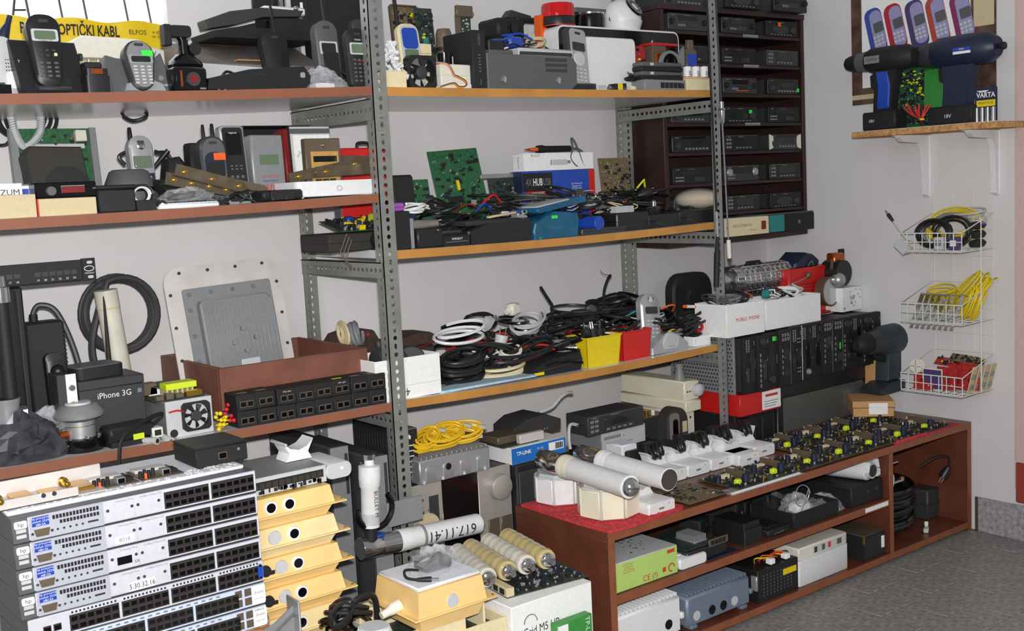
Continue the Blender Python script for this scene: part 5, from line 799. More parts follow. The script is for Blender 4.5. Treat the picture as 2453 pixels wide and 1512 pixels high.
for i,(u,v,m) in enumerate(((2098,72,'printblue'),(2145,62,'printred'),(2196,54,'printviolet'),(2246,46,'printamber'),(2305,38,'printmagenta'))):
    p = W(u,v+4,X=XR-.006); x = yc-p.y; z = p.z-z0; s = 1.0; a = -.22; q = t.p('phone_print',PR(rr(.066,.16,.026,4),-.0018,-.001).rot('Y',a).mv(x,0,z),m)
    t.p('face_print',PR(rr(.046,.135,.02,4),-.0022,-.0018).rot('Y',a).mv(x+.008,0,z+.004),'printlilac',q); t.p('screen_print',PR(rr(.036,.034,.004,2),-.0026,-.0022).rot('Y',a).mv(x+.010,0,z+.014),'dgrey',q); k = G()
    for r_ in range(3):
        for c_ in range(3): k.prism(rr(.011,.009,.004,2,-.014+c_*.014,-.018-r_*.013),-.0026,-.0022)
    t.p('keys_print',k.rot('Y',a).mv(x+.006,0,z),'lgrey',q,kind=ST)
def drill(name,label,u_tip,u_back,v_ax,v_foot,X,zfoot,flip=1,body='navy',chuck='matblack',accent=None,batt=True,rz=-PI/2,Y=None,extra=None):
    if Y is None: a,b = W(u_tip,v_ax,X=X),W(u_back,v_ax,X=X); L = abs(a.y-b.y); c = Vector((X,(a.y+b.y)/2,zfoot))
    else: a,b = W(u_tip,v_ax,Y=Y),W(u_back,v_ax,Y=Y); L = abs(a.x-b.x); c = Vector(((a.x+b.x)/2,Y,zfoot))
    H = (a.z+b.z)/2-zfoot; t = T(name,label,'drill',c,rz); s = flip; R = L*.155     # tip at -s*L/2
    t.p('motor_housing',LF([((-s*L*.16,0,H),R*.82),((-s*L*.10,0,H),R),((s*L*.22,0,H),R*1.04),((s*L*.42,0,H),R*.95),((s*L*.5,0,H),R*.6)],22),body); t.p('torque_ring',LF([((-s*L*.30,0,H),R*.74),((-s*L*.16,0,H),R*.84)],20),accent or 'charcoal'); t.p('chuck',LF([((-s*L*.5,0,H),R*.3),((-s*L*.47,0,H),R*.52),((-s*L*.40,0,H),R*.66),((-s*L*.30,0,H),R*.68)],18),chuck)
    x0 = s*L*.06; t.p('handle',PR([(x0-s*L*.12,H*.22),(x0+s*L*.14,H*.22),(x0+s*L*.17,H*.6),(x0+s*L*.24,H-R*.6),(x0-s*L*.12,H-R*.6),(x0-s*L*.1,H*.6)],-R*.5,R*.5,ins=.003),body); t.p('trigger',PR([(x0-s*L*.1,H*.58),(x0-s*L*.16,H*.62),(x0-s*L*.17,H*.78),(x0-s*L*.11,H*.82)],-R*.3,R*.3),'matblack')
    if batt: q = t.p('battery',B(x0-L*.24,x0+L*.24,-R*.85,R*.85,0,H*.26,.005),'matblack')
    else: q = t.p('foot',PR([(x0-L*.3,0),(x0+L*.28,0),(x0+L*.3,H*.06),(x0+L*.14,H*.2),(x0-L*.14,H*.2),(x0-L*.34,H*.1)],-R*.8,R*.8,ins=.003),body)
    t.L,t.H,t.R,t.x0,t.q = L,H,R,x0,q; return t
zf = RZ+.0018
t = drill('cordless_drill','black cordless drill with blue grip and grey ring on the wall shelf',2026,2192,144,300,XR-.158,zf,1,'matblack',accent='dgrey'); t.p('blue_grip',PR([(t.x0-t.L*.05,t.H*.3),(t.x0+t.L*.12,t.H*.3),(t.x0+t.L*.14,t.H*.62),(t.x0+t.L*.1,t.H-t.R),(t.x0-t.L*.06,t.H-t.R),(t.x0-t.L*.03,t.H*.6)],-t.R*.62,t.R*.62,ins=.004),'blue'); t.p('label_plate',B(-t.L*.12,t.L*.1,-t.R*1.02,-t.R*.9,t.H-.012,t.H+.012,0),'greyink'); text(t.o,'CORVUS',.010,(-t.L*.01,-t.R*1.03,t.H),'ink'); text(t.q,'18V',.014,(t.x0-t.L*.1,-t.R*.86,t.H*.13),'whiteink')
t = drill('cordless_drill','large dark navy cordless drill marked 18V on the wall shelf',2170,2392,126,300,XR-.088,zf,1,'navy'); t.p('label_plate',B(t.L*.12,t.L*.3,-t.R*1.06,-t.R*.95,t.H-.004,t.H+.006,0),'blue'); t.p('white_label',B(t.L*.12,t.L*.3,-t.R*1.06,-t.R*.95,t.H-.013,t.H-.005,0),'paper'); text(t.q,'18V',.016,(t.x0-t.L*.02,-t.R*.86,t.H*.12),'whiteink'); text(t.o,'FERM',.007,(t.L*.21,-t.R*1.07,t.H+.001),'whiteink'); t.p('rear_knob',LF([((t.L*.5,0,t.H),.006),((t.L*.54,0,t.H),.012),((t.L*.57,0,t.H),.010)],14),'matblack')
yc,w,z0,h = side(2105,2290,140,290,XR-.03); t = pcb('circuit_board','dense green circuit board standing behind the two drills',w*1.0,h,(XR-.022,yc,zf),61,-PI/2,-.04,board='pcbgreen',dens=2.2); t.p('white_card',B(w*.36,w*.42,-.012,0,0,h*.7),'offwhite'); t.p('green_sheet',B(w*.1,w*.34,-.014,-.008,h*.25,h*.92,.004),'green')
yc,w,z0,h = side(2075,2103,150,300,XR-.10); t = T('card_edge','thin circuit card edge with silver connectors beside the blue grip','circuit board',(XR-.06,yc,zf),-PI/2); t.p('card',B(-.002,.002,0,.03,0,h,0),'pcbred'); t.p('connector',B(-.012,-.002,0,.02,h*.3,h*.66),'silver'); t.p('connector',B(-.008,-.002,0,.02,h*.08,h*.2),'lgrey')
c = W(2215,262,X=XR-.15); t = T('wire_bundle','bundle of red and black leads tied with yellow band between the drills','cable',(XR-.185,c.y,zf),-PI/2)
for i in range(9): q = random.Random(i); a = -.055+.011*i; t.p('lead',TU(spline([(.012,0,.002),(.008,.002*i-.01,.02),(a*.45,.003*i-.012,.04),(a,.004*i-.016,.062+.012*q.random())]),.003),'red' if i % 3 else 'matblack')
t.p('band',TU([(.008+.010*cos(a),.006*sin(a),.022) for a in [k*.4 for k in range(17)]],.003),'yellow')
yc,w,z0,h = side(2338,2386,208,300,XR-.10); t = T('battery_pack','blister pack of batteries lettered VARTA on the wall shelf','battery pack',(XR-.10,yc,zf),-PI/2); h = .105; w = .072; t.p('card',B(-w/2,w/2,0,.001,0,h,0),'navy'); text(t.o,'VARTA',.021,(0,-.001,h*.78),'whiteink',bold=.0006,sx=.9); t.p('yellow_panel',B(-w*.42,w*.42,-.0008,0,h*.46,h*.64,0),'yellow'); text(t.o,'READY2USE',.009,(0,-.0012,h*.56),'ink'); t.p('white_mark',PR([(-.03,h*.92),(.01,h*.92),(.0,h*.87),(-.02,h*.87)],-.0008,0),'whiteink')
for i in range(4): t.p('cell',CL((-.026+.0175*i,-.006,.003),(-.026+.0175*i,-.006,.045),.007,n=14),'chrome')
# ---------------------------------------------------------------- wire baskets
BY0_,BY1_,BXF = 1.869,2.083,XR-.197; mat('wire',(222,224,218),.4)
t = T('basket_rack','white wire rack with three hanging baskets on the side wall','rack',(0,0,0)); g = G(); zlev = [(W(2228,559,X=BXF).z,W(2228,601,X=BXF).z),(W(2228,729,X=BXF).z,W(2228,772,X=BXF).z),(W(2228,899,X=BXF).z,W(2228,940,X=BXF).z)]
for y in (1.875,1.94,2.01,2.077): t.p('back_wire',TU([(XR-.006,y,zlev[2][1]-.01),(XR-.006,y,zlev[0][0]+.12)],.0012,5),'wire')
for k in range(7): z = zlev[2][1]+(zlev[0][0]-zlev[2][1])*k/6; t.p('cross_wire',TU([(XR-.007,1.872,z),(XR-.007,2.08,z)],.0012,5),'wire')
t.p('front_upright',TU([(XR-.09,BY0_-.002,zlev[2][1]-.004),(XR-.09,BY0_-.002,zlev[0][0]+.04)],.002,6),'wire')
for j,(zt_,zb_) in enumerate(zlev):
    bk = t.p('basket',TU([(BXF,BY0_,zt_),(BXF,BY1_,zt_),(XR-.01,BY1_,zt_+.055),(XR-.01,BY0_,zt_+.055)],.0022,6,True),'wire')
    for i in range(9): y = BY0_+(BY1_-BY0_)*i/8; t.p('wire',TU([(BXF,y,zt_),(BXF,y,zb_),(BXF+.004,y,zb_-.003),(XR-.01,y,zb_-.003)],.0015,5),'wire',bk)
    for z in (zb_,(zb_+zt_)/2): t.p('wire',TU([(BXF-.001,BY0_,z),(BXF-.001,BY1_,z)],.0015,5),'wire',bk)
    for i in range(5): x = BXF+(XR-.01-BXF)*i/4; t.p('wire',TU([(x,BY0_,zb_-.004),(x,BY1_,zb_-.004)],.0013,5),'wire',bk)
def ycoil(label,c,R,turns,seed,m,r=.0028,e1=(0,1,0),e2=(.3,0,1),asp=.6,grp=None,rise=.005,wob=.12): return cable(label,coilpts(c,R,turns,rise,Vector(e1).normalized(),Vector(e2).normalized(),wob,seed,asp,20),r,m,'cable_coil','cable',grp)
za = zlev[0][1]; ycoil('fat yellow cable coil at the back of the upper wire basket',(XR-.07,1.96,za+.072),.075,9,1,'yellow',e2=(.5,0,.8),rise=.006); ycoil('narrow bundle of yellow cable standing in the upper wire basket',(XR-.10,2.03,za+.06),.028,7,2,'yellow',e1=(.3,.3,1),e2=(0,1,0),asp=.35); ycoil('glossy black cable coil at the front of the upper wire basket',(XR-.135,2.0,za+.05),.055,5,3,'black',.0045,asp=.75); ycoil('second black cable coil behind the glossy one in the upper basket',(XR-.12,1.945,za+.055),.06,4,13,'black',.004,asp=.75); ycoil('grey cable loop on top of the upper wire basket',(XR-.06,1.94,za+.11),.065,2.2,4,'lgrey',.0035,e2=(.9,0,.25),asp=.5); ycoil('grey cable ring around the yellow coil in the upper basket',(XR-.10,1.97,za+.06),.075,2,5,'grey',.0035,asp=.72)
c = W(2140,530,X=BXF+.02); t = cable('grey cable with long plug poking out of the upper basket',spline([(BXF+.03,2.05,za+.03),(BXF+.02,2.075,za+.04),c]),.003,'lgrey',plug=[(c,(0,.5,.6),'jack')]); t = T('socket_box','white wall socket box poking below the upper basket','socket',W(2158,592,X=BXF-.012),-PI/2,0,.7); t.p('body',B(-.022,.022,0,.03,-.012,.014,.002),'offwhite'); t.p('cover',B(-.024,.024,-.003,0,-.014,.016,.001),'lgrey')
for k,m,lb in ((0,'printviolet','purple labelled pack standing in the upper wire basket'),(1,'lgrey','white labelled pack standing in the upper wire basket')): t = T('parts_pack',lb,'pack',(BXF+.012,1.905+.05*k,za+.002),-PI/2); t.p('pack',B(-.016,.016,0,.02,0,.04,.002),m); t.p('print',B(-.01,.01,-.0006,0,.012,.03,0),'whiteink' if k == 0 else 'greyink')
for k in range(3): t = T('plug','black moulded plug stacked at the end of the upper basket','plug',(XR-.09,1.88,za+.004+.028*k),0,0,0,group='black plugs in the upper basket'); t.p('body',LF([((-.03,0,.013),.011),((0,0,.013),.0135),((.03,0,.013),.012)],12),'matblack'); t.p('neck',CL((.03,0,.013),(.045,0,.013),.006),'black')
t = T('connector_bag','clear bag of small blue connectors at the end of the upper basket','bag',(XR-.07,1.89,za+.075),.4); t.p('film',SP((0,0,.012),.03,12,7,.7),'clearbag'); t.p('connector',B(-.008,.008,-.012,.008,.004,.018),'blue'); t.p('connector',B(-.02,-.01,-.008,.008,.0,.014),'lgrey')
zb_ = zlev[1][1]
for k in range(8): t = T('metal_bracket','chrome slot bracket leaning in the middle wire basket','bracket',(BXF+.02,2.06-.020*k,zb_-.012),-PI/2,-.12,.30,group='chrome brackets in the middle basket'); t.p('plate',B(-.001,.001,0,.022,0,.105,0),'chrome'); t.p('tab',B(-.001,.011,0,.022,.103,.105,0),'steel'); t.p('foot',PR([(0,-.012),(.022,-.012),(.016,0),(.006,0)],-.0008,.0008,'x'),'steel')
ycoil('flat yellow cable coil lying in the middle wire basket',(XR-.08,2.0,zb_+.07),.055,8,6,'yellow',e1=(.2,1,0),e2=(.8,0,.35),asp=.55,rise=.007); ycoil('large upright yellow cable coil spilling over the middle basket',(XR-.06,1.92,zb_+.085),.075,10,7,'yellow',e1=(0,-.75,.75),e2=(.5,.3,.3),asp=.4,rise=.006); ycoil('lower yellow cable coil at the end of the middle basket',(XR-.07,1.905,zb_+.05),.055,8,8,'yellow',e1=(0,-.4,.9),e2=(.6,.4,.2),asp=.5,rise=.006)
zb_ = zlev[2][1]
for k in range(5): t = T('red_card','small red circuit card packed in the lower wire basket','circuit board',(BXF+.025+.02*k,2.02-.028*k,zb_+.001),-PI/2,-.1,group='red cards in the lower basket'); t.p('board',B(-.035,.035,0,.002,0,.06+.006*k),'pcbred'); t.p('chip',B(-.012,.01,-.003,0,.02,.035),'darkred'); t.p('stud',SP((.02,-.002,.015),.003),'lgrey')
p = W(2192,878,X=BXF+.01); t = T('wire_spool','white wire spool leaning in the lower wire basket','spool',(BXF+.016,p.y,p.z),-PI/2); t.p('flange',LF([((0,-.003,0),.022),((0,0,0),.022)],22),'offwhite'); t.p('hub',LF([((0,-.004,0),.008),((0,.016,0),.008)],14),'lgrey'); t.p('rear_flange',LF([((0,.014,0),.022),((0,.017,0),.022)],22),'offwhite'); t.p('spokes',B(-.019,.019,-.0036,-.003,-.0008,.0008,0).box(-.0008,.0008,-.0036,-.003,-.019,.019,0),'dgrey')
p = W(2230,880,X=BXF+.02); t = T('photo_card','glossy dark picture card with white rim in the lower basket','card',(BXF+.028,p.y,zb_+.002),-PI/2); t.p('rim',B(-.035,.035,0,.001,0,.07),'offwhite'); t.p('picture',B(-.031,.031,-.0006,0,.004,.066,0),'printviolet')
for k in range(4): t = T('connector_card','beige connector card leaning at the end of the lower basket','circuit board',(XR-.13+.03*k,1.895-.004*k,zb_-.012),-PI/2,-.05,.22,group='beige connector cards in the lower basket'); t.p('board',B(-.0015,.0015,0,.03,0,.095),'beige'); t.p('clip',B(.0015,.006,.004,.02,.02,.036),'steel'); t.p('clip',B(.0015,.006,.004,.02,.055,.07),'steel')
for k,(y,m) in enumerate(((1.99,'pcbred'),(1.95,'pcbbrown'))): pcb('circuit_board',['long red board lying across the lower basket','brown board lying across the lower basket'][k],.11,.04,(XR-.06+.02*k,y,zb_+.065+.012*k),71+k,-PI/2+.2,-1.1,.1,board=m,dens=1)
# ================================================================ lowest red-brown shelf
f = fit(-90,70,694,2.44,'A3',800); t = T('computer_tower','tall black computer tower at the end of the lowest red-brown shelf','computer',(f.x,2.46,f.z)); t.p('case',B(-f.w/2,f.w/2,0,.2,0,f.h,.004),'matblack'); t.p('front_bezel',PR(rr(f.w*.9,f.h*.98,.01,3,-.01,f.h/2),-.02,0,ins=.004),'black'); t.p('grey_strip',B(f.w*.22,f.w*.42,-.001,.0,0,f.h*.97,.001),'charcoal'); tt = f.z+f.h
a,b = W(-200,650,Y=2.46),W(228,650,Y=2.46); w = b.x-a.x; h = .046; t = T('patch_panel','black numbered patch panel lying across the computer tower top','patch panel',(b.x-w/2,2.455,tt+.0008)); t.p('panel',B(-w/2,w/2-.028,0,.003,.003,h,.0005),'matblack'); t.p('ear',B(w/2-.03,w/2,0,.002,0,h+.002,.001),'black'); t.p('tray',B(-w/2,w/2-.03,.003,.06,0,.003),'matblack')
for z in (.008,.039): t.p('slot_hole',PR(rr(.012,.006,.003,3,w/2-.012,z),-.0006,0),'lgrey')
t.p('emblem',TU([(w/2-.014+.010*cos(k*.4),-.0008,.026+.0055*sin(k*.4)) for k in range(17)],.0009,4),'whiteink'); text(t.o,'cablexpert',.0048,(w/2-.014,-.001,.0165),'whiteink')
for k in range(10): x = w/2-.046-.0148*k-(.026 if k > 5 else 0); t.p('port',B(x-.006,x+.006,-.0008,.001,.017,.026,0),'charcoal'); text(t.o,str(24-k),.006,(x,-.001,.009),'whiteink')
t = T('chrome_stub','chrome coupling stub in front of the black tower','coupling',(W(2,720,Y=2.40).x,2.40,zs('A3',.6))); z1 = W(2,725,Y=2.40).z-zs('A3',.6); z2 = W(2,662,Y=2.40).z-zs('A3',.6); t.p('tube',CL((0,0,0),(0,0,z1),.014),'matblack'); t.p('chrome_end',LF([((0,0,z1),.018),((0,0,z1+.03),.018),((0,0,z1+.032),.013),((0,0,z2),.013)],18),'chrome')
f = fit(72,168,772,2.50,'A3',830); t = T('power_brick','upright ribbed black power brick with thick grey cable','adapter',(f.x,2.52,f.z),0,-.03); t.p('body',B(-f.w/2,f.w/2,0,.07,0,f.h,.005),'matblack'); g = G()
for k in range(26): g.box(-f.w*.36,f.w*.5,-.0014,0,f.h*(.06+.034*k),f.h*(.06+.034*k)+.003,0)
t.p('ribs',g,'black',kind=ST); t.p('cable',TU(spline([(-f.w*.15,.035,f.h-.004),(-f.w*.13,.035,f.h+.02),(f.w*.05,.03,f.h+.035),(f.w*.42,.02,f.h+.015),(f.w*.72,.0,f.h*.7),(f.w*.82,-.02,f.h*.25),(f.w*.8,-.03,.01)]),.0062,8),'charcoal'); t.p('strain_relief',CL((-f.w*.15,.035,f.h),(-f.w*.145,.035,f.h+.016),.009),'matblack')
f = fit(116,166,846,2.44,'A3',880); t = handset('handset','black and white handset with round speaker before the power brick',f,.024,.08,'black',scr=(.2,.36),sbez='white',keys=None,ear=False,foot=.95,r=f.w*.3); t.p('speaker',LF([((0,-.001,f.h*.8),f.w*.36),((0,-.004,f.h*.8),f.w*.3)],20),'glossblack'); t.p('speaker_cone',SP((0,-.002,f.h*.8),f.w*.14),'dgrey')
x = W(298,800,Y=2.62).x; z0 = zs('A3',x); zt = W(288,692,Y=2.62).z; t = T('pole_tube','long weathered white plastic tube standing against the wall','tube',(x,2.64,z0),0,0,-.09); L = (zt-z0); mat('agedwhite',(204,200,184),.5,0,.05,14); t.p('tube',LF([((0,0,0),.0255),((0,0,L-.04),.0255)],22),'agedwhite'); t.p('collar',LF([((0,0,L-.04),.0262),((0,0,L),.0262),((0,0,L),.022)],22),'agedwhite'); t.p('stain_ring',LF([((0,0,L-.044),.0264),((0,0,L-.04),.0264)],22),'beige')
c = W(287,752,Y=2.68); P = coilpts(c,.082,3.1,.009,(1,0,0),(0,.05,1),.035,4,1.03,30,1.3); P += spline([P[-1],W(225,790,Y=2.66),W(222,850,Y=2.65),W(238,905,Y=2.64)],8)[1:]; cable('thick dark grey cable coil hung around the white tube',P,.0085,'charcoal',n=8)
a,b = W(262,885,Y=2.60),W(248,708,Y=2.62); a.z = zs('A3',a.x); t = T('whip_antenna','thin tapering black whip antenna beside the white tube','antenna',a); d = b-a; t.p('rod',LF([((0,0,0),.0075),(d*.3,.0072),(d*.62,.005),(d,.0022)],10),'matblack'); t.p('base',LF([((0,0,0),.012),(d*.06,.012)],12),'charcoal')
f = fit(66,132,940,2.40,'A3',960); t = T('plug_socket','white round socket with upright prongs before the tower','socket',(f.x,2.42,f.z+.02)); t.p('housing',LF([((0,0,-.02),.030),((0,0,.02),.031),((0,0,.03),.028)],22),'lgrey'); t.p('prong',B(-.008,.002,-.004,.006,.03,.055,.002),'offwhite'); t.p('prong',B(.010,.016,-.004,.004,.03,.045,.002),'lgrey'); t.p('cord',TU(spline([(.03,-.01,.0),(.06,-.02,.02),(.09,-.03,.016),(.11,-.03,-.01)]),.004),'matblack')
f = fit(140,186,898,2.385,'A3',930); t = T('sound_module','small module with white face and gold round sockets','module',(f.x,2.39,f.z)); t.p('body',B(-f.w*.5,f.w*.2,.002,.07,0,f.h,.001),'charcoal'); t.p('face',B(-f.w*.05,f.w*.5,0,.002,0,f.h,.0005),'white')
for i,m in enumerate(('chrome','gold','matblack','blue')): t.p('socket',LF([((f.w*.22,-.001,f.h*(.82-.22*i)),.007),((f.w*.22,-.006,f.h*(.82-.22*i)),.006)],14),m)
f = fit(188,346,905,2.40,'A3',935); t = carton('phone_box','black product box lettered iPhone 3G',f.x,2.40,f.z,f.w,.11,f.h,'charcoal',lid=.02); text(t.o,'iPhone 3G',.018,(.004,-.002,f.h*.74),'whiteink',sx=.95); t.p('logo',PR(rr(.009,.009,.002,2,.058,f.h*.75),-.0018,-.001),'greyink'); bz = f.z+f.h
f2 = fit(178,300,878,2.43,bz,900); t = T('media_box','flat rounded black device on the black product box','device',(f2.x,2.42,bz+.0008),.12); t.p('body',PR(rr(f2.w,.085,.015,4,0,.042),0,.024,'z'),'matblack'); t.p('top_plate',PR(rr(f2.w*.96,.08,.013,4,0,.042),.024,.026,'z'),'dgrey')
# machined metal couplings
x = W(200,1020,Y=2.36).x; z0 = zs('A3',x); H = W(200,962,Y=2.36).z-z0; t = T('metal_coupling','large machined aluminium coupling with domed cap on black base','coupling',(x,2.385,z0)); t.p('base',LF([((0,0,.0),.046),((0,0,.006),.048),((0,0,.026),.048),((0,0,.028),.042)],26),'glossblack'); t.p('barrel',LF([((0,0,.028),.031),((0,0,H*.6),.031)],26),'alu'); t.p('gold_ring',LF([((0,0,H*.5),.0315),((0,0,H*.515),.0315)],26),'brass'); t.p('cap',LF([((0,0,H*.62),.034),((0,0,H*.68),.050),((0,0,H*.74),.051),((0,0,H*.9),.038),((0,0,H*.93),.034)],26),'steel'); t.p('top_disc',LF([((0,0,H*.93),.026),((0,0,H*.97),.025)],24),'lgrey')
for k in range(8): a = 2*PI*k/8; t.p('bolt',CL((.042*cos(a),.042*sin(a),.028),(.042*cos(a),.042*sin(a),.034),.004,n=8),'chrome')
for k in range(6): a = 2*PI*k/6+.3; t.p('foot',CL((.04*cos(a),.04*sin(a),0),(.04*cos(a),.04*sin(a),.002),.004,n=8),'chrome')
t.p('side_valve',LF([((-.03,-.01,H*.36),.008),((-.05,-.016,H*.36),.011)],12),'copper')
x = W(22,980,Y=2.38).x; t = T('metal_tube','short flared aluminium tube rising from the dark plastic bag','tube',(x,2.40,zs('A3',x))); H = W(22,958,Y=2.38).z-zs('A3',x); t.p('tube',LF([((0,0,0),.024),((0,0,H*.85),.024),((0,0,H*.95),.027),((0,0,H),.028)],22),'alu'); t.p('bore',CL((0,0,H-.001),(0,0,H+.0006),.022),'matblack')
f = fit(-40,172,995,2.345,'A3',1050); mat('darkbag',(70,70,76),.14,0,.2,30,alpha=.8); bag('plastic_bag','dark crumpled plastic bag of black parts at the shelf end',(f.x,2.325,f.z),f.w*1.0,.13,f.h*.95,23,m='darkbag',inner=[(B(-.07,.06,.03,.1,.002,.05,.01),'matblack')])
bag('plastic_bag','thin clear plastic film draped over the dark bag',(W(120,1000,Y=2.40).x,2.38,zs('A3',.7)+.04),.12,.08,.045,24,rough=.5)
x = W(300,985,Y=2.37).x; t = T('power_adapter','black adapter with lime sticker before the black product box','adapter',(x,2.335,zs('A3',x)),.1); t.p('body',B(-.05,.05,0,.055,.012,.045,.006),'black'); sticker(t,.012,.018,-.001,'lime',.024,.012); t.p('cord',TU(spline([(.05,.02,.03),(.08,.02,.05),(.05,.0,.055),(-.0,-.02,.045),(-.04,-.03,.02),(-.05,-.034,-.04),(-.045,-.034,-.075)]),.0042),'matblack'); t.p('foot',B(-.045,.045,.005,.05,0,.012),'matblack'); t.p('plug',B(-.06,-.03,-.042,-.026,-.1,-.072,.003),'matblack')
def grey_lead(label,P,kind):
    Q = spline([W(u,v,Y=y) for u,v,y in P]); Q = [Vector((p.x,p.y,max(p.z,zs('A3',p.x)+.006))) for p in Q]; d = Q[-1]-Q[-2]; t = cable(label,Q,.0048,'lgrey'); e = Q[-1]-Q[0]; d.normalize()
    if kind == 'rj': t.p('socket',G().cbox(e.x+.006,e.y-.012,e.z+.004,.024,.026,.022,.002),'offwhite'); t.p('cavity',G().cbox(e.x+.006,e.y-.0256,e.z+.004,.014,.001,.012,0),'matblack')
    else: t.p('jack',LF([(e,.006),(e+d*.025,.0075),(e+d*.03,.0085),(e+d*.036,.0085)],14),'lgrey'); t.p('bore',LF([(e+d*.036,.005),(e+d*.037,.005)],12),'matblack')
grey_lead('grey lead ending in a round socket pointing outwards',[(285,1020,2.42),(300,1040,2.40),(330,1055,2.36),(345,1062,2.345)],'j'); grey_lead('grey lead ending in a square network socket',[(300,1018,2.44),(325,1025,2.42),(345,1030,2.39),(362,1038,2.36)],'rj'); grey_lead('grey lead ending in a round socket beside the power supply',[(345,1010,2.44),(360,1020,2.41),(375,1035,2.375),(385,1042,2.36)],'j')
t = T('grey_coupler','small pale grey coupler block between the grey leads','coupler',(W(345,1010,Y=2.42).x,2.41,zs('A3',.85))); t.p('body',B(-.012,.012,0,.03,0,.035,.003),'lgrey'); t.p('lug',CL((0,-.004,.028),(0,0,.028),.006),'offwhite')
# power supply with fan
f = fit(398,510,945,2.345,'A3',1000); f.h = W(450,956,Y=2.345).z-f.z; t = T('power_supply','silver metal power supply with black fan on its front','power supply',f.loc); w,h = f.w,f.h; t.p('case',B(-w/2,w/2,.002,.12,0,h,.001),'alu'); t.p('front',B(-w/2,w/2,0,.002,0,h,.0005),'lgrey'); s_ = h*.78; fan_parts(t,w*.12,h*.52,s_,-.012,None,'matblack'); t.p('jack',LF([((-w*.36,-.002,h*.12),.008),((-w*.36,0,h*.12),.009)],14),'matblack'); t.p('red_wire',TU(spline([(-w*.45,-.004,h*.72),(-w*.3,-.012,h*.76),(-w*.15,-.01,h*.7)]),.002),'red'); pz = f.z+h; px = f.x
t = T('controller_board','board with green finned sink and sockets on the power supply','circuit board',(px-.01,2.36,pz+.0008)); t.p('board',B(-.06,.055,0,.1,0,.002),'pcbdark'); t.p('green_sink',B(-.02,.05,.03,.07,.016,.03,.001),'lime'); g = G()
for k in range(6): g.box(-.02+.0115*k,-.016+.0115*k,.03,.07,.002,.016,0)
t.p('sink_legs',g,'beige',kind=ST); t.p('serial_port',B(.012,.048,-.004,.012,.002,.014,.001),'brass')
for k in range(3): t.p('socket',B(-.055+.022*k,-.038+.022*k,-.003,.014,.002,.012+.003*(k % 2),.001),'brownmetal')
x = W(385,930,Y=2.46).x; t = T('white_mount','white plastic mount holding a dark round board behind the fan supply','mount',(x,2.44,zs('A3',x))); zz = W(390,945,Y=2.45).z-zs('A3',x); t.p('stand',B(-.03,.03,0,.05,0,zz,.003),'grey'); t.p('mount',PR([(-.035,zz),(.045,zz),(.05,zz+.02),(.02,zz+.012),(-.005,zz+.012),(-.03,zz+.022)],0,.03,ins=.002),'white'); t.p('round_board',LF([((.01,.02,zz+.02),.04),((.01,.02,zz+.023),.04)],20),'pcbdark'); t.p('metal_box',B(-.05,-.015,.0,.03,zz+.004,zz+.03,.001),'brownmetal')
q = random.Random(3); x0 = W(535,1015,Y=2.335).x
for k in range(16):
    m = 'lime' if k < 10 else 'red'; z = zs('A3',x0)+.006+.0085*(k % 5); x = x0+(-.014+.006*(k % 4) if k < 10 else .004+.006*(k % 4)); t = T('terminal_bead',('small yellow' if k < 10 else 'small red')+' wire terminal in the clump beside black injectors','terminal',(x,2.328+.006*(k % 3),z+(.014 if k >= 10 else 0)),q.uniform(0,6),group=('yellow' if k < 10 else 'red')+' terminals in the clump'); t.p('bead',SP((0,0,0),.005,8,6),'yellow' if k < 10 else 'red'); t.p('ferrule',CL((.003,0,0),(.010,0,0),.002,n=6),'blue' if k % 4 == 0 else 'yellow' if k < 10 else 'darkred')
# wooden tray with antenna panel
zt0 = zs('A3',1.2); xl,xr = W(527,905,Y=2.405).x,1.408; w = xr-xl; h = W(527,884,Y=2.405).z-zt0; dd = .36; th = .012
t = T('wooden_tray','brown wooden tray box holding the square antenna','tray',((xl+xr)/2,2.405,zt0)); tray(t,w,dd,h,th,'traywood')
aw = .305; ah = .345; c = W(562,830,Y=2.60); t = T('antenna_panel','square aluminium antenna panel with finned grey box on its face','antenna',(c.x+.016,2.60,zt0+.014),0,-.16,-.035); t.p('back_plate',PR(rr(aw,ah,.04,5,0,ah/2),0,.004),'antplate' if 'antplate' in MATS else mat('antplate',(214,208,204),.45,.25,.05,12))
for i in range(4):
    for (x,z) in ((-.11+.073*i,ah-.014),(-aw/2+.012,.04+.08*i),(aw/2-.012,.04+.08*i)): t.p('screw',CL((x,-.002,z),(x,0,z),.0042,n=10),'charcoal')
iw,ih = .232,.29; t.p('flange',PR(rr(iw,ih,.006,2,.004,ih/2-.0),-.006,0),'grey'); bd = t.p('finned_box',PR([(-iw*.36,0),(iw*.46,0),(iw*.46,ih*.82),(iw*.40,ih*.88),(-iw*.33,ih*.88),(-iw*.36,ih*.85)],-.03,-.006,ins=.003),'grey')
for k in range(17): x = -iw*.33+iw*.77*k/16; t.p('fin',B(x-.0012,x+.0012,-.034,-.029,.004,ih*.85,.0004),'alu',bd)
for k in range(4):
    t.p('bolt',LF([((-iw*.42+.056*k,-.006,ih*.95),.006),((-iw*.42+.056*k,-.012,ih*.95),.005)],12),'chrome'); t.p('bolt',LF([((-iw*.44,-.006,ih*(.82-.22*k)),.006),((-iw*.44,-.012,ih*(.82-.22*k)),.005)],12),'chrome')
for x,z in ((.012,.6),(-.016,.49),(.044,.51),(.014,.41)): t.p('bolt',LF([((x,-.03,ih*z),.006),((x,-.038,ih*z),.005)],12),'steel',bd)
t.p('label_plate',B(-.006,.044,-.036,-.03,ih*.2,ih*.34,.001),'lgrey',bd)
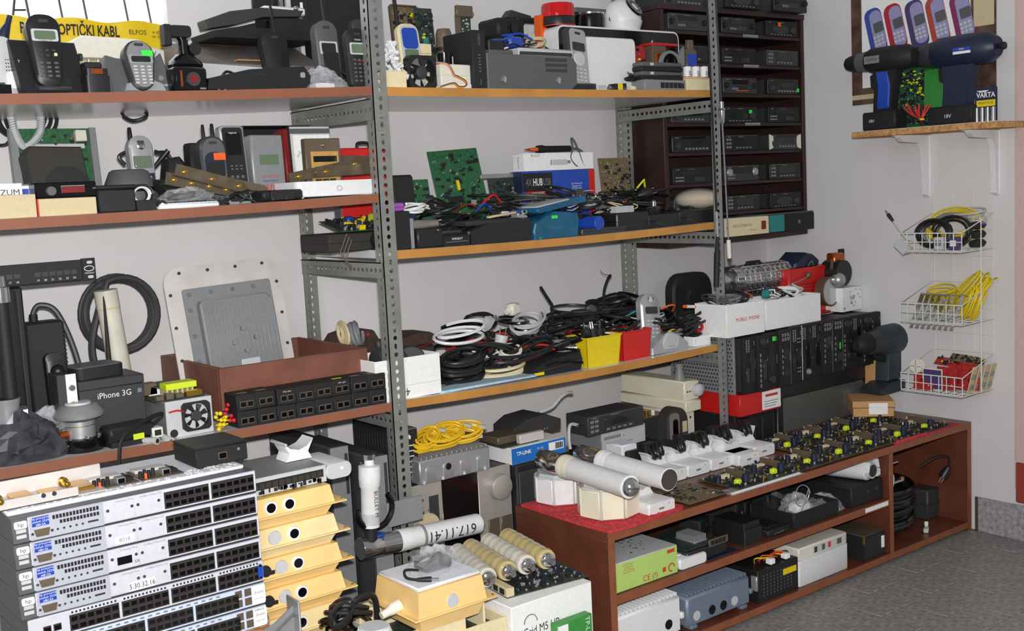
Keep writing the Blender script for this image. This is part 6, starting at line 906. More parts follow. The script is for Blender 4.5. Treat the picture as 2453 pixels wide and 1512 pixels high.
for k,(u,v) in enumerate(((478,850),(708,830))): c = W(u,v,Y=2.53); P = coilpts((c.x,2.53,zt0+.05),.028,3,.004,(1,0,.3),(0,.8,.5),.2,30+k,.8); P = [Vector((max(xl+.02,min(xr-.02,p.x)),p.y,p.z)) for p in P]; cable(['black cord coil in the front corner of the wooden tray','black cord coil behind the antenna in the wooden tray'][k],P,.004,'black')
# sixteen black injectors in two rows
i0,i1 = W(564,990,Y=2.335).x,1.408; pw = (i1-i0)/8; ph = .0375
t = T('poe_injector','x','injector',(0,0,0),group='black injectors stacked in two rows'); t.p('case',B(-pw*.49,pw*.49,0,.066,0,ph*.985,.0015),'matblack'); q = None
for s in (-1,1): q = t.p('socket',B(s*.0085-.0078,s*.0085+.0078,-.0014,0,ph*.2,ph*.6,.0004),'brownmetal'); t.p('cavity',B(s*.0085-.0062,s*.0085+.0062,-.0018,-.001,ph*.26,ph*.54,0),'lens',q)
base = t.o; nth = ['first','second','third','fourth','fifth','sixth','seventh','eighth']
for r_ in range(2):
    for k in range(8):
        x = i0+pw*(k+.5); lb = 'black injector with two network sockets, %s row, %s from the steel post' % (['lower','upper'][r_],nth[7-k]); dy = [0,.004,-.004,-.003,0,.002,0,.001][k]*r_
        loc = (x,2.326+dy,zs('A3',x)+r_*ph)
        if r_ == 0 and k == 0: base.location = loc; base['label'] = lb; o = base
        else: o = dup(base,loc,label=lb)
        if r_ and k in (2,5): text(o,'POE  LAN',.0045,(0,-.002,ph*.8),'whiteink')
        if r_ and k == 5: own(link(NEW('sticker',B(-.012,.012,.02,.028,ph*.985,ph*1.0,0).mesh('sticker','lime'))),o)
        if r_ and k in (0,1,6,7): own(link(NEW('rating_label',B(-.012,.012,.02,.032,ph*.985,ph*.995,0).mesh('label','dustgrey'))),o)
# ================================================================ lowest orange shelf
def zB3(x): return zs('B3',x)
f = fit(948,1056,852,2.335,'B3',900); t = T('open_carton','white open carton numbered 44 holding dark headsets','box',(f.x-.028,2.335,f.z)); w = f.w+.056; tray(t,w,.16,f.h,.003,'paper'); text(t.o,'44',.028,(-w*.06,-.001,.018),'ink',(PI/2,PI,0),sx=.8); t.p('fold',B(-w/2,w/2,-.0005,0,f.h*.32,f.h*.33,0),'lgrey'); g = G()
for k in range(5): g.box(-.002,.03-.004*k,0,.0006,.0,.003,0).tf(Matrix.Identity(4)) if 0 else None
for k in range(7): a = PI*(.1+.13*k); g.tube([(-w/2-.0008,.06+.012*cos(a),.034+.012*sin(a)),(-w/2-.0008,.06+.03*cos(a),.034+.03*sin(a))],.0012,4)
t.p('red_print',g,'redink',kind=ST); hx,hz = f.x-.028,f.z
for k in range(5): x = hx-.05+.026*k; t = T('headset','dark padded headset earpiece packed in the white carton','headset',(x,2.36+.02*(k % 2),hz+f.h*.55),.3*k,.1,0,group='headset earpieces in the white carton'); t.p('cushion',LF([((-.012,.03,.03),.034),((-.006,.03,.03),.038),((.008,.03,.03),.038),((.012,.03,.03),.03)],18),'charcoal'); t.p('shell',LF([((.012,.03,.03),.026),((.02,.03,.03),.02)],16),'matblack')
mat('felt',(62,44,38),.95,0,.12,60,.2)
x = W(855,775,Y=2.58).x; z0 = zB3(1.5); t = T('hat','brown felt hat with a small red dot behind the steel post','hat',(x+.01,2.56,z0)); t.p('stand',B(-.06,.14,0,.12,0,.06,.01),'dustblack'); t.p('crown',PR([(-.075,.06),(-.08,.12),(-.06,.145),(-.035,.15),(-.018,.14),(.005,.155),(.03,.15),(.05,.115),(.12,.11),(.16,.09),(.16,.06)],0,.09,ins=.012),'felt'); t.p('red_dot',SP((.01,.001,.14),.004),'red')
x = W(1000,780,Y=2.5).x; t = T('felt_pouch','flat brown felt pouch with red piping on the cable heap','pouch',(x,2.48,zB3(x)+.105)); t.p('pouch',PR([(-.06,0),(.05,.004),(.06,.018),(.03,.034),(-.02,.038),(-.06,.03)],0,.09,ins=.008),'felt'); t.p('piping',TU(spline([(-.05,-.001,.0),(0,-.003,.0),(.05,-.001,.012)]),.002),'darkred'); t.p('filling',B(-.05,.05,.01,.08,-.104,.002,.01),'dustblack')
for k,(u,v) in enumerate(((815,800),(850,800))): P = coilpts(W(u,v,Y=2.55),.035,5,.006,(.5,.6,0),(0,.3,1),.05,41+k,.8); P = [Vector((max(1.425,p.x),p.y,max(p.z,zB3(1.45)+.006))) for p in P]; cable(['beige cable loop behind the brown wooden tray','grey cable loop behind the brown wooden tray'][k],P,.0045,['beige','grey'][k])
for k in range(3): x = max(1.46,W(830+40*k,820,Y=2.46).x); t = T('mains_plug','black moulded plug lying beside the front post on the lowest shelf','plug',(x+.01*k,2.44,zB3(x)+.09),.4*k,.3,-.6,group='black plugs beside the front post'); t.p('body',LF([((-.03,0,0),.012),((0,0,0),.017),((.02,0,0),.017)],14),'charcoal'); t.p('pin',CL((.02,.008,0),(.04,.008,0),.0023),'chrome'); t.p('pin',CL((.02,-.008,0),(.04,-.008,0),.0023),'chrome')
x = W(870,820,Y=2.46).x; t = T('joystick','dark dusty joystick base near the wooden tray','joystick',(1.49,2.40,zB3(1.49))); t.p('base',B(-.03,.05,0,.1,0,.05,.008),'dustblack'); t.p('stick',LF([((.0,.05,.05),.008),((-.02,.05,.12),.011),((-.024,.05,.135),.008)],12),'charcoal'); t.p('button',SP((.03,.03,.05),.006),'blue')
# pale pad and coils at the front
f = fit(1054,1284,935,2.335,'B3',930); one('foam_pad','pale blue foam pad under the cream cable coil','pad',B(-f.w/2,f.w/2,0,.14,.0005,.007,.002),mat('paleblue',(176,200,214),.8,0,.06,60,.2),(f.x,2.328,zB3(f.x)+.003),0,0,.003)
def heapcoil(label,u,v,Y,R,turns,r,m,seed,asp=.6,tilt=.1,rise=.006,name='cable_coil',plug=None,wob=.1,zmin=.012,e=0):
    c = W(u,v,Y=Y); P = coilpts(c,R,turns,rise,(cos(e),sin(e),tilt*.3),(-sin(e),cos(e),tilt),wob,seed,asp,24); P = [Vector((min(max(p.x,1.475),2.58),max(2.333,p.y),max(p.z,zB3(p.x)+zmin))) for p in P]
    return cable(label,P,r,m,name,'cable',None,plug(P) if plug else None)
heapcoil('cream cable coil on the pale blue pad',1205,895,2.42,.072,7,.0048,'cream',3,.5,.2,.006); heapcoil('small cream wire coil above the pale blue pad',1222,845,2.40,.03,4,.003,'offwhite',4,.7,.5,.005)
heapcoil('thick black cable coil at the front next to the white carton',1105,880,2.415,.062,7,.006,'black',5,.62,.3,.011,wob=.07); heapcoil('black cable ring with red stripes before the heap',1250,838,2.385,.10,2.4,.0052,'black',6,.4,.25,.008); heapcoil('thin red lead following the black ring',1262,850,2.375,.09,1.4,.0028,'red',7,.36,.3,.006)
t = heapcoil('white power lead looped on the heap with appliance plug',1105,800,2.44,.075,2.3,.0045,'white',8,.55,.25,.012,plug=lambda P: [(P[0],(.1,-.5,.9),'iec')]); heapcoil('light grey power cord bundle on top of the heap',1262,775,2.47,.058,5,.0042,'lgrey',9,.5,.5,.008,e=.3)
c = W(1200,815,Y=2.42); t = T('mains_plug','white round mains plug standing with pins up on the heap','plug',(c.x,2.42,c.z),0,.1,.25); t.p('body',LF([((0,0,-.03),.010),((0,0,-.015),.016),((0,0,.012),.018),((0,0,.014),.017)],16),'lgrey')
for s in (-1,1): t.p('pin',CL((s*.0095,0,.012),(s*.0095,0,.034),.0024,n=8),'chrome')
t.p('cord',TU(spline([(0,0,-.03),(-.02,-.005,-.045),(-.05,.0,-.05),(-.08,.01,-.04)]),.0045),'white')
c = W(1228,745,Y=2.50); t = T('mains_plug','pale angled mains plug resting on top of the heap','plug',c,.3); t.p('body',B(-.02,.022,-.014,.014,-.012,.022,.006),'offwhite'); t.p('nose',LF([((-.02,0,.004),.012),((-.032,0,0),.008)],12),'offwhite'); t.p('cord',TU(spline([(.02,0,0),(.04,.01,-.01),(.05,.02,-.04),(.06,.02,-.08)]),.004),'offwhite')
# the black heap
def zt3(x,y):
    a = min(1,max(0,(x-1.62)/.25)); b = min(1,max(0,(2.60-x)/.15)); return zB3(x)+.05+(.10*a*b)*min(1,(y-2.36)/.12)
tangle('black power cord tangled in the heap on the lowest orange shelf',85,(1.62,2.52,2.40,2.58,zB3,zt3),0,.0048,['black','matblack','glossblack','black'],'black power cords in the lower heap',12,R=(.04,.09),k=.35,flat=.7)
tangle('black power cord tangled at the front of the lower heap',14,(2.0,2.46,2.37,2.44,zB3,lambda x,y: zB3(x)+.09),0,.0045,['black','glossblack'],'black cords at the front of the lower heap',13,R=(.03,.06),flat=.6)
tangle('red lead tangled in the heap on the lowest orange shelf',7,(1.75,2.55,2.40,2.56,lambda x: zB3(x)+.04,zt3),0,.0032,['red','darkred'],'red leads in the lower heap',14,R=(.03,.06))
tangle('thin grey wire in the heap on the lowest orange shelf',8,(2.0,2.5,2.38,2.56,lambda x: zB3(x)+.04,zt3),0,.0022,['grey','lgrey','offwhite'],'grey wires in the lower heap',15,R=(.02,.05))
for lb,m,u,v in (('blue lead curling in the lower heap','blue',1288,815),('teal lead arching in the lower heap','teal',1520,752),('orange lead beside the silver phone','orange',1600,738),('yellow lead beside the silver phone base','yellow',1610,795)):
    c = W(u,v,Y=2.42); z0 = max(c.z,zB3(c.x)+.02); cable(lb,spline([(c.x-.03,2.44,z0-.012),(c.x-.01,2.41,z0+.008),(c.x+.02,2.41,z0+.006),(c.x+.04,2.44,z0-.015)]),.0028,m)
for lb,P in (('stiff black cable stub rising from the lower heap',[(1322,730,2.53),(1310,712,2.53),(1295,688,2.53)]),('black cable with bare wire ends rising at the rear post',[(1447,740,2.55),(1447,700,2.55),(1455,672,2.55),(1462,660,2.56)]),('black cable end sticking up behind the silver phone',[(1650,735,2.50),(1648,715,2.50),(1653,695,2.50)])):
    Q = spline([W(u,v,Y=y) for u,v,y in P]); t = cable(lb,[Vector((Q[0].x,Q[0].y,zB3(Q[0].x)+.01))]+Q,.005,'black')
    if 'bare' in lb: e = Q[-1]-Q[0]; o = Vector(t.o.location); e = Q[-1]-o; t.p('bare_wire',TU(spline([e,e+Vector((-.02,0,.004)),e+Vector((-.035,0,.012)),e+Vector((-.04,0,.02))]),.001),'copper')
# pouch, bins, phone
f = fit(1266,1402,850,2.345,'B3',880); t = T('leather_pouch','black zipped leather pouch in front of the cable heap','pouch',f.loc); t.p('pouch',PR([(-f.w*.5,.01),(-f.w*.3,0),(f.w*.46,0),(f.w*.5,f.h*.5),(f.w*.46,f.h),(-f.w*.1,f.h*.85),(-f.w*.42,f.h*.5)],0,.09,ins=.01),'matblack'); t.p('zip',TU(spline([(-f.w*.35,-.002,f.h*.3),(0,-.004,f.h*.4),(f.w*.44,-.002,f.h*.55)]),.002),'charcoal'); t.p('yellow_tag',B(-f.w*.42,-f.w*.25,-.004,-.002,.006,.014,0),'yellow'); t.p('fold',TU(spline([(-f.w*.2,-.001,.03),(.01,-.006,.035),(f.w*.45,-.001,.02)]),.004),'glossblack')
c = W(1362,830,Y=2.40); t = T('wrapped_lamp','silver spiral lamp wrapped in clear film on the pouch','lamp',(c.x,2.40,c.z-.01),.1); g = G(); t.p('spiral',TU([(-.03+.0016*k*.5,.016*cos(k*.7),.016*sin(k*.7)) for k in range(64)],.003),'chrome'); t.p('cap',LF([((.022,0,0),.014),((.045,0,0),.009)],14),'lgrey'); t.p('film',SP((-.015,0,0),.028,12,8,.85),'clearbag')
def bin_(label,u0,u1,v0,m,y,cat='bin'):
    f = fit(u0,u1,v0,y,'B3',v0+30); t = T('storage_bin',label,cat,f.loc); w,h,d,th = f.w,f.h,.085,.0025; k = .90
    for nm,P in (('front_wall',[(-w*k/2,0,0),(w*k/2,0,0),(w/2,-.006,h),(-w/2,-.006,h)]),('back_wall',[(-w*k/2,d,0),(w*k/2,d,0),(w/2,d+.004,h),(-w/2,d+.004,h)])): t.p(nm,G().add(P+[(p[0],p[1]+th,p[2]) for p in P],[(0,1,2,3),(7,6,5,4),(0,4,5,1),(1,5,6,2),(2,6,7,3),(3,7,4,0)]),m)
    for nm,s in (('left_wall',-1),('right_wall',1)): P = [(s*w*k/2,0,0),(s*w*k/2,d,0),(s*w/2,d+.004,h),(s*w/2,-.006,h)]; t.p(nm,G().add(P+[(p[0]-s*th,p[1],p[2]) for p in P],[(0,1,2,3),(7,6,5,4),(0,4,5,1),(1,5,6,2),(2,6,7,3),(3,7,4,0)]),m)
    t.p('bottom',B(-w*k/2,w*k/2,0,d,0,th,0),m); t.p('rim',TU([(-w/2,-.006,h),(w/2,-.006,h),(w/2,d+.004,h),(-w/2,d+.004,h)],.0028,6,True),m); return t,f
t,f = bin_('yellow plastic bin filled with plugs on the lowest orange shelf',1402,1486,806,'yellow',2.352); yb = f
t,f = bin_('red plastic bin filled with small metal clips on the lowest shelf',1488,1558,792,'red',2.352); rb = f
for k in range(3): t = T('mains_plug','black mains plug with bare pins sticking out of the yellow bin','plug',(yb.x-.026+.024*k,2.39,yb.z+yb.h-.004),.5*k,-.35+.2*k,.3-.2*k,group='black plugs in the yellow bin'); t.p('body',LF([((0,0,-.03),.012),((0,0,.0),.017),((0,0,.024),.016)],14),'matblack'); t.p('pin',CL((.009,0,.024),(.009,0,.044),.0022,n=8),'chrome'); t.p('pin',CL((-.009,0,.024),(-.009,0,.044),.0022,n=8),'chrome')
for k in range(3): cable('yellow wire ring inside the yellow bin',coilpts((yb.x-.01+.015*k,2.385,yb.z+yb.h-.004),.014,1.6,.002,(1,0,.2),(0,1,.3),.05,k),.0026,'yellow',grp='yellow wire rings in the bin')
q = random.Random(8)
for k in range(26): t = T('metal_clip','small shiny metal clip in the red bin','clip',(rb.x+q.uniform(-.026,.026),2.37+q.uniform(0,.06),rb.z+rb.h-.014+q.uniform(0,.008)),q.uniform(0,6),q.uniform(-1,1),q.uniform(-1,1),group='metal clips in the red bin'); t.p('clip',TU([(-.006,0,0),(.006,0,0),(.007,.003,0),(.004,.005,0),(-.005,.005,0)],.0012,5),'chrome'); t.p('barrel',CL((-.004,.002,.001),(.002,.002,.001),.002,n=6),'silver')
c = W(1380,822,Y=2.42); t = T('red_tin','flat red tin lid behind the yellow bin','tin',(c.x,2.45,c.z-.01)); t.p('lid',B(-.03,.03,0,.05,0,.012,.003),'red'); t.p('stack',B(-.026,.026,.004,.046,-.06,0,.004),'matblack'); t.p('rim',B(-.031,.031,-.001,.051,0,.003,0),'darkred')
f = fit(1552,1642,800,2.36,'B3',825); t = T('phone_station','silver phone station with round dish under the slim handset','phone base',(f.x,2.345,f.z)); t.p('plate',PR([(-f.w*.48,0),(f.w*.5,0),(f.w*.5,.02),(f.w*.2,.055),(-f.w*.2,.055),(-f.w*.48,.02)],0,.08,ins=.004),'silver'); t.p('dish',LF([((0,.01,.03),.034),((0,-.004,.026),.032)],22),'lgrey'); text(t.o,'Panasonic',.007,(.0,-.006,.02),'greyink')
f = fit(1540,1586,702,2.37,'B3',760); f.z += .03; f.h -= .032; t = handset('handset','slim silver cordless handset standing in the silver station',f,.024,.14,'silver',scr=(.6,.74),scrm='darkscreen',keys=(.1,.5,5,3),keym='lgrey',foot=.95,r=f.w*.4); t.o.rotation_euler[1] = .1; t.p('speaker_dish',LF([((0,-.001,f.h*.88),.009),((0,-.003,f.h*.88),.006)],16),'lgrey')
f = fit(1641,1724,805,2.345,'B3',825); t = T('open_carton','low white open carton full of cords beside the right post','box',f.loc); f.w = min(f.w,2*(2.588-f.x)); tray(t,f.w,.12,f.h,.003,'paper'); wx,wz = f.x,f.z; t.p('print',B(-f.w*.44,-f.w*.41,-.0006,0,f.h*.2,f.h*.8,0),'lgrey')
tangle('black cord piled in the low white carton',9,(wx-.04,wx+.03,2.37,2.43,lambda x: wz+.02,lambda x,y: wz+.085),0,.0042,['black','matblack'],'black cords in the low white carton',21,R=(.025,.04)); cable('red thin wire coil in the low white carton',coilpts((wx+.008,2.37,wz+.055),.016,4,.003,(1,0,.2),(0,.6,.8),.1,3),.002,'red')
t = T('marker','orange and black marker with white label above the white carton','marker',(wx+.015,2.40,wz+.115),.15,0,.12); t.p('barrel',CL((-.04,0,0),(.03,0,0),.005),'orange'); t.p('label',CL((-.03,0,0),(.012,0,0),.0052),'paper'); t.p('cap',LF([((.03,0,0),.008),((.05,0,0),.007)],12),'matblack')
t = T('white_block','pale grey switch block behind the heap beside the right rear post','block',(2.53,2.6,zB3(2.53))); zz = W(1635,712,Y=2.6).z-zB3(2.4); t.p('body',B(-.05,.05,0,.04,0,zz,.003),'lgrey'); t.p('slot',B(-.03,-.02,-.001,0,zz-.02,zz-.008,0),'matblack'); t.p('slot',B(-.014,.014,-.001,0,zz-.018,zz-.01,0),'matblack')
# ================================================================ stack of network switches
SY = 1.98; sx0,sx1 = .453,.895; sw = sx1-sx0; P_ = .0444; ztop = .689; mat('swgrey',(176,178,190),.45,0,.02); mat('swface',(198,200,208),.45,0,.02); mat('portgold',(54,48,42),.5)
pm = {k: B(-.0066,.0066,-.0004,.0008,-.006,.006,.0003).mesh('port','portgold') for k in 'a'}; cvm = B(-.0052,.0052,-.0008,.0006,-.0045,.0035,0).mesh('cavity','lens')
def port(t,par,x,z,y=-.001):
    o = own(link(NEW('port',pm['a'])),par); o.location = (x,y,z); c = own(link(NEW('cavity',cvm)),o); c.location = (0,-.0003,0)
def hpswitch(i,label):
    t = T('network_switch',label,'switch',(sx0+sw/2,SY,ztop-P_*(i+1)),0,group='grey network switches in the stack'); h = P_-.0014; w = sw
    t.p('case',B(-w/2,w/2,.004,.2,0,h,.001),'dgrey'); fr = t.p('front',B(-w/2+.026,w/2,0,.005,.002,h-.001,.0008),'swface'); t.p('side_panel',B(-w/2,-w/2+.027,.001,.006,0,h,.001),'dgrey')
    lb = t.p('logo_plate',PR(rr(.021,.013,.003,2,-w/2+.014,h*.74),-.001,.002),'paper'); text(lb,'hp',.010,(-w/2+.014,-.0016,h*.75),'ink')
    for k,z in enumerate((.42,.2)): t.p('clip',B(-w/2+.006,-w/2+.022,-.0006,.002,h*z,h*z+.006,0),'lgrey')
    pn = t.p('status_panel',B(-w/2+.028,-w/2+.152,-.0012,.001,.001,h-.0016,.0004),'swgrey'); bl = t.p('blue_label',B(-w/2+.032,-w/2+.060,-.0018,.001,h*.56,h*.93,0),'blue',pn); text(bl,'hp procurve\nswitch 2524\nJ4813A',.0056,(-w/2+.046,-.0022,h*.745),'whiteink')
    t.p('serial_socket',PR([(-w/2+.037,h*.16),(-w/2+.057,h*.16),(-w/2+.060,h*.44),(-w/2+.034,h*.44)],-.005,.001),'brownmetal',pn)
    for s in (.031,.063): t.p('screw',CL((-w/2+s,-.004,h*.3),(-w/2+s,0,h*.3),.0025,n=8),'chrome',pn)
    g = G()
    for k in range(14): g.box(-w/2+.066+.0057*k,-w/2+.0700+.0057*k,-.002,0,h*.72,h*.88,0); g.box(-w/2+.066+.0057*k,-w/2+.0700+.0057*k,-.002,0,h*.5,h*.64,0) if k > 1 else None
    t.p('status_lights',g,'matblack',pn,kind=ST); g = G()
    for k in range(5): g.cyl((-w/2+.073+.0105*k,-.0016,h*.28),(-w/2+.073+.0105*k,0,h*.28),.0021,n=8)
    g.box(-w/2+.124,-w/2+.142,-.0016,0,h*.26,h*.34,0); t.p('buttons',g,'charcoal',pn,kind=ST)
    for k,(a,b) in enumerate(((.154,.207),(.208,.256))):
        q = t.p('cover_plate',B(-w/2+a,-w/2+b,-.0012,.001,.004,h*.72,.0004),'lgrey' if 0 else 'swface',None)
        for x in (a+.005,b-.005): t.p('screw',LF([((-w/2+x,-.001,h*.58),.0034),((-w/2+x,-.003,h*.58),.0028)],10),'chrome',q)
    text(fr,'Transceiver Ports',.0045,(-w/2+.19,-.0008,h*.88),'greyink'); text(fr,'10/100Base-TX Ports (1-24)',.0045,(-w/2+.237,-.0008,h*.88),'greyink',sx=.8)
    for blk,a in enumerate((.262,.352)):
        bk = t.p('port_block',B(-w/2+a,-w/2+a+.0855,-.0010,.001,h*.12,h*.84,.0003),'ink')
        for r_ in range(2):
            for k in range(6): port(t,bk,-w/2+a+.0075+.0141*k,h*(.64 if r_ else .3),-.0012)
    return t
hpswitch(0,'grey network switch on top of the stack, under the foam sheet'); t = hpswitch(1,'grey network switch with paper label 8018, second in the stack'); t.p('paper_label',B(-sw/2+.168,-sw/2+.200,-.0024,-.001,.006,.018,0),'paper'); text(t.o,'8018',.010,(-sw/2+.184,-.003,.012),'greyink')
t = hpswitch(2,'grey network switch with a dark open fibre slot, third in the stack'); t.p('fibre_slot',B(-sw/2+.168,-sw/2+.194,-.0026,-.001,.012,.026,0),'glossblack'); text(t.o,'SX',.008,(-sw/2+.203,-.002,.012),'ink')
t = hpswitch(3,'grey network switch labelled 5.30.32.16, fourth in the stack'); t.p('paper_label',B(-sw/2+.184,-sw/2+.232,-.0024,-.001,.004,.019,0),'paper'); text(t.o,'5.30.32.16',.0135,(-sw/2+.208,-.003,.0115),'ink',sx=.85)
def flatswitch(i,label,kind):
    t = T('network_switch',label,'switch',(sx0+sw/2+.006,SY,ztop-P_*(i+1)),group='grey network switches in the stack'); h = P_-.0014; w = sw-.008; t.p('case',B(-w/2,w/2,.004,.2,0,h,.001),'dgrey'); m = 'swface' if kind == 0 else mat('swblue',(196,208,226),.4,0,.02); fr = t.p('front',B(-w/2,w/2,0,.005,.001,h-.001,.002),m)
    if kind == 0:
        for k in range(2): port(t,fr,-w/2+.03+.017*k,h*.45)
        blocks = [(-w/2+.068+.091*b,.086) for b in range(4)]
        g = G()
        for b in range(4):
            for k in range(12): x = -w/2+.072+.091*b+.0068*k; g.box(x,x+.003,-.001,0,h*.84,h*.92,0)
        t.p('status_lights',g,'ink',kind=ST); v = t.p('monitor_socket',PR(rr(.010,.026,.003,2,w/2-.008,h*.5),-.004,.001),'blue')
        for z in (.2,.8): t.p('screw',CL((w/2-.008,-.004,h*z),(w/2-.008,0,h*z),.003,n=8),'chrome')
    else:
        blocks = [(-w/2+.02+.091*b,.086) for b in range(4)]
        for k in range(2):
            for r_ in range(2): q = t.p('uplink_socket',B(w/2-.062+.019*k,w/2-.048+.019*k,-.001,.001,h*(.14+.42*r_),h*(.48+.42*r_),.0004),'brownmetal')
        c = t.p('corner_plate',PR(rr(.028,h*.86,.005,3,w/2-.0145,h*.5),-.0012,.001),'paper'); text(c,'3com',.0085,(w/2-.0145,-.002,h*.62),'greyink'); text(c,'SuperStack',.004,(w/2-.0145,-.002,h*.35),'greyink')
        if kind == 2: text(c,'edex.k',.007,(w/2-.016,-.0022,h*.86),'ink')
        g = G()
        for k in range(22): g.box(-w/2+.03+.0145*k,-w/2+.037+.0145*k,-.001,0,h*.86,h*.92,0)
        t.p('status_lights',g,'greyink',kind=ST)
    for a,bw in blocks:
        bk = t.p('port_block',B(a,a+bw,-.0010,.001,h*.12,h*.78,.0003),'ink')
        for r_ in range(2):
            for k in range(6): port(t,bk,a+.0075+.0142*k,h*(.62 if r_ else .29),-.0012)
flatswitch(4,'wide grey switch with a blue monitor socket, fifth in the stack',0); flatswitch(5,'pale blue-grey switch with white corner plate, sixth in the stack',1); flatswitch(6,'pale blue-grey switch with scribbled corner plate, seventh in the stack',2)
zc = ztop-P_*7-.001
def crate(label,x0,x1,y0,y1,h):
    t = T('wooden_crate',label,'crate',((x0+x1)/2,y0,0)); w,d = x1-x0,y1-y0; n = 4
    for k in range(n): t.p('plank',B(-w/2,w/2,0,.015,h*k/n+.003,h*(k+1)/n-.003),'chip')
    t.p('lid',B(-w/2,w/2,0,d,h-.015,h),'chip') if 0 else t.p('body',B(-w/2+.002,w/2-.002,.015,d,0,h),'chip')
crate('plain wooden crate under the stack of switches',sx0-.02,sx1+.01,SY-.005,SY+.21,zc)
# foam sheet and boards on top of the stack
t = T('foam_sheet','white packing foam sheet on top of the switch stack','foam',(sx0+sw/2+.0,SY+.026,ztop-.0012)); t.p('sheet',B(-sw/2,sw/2-.01,0,.2,0,.008,.003),'foamwhite'); zf_ = ztop+.008; g = G(); q = random.Random(4)
for k in range(160): g.sph((q.uniform(-.21,.2),q.uniform(.004,.05),.008),.003,6,3,.5)
t.p('bubbles',g,'foamwhite',kind=ST)
c = W(95,1160,Y=2.03); t = T('rf_module','nickel plated radio module with gold sockets on the foam','module',(c.x,SY+.035,zf_)); t.p('tray',B(-.11,.11,0,.1,0,.003),'antplate'); t.p('front_wall',B(-.11,.06,0,.003,0,.018,.001),'antplate'); t.p('back_wall',B(-.06,.13,.095,.1,0,.03,.001),'antplate')
for k in range(4): t.p('gold_board',B(-.09+.05*k,-.055+.05*k,.02,.085,.003,.006+.004*(k % 2)),'brass')
for x,y in ((-.07,.016),(.05,.05)): q2 = t.p('gold_socket',LF([((x,y-.022,.018),.0055),((x,y,.018),.0065),((x,y,.018),.009),((x,y+.008,.018),.009)],12),'gold'); t.p('pin',CL((x,y-.024,.018),(x,y-.02,.018),.0015,n=6),'brass',q2)
for x in (.0,.018): t.p('screw',CL((x,-.003,.014),(x,0,.014),.004),'chrome')
for k,(u,lb) in enumerate(((262,'small open router board nearest the gold sockets, on foam'),(372,'small open router board beside the black box, on foam'))):
    x = W(u,1130,Y=2.06).x; t = T('router_board',lb,'circuit board',(x,SY+.05,zf_),0,0,0); t.p('board',B(-.036,.044,0,.09,0,.0016,0),'brownmetal'); t.p('network_socket',B(.004,.02,.004,.024,.0016,.014),'steel'); t.p('cavity',B(.006,.018,.0035,.005,.003,.012,0),'lens'); t.p('chip',B(.022,.04,.02,.05,.0016,.007),'matblack'); t.p('orange_part',CL((-.026,.008,.0016),(-.026,.008,.012),.0025,n=8),'orange')
    for j in range(4): t.p('capacitor',CL((-.032+.008*j,.02,.0016),(-.032+.008*j,.02,.014+.002*(j % 2)),.0035,n=10),'matblack')
    t.p('shield',B(-.03,.03,.055,.085,.0016,.008),'antplate')
f = fit(480,578,1055,2.04,zf_,1075); t = T('junction_box','black metal box with network socket at the stack corner','box',(W(497,1075,Y=2.035).x+.026,2.03,zf_),.0); w = .105; t.p('body',B(-w/2,w/2,0,.11,.003,.037,.002),'matblack'); t.p('lid',B(-w/2-.001,w/2+.001,-.001,.111,.037,.041,.001),'black'); t.p('socket',B(-.008,.010,-.0014,0,.012,.026,.0004),'brownmetal'); t.p('cavity',B(-.006,.008,-.002,-.001,.014,.024,0),'lens'); t.p('light',CL((.034,-.001,.026),(.034,0,.026),.003,n=8),'greyink')
for x in (-.04,.04): t.p('foot',CL((x,.01,0),(x,.01,.003),.006),'matblack')
# ================================================================ cream enclosures
mat('encl',(236,200,132),.5,0,.05,10); mat('enclpale',(232,210,156),.5,0,.07,10); ez0 = .612; ep = .0625; EY = 2.03; ex0,ex1 = .905,1.088
def enclosure(label,x0,x1,y,z,m,d=.17,holes=(),rz=0,h=.056,name='enclosure'):
    w = x1-x0; t = T(name,label,'enclosure',((x0+x1)/2,y,z),rz); hb = h*.36
    def fr(za,zb,i0,i1,m_,nm):
        P = [(-w/2+i0,i0,za),(w/2-i0,i0,za),(w/2-i0,d-i0,za),(-w/2+i0,d-i0,za),(-w/2+i1,i1,zb),(w/2-i1,i1,zb),(w/2-i1,d-i1,zb),(-w/2+i1,d-i1,zb)]; return t.p(nm,G().add(P,[(3,2,1,0),(4,5,6,7),(0,1,5,4),(1,2,6,5),(2,3,7,6),(3,0,4,7)]),m_)
    fr(0,hb,.014,.003,m,'lower_shell'); t.p('flange',B(-w/2-.012,w/2+.026,-.006,d+.006,hb,hb+.004,.001),m); up = fr(hb+.004,h,.0,.006,m,'upper_shell')
    for x,k in holes:
        X = -w/2+w*x; zc_ = hb+.020; yk = .0026
        if k == 'hole': q = t.p('gland_ring',LF([((X,yk-.004,zc_),.0135),((X,yk,zc_),.0145)],18),'white'); t.p('hole',LF([((X,yk-.0046,zc_),.0098),((X,yk-.003,zc_),.0098)],16),'lens',q)
        elif k == 'plug': t.p('blank_plug',LF([((X,yk-.004,zc_),.0135),((X,yk,zc_),.0145)],18),'lgrey')
        else: q = t.p('key_lock',LF([((X,yk-.006,zc_),.011),((X,yk,zc_),.012)],14),'matblack'); t.p('lever',B(X-.004,X+.018,yk-.008,yk-.004,zc_-.008,zc_-.0),'matblack',q)
    t.p('corner_screw',CL((w/2+.018,.004,hb+.004),(w/2+.018,.004,hb+.006),.003,n=8),'brass'); t.h = h; return t
